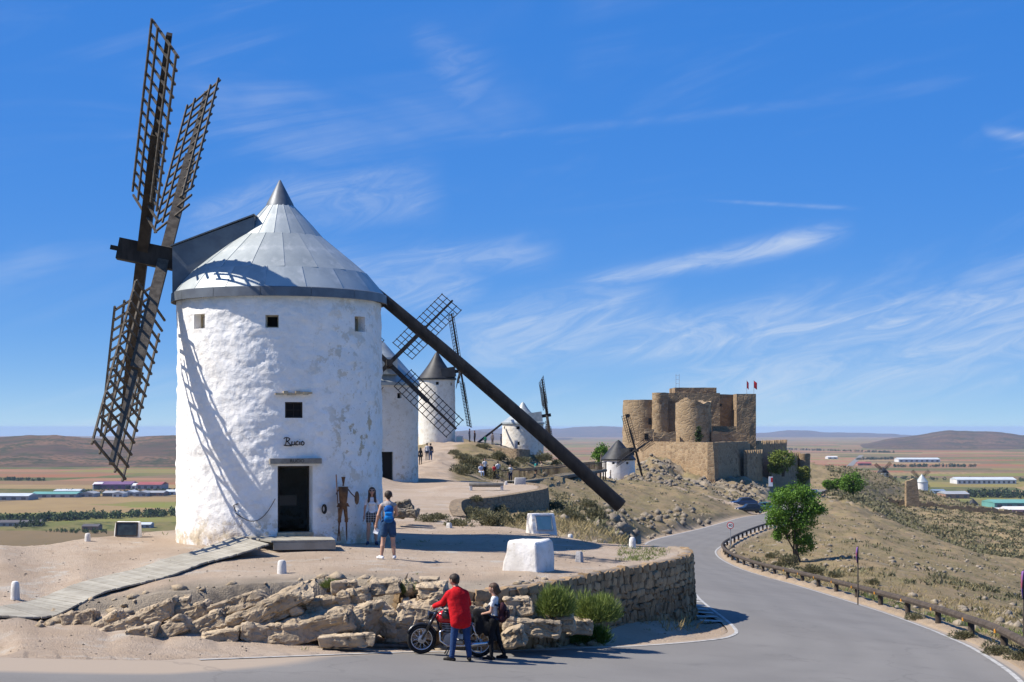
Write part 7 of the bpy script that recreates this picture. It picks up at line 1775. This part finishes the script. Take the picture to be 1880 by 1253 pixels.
# what they carry
def backpack(M, label, col, col2, w, h, d, zc, yc, straps=True, k=1.0):
    b = Body(); b.cap((-w * .5 + .07, yc, zc - h / 2 + .07), (w * .5 - .07, yc, zc - h / 2 + .07), .085, .085, 'a', .9, .06).cap((-w * .5 + .07, yc, zc + h / 2 - .10), (w * .5 - .07, yc, zc + h / 2 - .10), .08, .08, 'a', .9, .06).cap((0, yc, zc - h / 2 + .08), (0, yc, zc + h / 2 - .08), w * .46, w * .44, 'a', .62, .05)
    g = bpy.data.objects.new('backpack', None); COL.objects.link(g); g.matrix_basis = M; tag(g, label, 'backpack')
    o = bpy.data.objects.new('bag', b.mesh('bag', .016, {'a': cloth(col)})); COL.objects.link(o); o.parent = g
    b2 = Body(); b2.cap((-w * .26, yc - d * .62, zc - h * .22), (w * .26, yc - d * .62, zc - h * .22), .05, .05, 'p', .8, .04).cap((-w * .26, yc - d * .60, zc + h * .02), (w * .26, yc - d * .60, zc + h * .02), .05, .05, 'p', .7, .04); o = bpy.data.objects.new('pocket', b2.mesh('pocket', .016, {'p': cloth(col2)})); COL.objects.link(o); o.parent = g
    for s_ in (-1, 1):
        mb = MB(); mb.tube([(s_ * .10, yc + .04, zc + h * .40), (s_ * .12, .02, zc + h * .52), (s_ * .125, .14, zc + h * .30), (s_ * .13, .13, zc), (s_ * .14, .0, zc - h * .30), (s_ * .12, yc + .03, zc - h * .38)], .022, 6); me = mesh_of(mb, 'strap', cloth((.02, .03, .06)), True); o = bpy.data.objects.new('strap', me); COL.objects.link(o); o.parent = g
    return g
backpack(BM, 'bright blue backpack on the back of the person in shorts', (.010, .10, .34), (.008, .20, .56), .215, .42, .19, 1.20, -.17)
backpack(GM, 'dark maroon backpack worn by the person in white', (.05, .015, .02), (.03, .012, .014), .26, .36, .18, 1.00, -.17)
p_ = barm['l']; mb = MB(); mb.add([p_ + Vector((-.07, -.01, -.16)), p_ + Vector((.05, -.03, -.20)), p_ + Vector((.10, 0, -.08)), p_ + Vector((-.02, .01, .0))] + [p_ + Vector((-.07, -.004, -.16)), p_ + Vector((.05, -.024, -.20)), p_ + Vector((.10, .006, -.08)), p_ + Vector((-.02, .016, .0))], [(0, 1, 2, 3), (7, 6, 5, 4), (0, 4, 5, 1), (1, 5, 6, 2), (2, 6, 7, 3), (3, 7, 4, 0)]); tag(mb.build('folded_paper', M_SIGNW, None), 'folded white paper in the hand of the person in shorts', 'paper')
b = Body(); q0, q1 = garm['l'], garm['r']; c_ = (q0 + q1) / 2
b.cap(tuple(c_ + Vector((-.10, -.06, .05))), tuple(c_ + Vector((.16, -.04, .02))), .085, .08, 'j', .8, .05).cap(tuple(c_ + Vector((-.06, -.07, -.05))), tuple(c_ + Vector((-.04, -.07, -.36))), .09, .07, 'j', .7, .05).cap(tuple(c_ + Vector((.08, -.07, -.05))), tuple(c_ + Vector((.12, -.07, -.40))), .09, .06, 'j', .7, .05).cap(tuple(c_ + Vector((.16, -.09, -.2))), tuple(c_ + Vector((.30, -.10, -.52))), .06, .045, 'j', 1, .04)
o = bpy.data.objects.new('jacket', b.mesh('jacket', .018, {'j': cloth((.014, .014, .016))})); COL.objects.link(o); tag(o, 'black jacket draped over the arms of the person in white', 'jacket')

# far visitors
NAVY, WHITE_, TEAL, BLK, JEANS, BEIGE = (.02, .025, .05), (.66, .65, .64), (.02, .22, .20), (.014, .014, .016), (.05, .08, .16), (.40, .32, .24)
def visitor(px, py, s, H, label, shirt, pants, dx, dy, group, seat=False, shorts=None, deck=None, fem=False, sleeve=.45, hair='short'):
    p = P(px, py, s); z_ = gz(p.x, p.y) if deck is None else deck(p); p.z = z_
    J = None
    if seat: J = {'hip': (0, 0, .50), 'chest': (0, .04, .93), 'knee_r': (.12, .40, .50), 'knee_l': (-.12, .40, .50), 'ankle_r': (.13, .42, .085), 'ankle_l': (-.13, .42, .085), 'elbow_r': (.24, .1, .70), 'elbow_l': (-.24, .1, .70), 'wrist_r': (.14, .30, .62), 'wrist_l': (-.14, .30, .62)}
    person(p, facing(dx, dy), H, label, {'shirt': shirt, 'pants': pants}, J, .034, hair, None, sleeve, shorts, 1.0, None, fem, group)
deckz = lambda p: float(np.interp(p.x, cv[:, 0], cv[:, 2])) + .02
VB, VC, VP = 'visitors by the footbridge', 'visitors on the crest', 'visitors on the path'
visitor(882, 883, 19, 1.7, 'person in pale blue sitting beside the path before the footbridge', (.48, .54, .66), (.42, .48, .60), .5, -.8, VB, True)
visitor(890, 884, 18.6, 1.80, 'person in white shirt and dark trousers behind the seated one', WHITE_, BLK, .3, -.9, VB)
visitor(907.5, 884, 18.6, 1.45, 'person in bright red top near the footbridge', (.50, .03, .04), BLK, -.2, .9, VB)
visitor(914, 884, 18.5, 1.78, 'person in white shirt and jeans beside the one in red', WHITE_, JEANS, -.4, .9, VB)
visitor(937, 882, 18.2, 1.78, 'person in white shirt and dark jeans at the bridge entrance', WHITE_, (.02, .03, .07), .1, -1, VB)
visitor(983, 874, 16.4, 1.72, 'person in teal shirt and shorts walking on the footbridge', TEAL, BLK, .9, .3, VB, False, .6, deckz)
visitor(994, 872, 16.0, 1.66, 'person in beige top and teal trousers on the footbridge', BEIGE, (.03, .18, .17), -.9, -.3, VB, False, None, deckz, True)
visitor(862, 818, 13.9, 1.74, 'person in navy standing left of the pair on the crest', NAVY, NAVY, .8, .3, VC, sleeve=1)
visitor(871.5, 818, 13.9, 1.66, 'person in dark brown standing right of the pair on the crest', (.06, .04, .045), BLK, -.8, .3, VC, sleeve=1)
visitor(891, 817, 13.8, 1.25, 'small person in green by the leaning pole on the crest', (.02, .20, .10), (.03, .10, .08), .1, 1, VC, sleeve=1)
visitor(904, 817, 13.8, 1.66, 'person in grey shirt in the middle of the crest group', (.16, .14, .14), (.10, .09, .09), .6, .7, VC, sleeve=1)
visitor(920, 818.5, 13.8, 1.62, 'person in dark blue close to the squat mill wall', NAVY, (.03, .03, .06), .9, .2, VC, sleeve=1)
visitor(772, 845, 18.8, 1.66, 'person in black walking on the path close to the cream mill', BLK, BLK, .1, 1, VP, sleeve=1, hair='long', fem=True)
visitor(784, 845, 18.6, 1.72, 'person in white top and dark jeans in the middle of the path', (.50, .50, .52), (.03, .04, .07), .1, 1, VP, sleeve=1, fem=True)
visitor(790.5, 843, 18.4, 1.74, 'person in dark jacket rightmost on the path', (.03, .03, .04), JEANS, .1, 1, VP, sleeve=1)
visitor(1107, 871, 10.6, 1.7, 'person in white beside the wall of the small black capped mill', WHITE_, (.40, .42, .46), -.8, -.2, 'visitors at the small mill')
visitor(1121, 878, 10.7, 1.5, 'person in brown beside the small black capped mill', (.10, .07, .05), BLK, .8, -.2, 'visitors at the small mill')

# ------------------------------------------------------------------ motorcycle
mp_ = road_point(826, 1204); mt = root('motorcycle', tuple(mp_), 'classic motorcycle with red tank and wire wheels standing at the road edge', 'motorcycle')
M_REDT = material('red_enamel', (.50, .01, .015), .25, spec=.6); M_BLACKG = material('black_enamel', (.012, .012, .013), .3, spec=.6); M_ALU = material('cast_aluminium', (.42, .42, .42), .4, (.30, .30, .30), 8, 4, metal=.7); M_RUB = material('rubber', (.013, .013, .013), .85); M_SEAT = material('black_vinyl', (.015, .015, .017), .5)
slope = (zplane(mp_.x - .6, mp_.y) - zplane(mp_.x + .6, mp_.y)) / 1.2
fwd = Vector((-.985, -.12, slope)).normalized(); lat = Vector((fwd.y, -fwd.x, 0)).normalized(); upv = lat.cross(fwd) * -1
if upv.z < 0: upv = -upv
upv = (upv + lat * .05).normalized()
def mc(u, z, v=0.0): return mp_ + fwd * u + upv * z + lat * v
for nm, u in (('front', .625), ('rear', -.60)):
    c = mc(u, .315); w = MB().torus(c, lat, .268, .048, 40, 10, 0, 1.0).build('wheel', M_RUB, mt, True)
    MB().torus(c, lat, .225, .018, 40, 8, 0, 1.5).build('rim', M_CHROME, w, True)
    MB().lathe([(0, -.07), (.03, -.07), (.085, -.05), (.085, .05), (.03, .07), (0, .07)], 20, c, 0, lat).build('hub', M_ALU, w, 40)
    sp_ = MB(); e1 = fwd; e2 = upv
    for k in range(20):
        a = 2 * math.pi * k / 20; a2 = a + (.35 if k % 2 else -.35); s_ = 1 if (k // 2) % 2 else -1
        sp_.tube([c + (e1 * math.cos(a2) + e2 * math.sin(a2)) * .08 + lat * s_ * .035, c + (e1 * math.cos(a) + e2 * math.sin(a)) * .222], .0042, 4)
    tag(sp_.build('spokes', M_CHROME, w), kind='stuff')
    fd_ = MB(); a0, a1 = ((.35, 2.75) if nm == 'front' else (.2, 2.6)); pts = [c + (e1 * math.cos(a) + e2 * math.sin(a)) * .345 for a in np.linspace(a0, a1, 14)]
    vs = []; fs = []
    for k, p in enumerate(pts):
        o_ = (p - c).normalized(); vs += [p - lat * .06 - o_ * .03, p - lat * .035 + o_ * .005, p + lat * .035 + o_ * .005, p + lat * .06 - o_ * .03]
        if k:
            b_ = (k - 1) * 4
            for q in range(3): fs.append((b_ + q, b_ + 4 + q, b_ + 5 + q, b_ + 1 + q))
    o = fd_.add(vs, fs).build('mudguard', M_BLACKG, mt, True); o.modifiers.new('t', 'SOLIDIFY').thickness = .006
for s_ in (-1, 1):
    MB().tube([mc(.625, .315, s_ * .085), mc(.56, .46, s_ * .085), mc(.37, .88, s_ * .085)], [.026, .028, .024], 10).build('fork_leg', M_CHROME if s_ > 0 else M_BLACKG, mt, True)
    MB().tube([mc(.535, .52, s_ * .088), mc(.40, .82, s_ * .088)], .036, 10).build('fork_shroud', M_BLACKG, mt, True)
    MB().tube([mc(-.60, .33, s_ * .10), mc(-.42, .70, s_ * .10)], [.022, .03], 8).build('shock_absorber', M_CHROME, mt, True)
    MB().tube([mc(-.60, .315, s_ * .10), mc(-.10, .36, s_ * .10)], .02, 8).build('swing_arm', M_BLACKG, mt, True)
hl = MB().lathe([(0, -.13), (.06, -.11), (.09, -.02), (.092, .02), (0, .022)], 20, mc(.52, .83), 0, fwd).build('headlight', M_BLACKG, mt, 50)
MB().lathe([(0, .028), (.05, .024), (.088, .015), (.092, -.005)], 20, mc(.522, .83), 0, fwd).build('lens', M_CHROME, hl, True)
hbm = MB().tube([mc(.20, 1.00, .36), mc(.30, 1.01, .26), mc(.37, .93, .08), mc(.37, .93, -.08), mc(.30, 1.01, -.26), mc(.20, 1.00, -.36)], .013, 8).build('handlebar', M_CHROME, mt, True)
for s_ in (-1, 1):
    MB().tube([mc(.22, 1.0, s_ * .33), mc(.15, .995, s_ * .42)], .019, 8).build('grip', M_RUB, hbm, True)
    MB().tube([mc(.27, 1.01, s_ * .30), mc(.30, 1.12, s_ * .34)], .006, 5).build('mirror_stalk', M_CHROME, hbm)
    MB().ell(mc(.30, 1.14, s_ * .34), (.02, .05, .035)).build('mirror', M_BLACKG, hbm, True)
bt = Body()
bt.cap((-.20, 0, .79), (.22, 0, .80), .11, .125, 't', .95, .05).cap((.05, 0, .86), (.2, 0, .855), .075, .085, 't', 1, .05)
me = bt.mesh('fuel_tank', .016, {'t': M_REDT}); o = bpy.data.objects.new('fuel_tank', me); COL.objects.link(o); o.parent = mt
Mt = Matrix((fwd, lat, upv)).transposed().to_4x4(); o.matrix_basis = Mt
bs = Body(); bs.cap((-.30, 0, .80), (-.72, 0, .82), .085, .075, 's', 1.45, .04).cap((-.25, 0, .83), (-.5, 0, .83), .06, .06, 's', 1.6, .04)
o = bpy.data.objects.new('seat', bs.mesh('seat', .016, {'s': M_SEAT})); COL.objects.link(o); o.parent = mt; o.matrix_basis = Mt
frm = MB(); frm.tube([mc(.36, .86), mc(.22, .40), mc(.05, .25), mc(-.22, .27), mc(-.30, .50), mc(-.36, .76)], .024, 8); frm.tube([mc(.36, .90), mc(-.05, .70), mc(-.36, .74), mc(-.70, .76)], .024, 8); frm.build('frame', M_BLACKG, mt, True)
eng = MB()
eng.lathe([(0, -.10), (.13, -.10), (.15, -.05), (.15, .05), (.13, .10), (0, .10)], 20, mc(.02, .36), 0, lat); eng.box(mc(-.10, .38), (.28, .18, .22), Matrix((fwd, lat, upv)).transposed())
en = bevel_obj(MB().box(mc(-.10, .38), (.30, .20, .22), Matrix((fwd, lat, upv)).transposed()), 'gearbox', M_ALU, mt, .03, 2)
MB().lathe([(0, -.11), (.12, -.11), (.145, -.06), (.145, .06), (.12, .11), (0, .11)], 22, mc(.04, .36), 0, lat).build('crankcase', M_ALU, mt, 40)
ax_ = (upv + fwd * .22).normalized()
for k in range(9): MB().box(mc(.09, .48) + ax_ * (.026 * k), (.20 - .004 * abs(k - 4), .20, .011), Matrix((fwd, lat, ax_)).transposed()).build('cooling_fin', M_IRON if k % 2 else M_ALU, mt)
MB().lathe([(0, 0), (.07, 0), (.07, .26), (0, .26)], 14, mc(.08, .46), 0, ax_).build('cylinder', M_ALU, mt)
ex = MB().tube([mc(.16, .56, -.10), mc(.26, .50, -.12), mc(.24, .32, -.13), mc(.08, .22, -.14), mc(-.25, .24, -.15), mc(-.40, .27, -.16)], .021, 10).build('exhaust_pipe', M_CHROME, mt, True)
MB().tube([mc(-.30, .255, -.16), mc(-.40, .275, -.165), mc(-.82, .34, -.175), mc(-.88, .35, -.175)], [.022, .042, .046, .02], 12).build('silencer', M_CHROME, mt, True)
bevel_obj(MB().box(mc(-.30, .58, -.11), (.26, .05, .20), Matrix((fwd, lat, upv)).transposed()), 'side_cover', M_BLACKG, mt, .025, 2)
bevel_obj(MB().box(mc(-.30, .58, .11), (.26, .05, .20), Matrix((fwd, lat, upv)).transposed()), 'side_cover', M_BLACKG, mt, .025, 2)
for s_ in (-1, 1): MB().tube([mc(.0, .25, s_ * .12), mc(.10, .01, s_ * .17)], .014, 7).build('stand_leg', M_BLACKG, mt)
MB().box(mc(-.90, .66), (.05, .10, .07), Matrix((fwd, lat, upv)).transposed()).build('tail_light', M_RED, mt); MB().box(mc(-.93, .52), (.01, .18, .14), Matrix((fwd, lat, upv)).transposed()).build('number_plate', M_SIGNW, mt)
he = Body(); hc = mc(.02, .93, -.19); he.cap((0, 0, 0), (.03, 0, .0), .125, .12, 'h', 1, .02)
o = bpy.data.objects.new('helmet', he.mesh('helmet', .018, {'h': M_BLACKG}, lambda g_: np.maximum(-.075 - g_[..., 2], -1))); COL.objects.link(o); o.location = mc(.13, .88, -.21); tag(o, 'glossy black helmet resting against the motorcycle tank', 'helmet')

# ------------------------------------------------------------------ rusty metal figure by the door
M_RUST = material('rusted_steel', (.19, .095, .04), .75, (.09, .045, .025), 7, 6, .3, 20, .3, .35, var2=(.25, .13, .06), scale2=3)
sp0 = P(630, 992, 64.6); st_ = root('metal_figure', (sp0.x, sp0.y, gz(sp0.x, sp0.y)), 'rusty sheet metal figure holding a tall pole and a disc beside the door', 'sculpture')
_rv = (Vector((sp0.x, sp0.y, 0)) - MC); _rv.z = 0; os_ = _rv.normalized(); xs = Vector((-os_.y, os_.x, 0)); b0 = Vector((sp0.x, sp0.y, gz(sp0.x, sp0.y)))
def fp(px, py, d=0.0): s = FPX / b0.y; return Vector((b0.x, b0.y, 0)) + xs * ((px - 630) / s) + Vector((0, 0, (YH - py) / s)) + os_ * d
def plate(pts, d, th, name): MB().prism([fp(x, y, d) for x, y in pts], os_ * th).build(name, M_RUST, st_)
q = MB(); rings = [(619, 641, 894, .05), (621, 640, 905, .09), (622, 638, 920, .08), (623, 637, 925, .07)]; vs = []; fs = []
for a, b_, y_, dp in rings:
    for k in range(12): t = 2 * math.pi * k / 12; vs.append(fp((a + b_) / 2 + (b_ - a) / 2 * math.cos(t), y_, dp * math.sin(t)))
for i in range(3):
    for k in range(12): fs.append((i * 12 + k, i * 12 + (k + 1) % 12, (i + 1) * 12 + (k + 1) % 12, (i + 1) * 12 + k))
fs += [tuple(range(12)), tuple(range(47, 35, -1))]; q.add(vs, fs).build('torso', M_RUST, st_)
plate([(622, 924), (638, 924), (642, 931), (633, 929), (630, 933), (627, 929), (618, 931)], -.06, .12, 'skirt_plate')
for s_, (kx, ax2) in ((-1, (622, 618)), (1, (637, 638))):
    MB().tube([fp(630 + s_ * 4, 930), fp(kx, 953)], [.065, .045], 8).build('thigh', M_RUST, st_); MB().box(fp(kx, 956), (.09, .09, .10)).build('knee_plate', M_RUST, st_)
    MB().tube([fp(kx, 957), fp(ax2, 993)], [.028, .014], 6).build('shin', M_RUST, st_)
MB().tube([fp(630, 893), fp(630.5, 886)], .02, 6).build('neck', M_RUST, st_); MB().lathe([(.02, -.20), (.055, -.02), (.062, .0), (.0, .0)], 12, fp(630.5, 876) ).build('head', M_RUST, st_)
MB().tube([fp(621, 898), fp(614, 905, .05), fp(612, 907, .08)], .016, 6).build('arm', M_RUST, st_); MB().tube([fp(640, 898), fp(646, 907, .05), fp(651, 913, .10)], .018, 6).build('arm', M_RUST, st_)
MB().tube([fp(610.5, 871, .10), fp(619, 992, .10)], .016, 7).build('pole', M_RUST, st_)
MB().lathe([(0, -.012), (.19, -.006), (.19, .006), (0, .02)], 22, fp(655, 915, .12), 0, (os_ + xs * .75).normalized()).build('disc', M_RUST, st_)
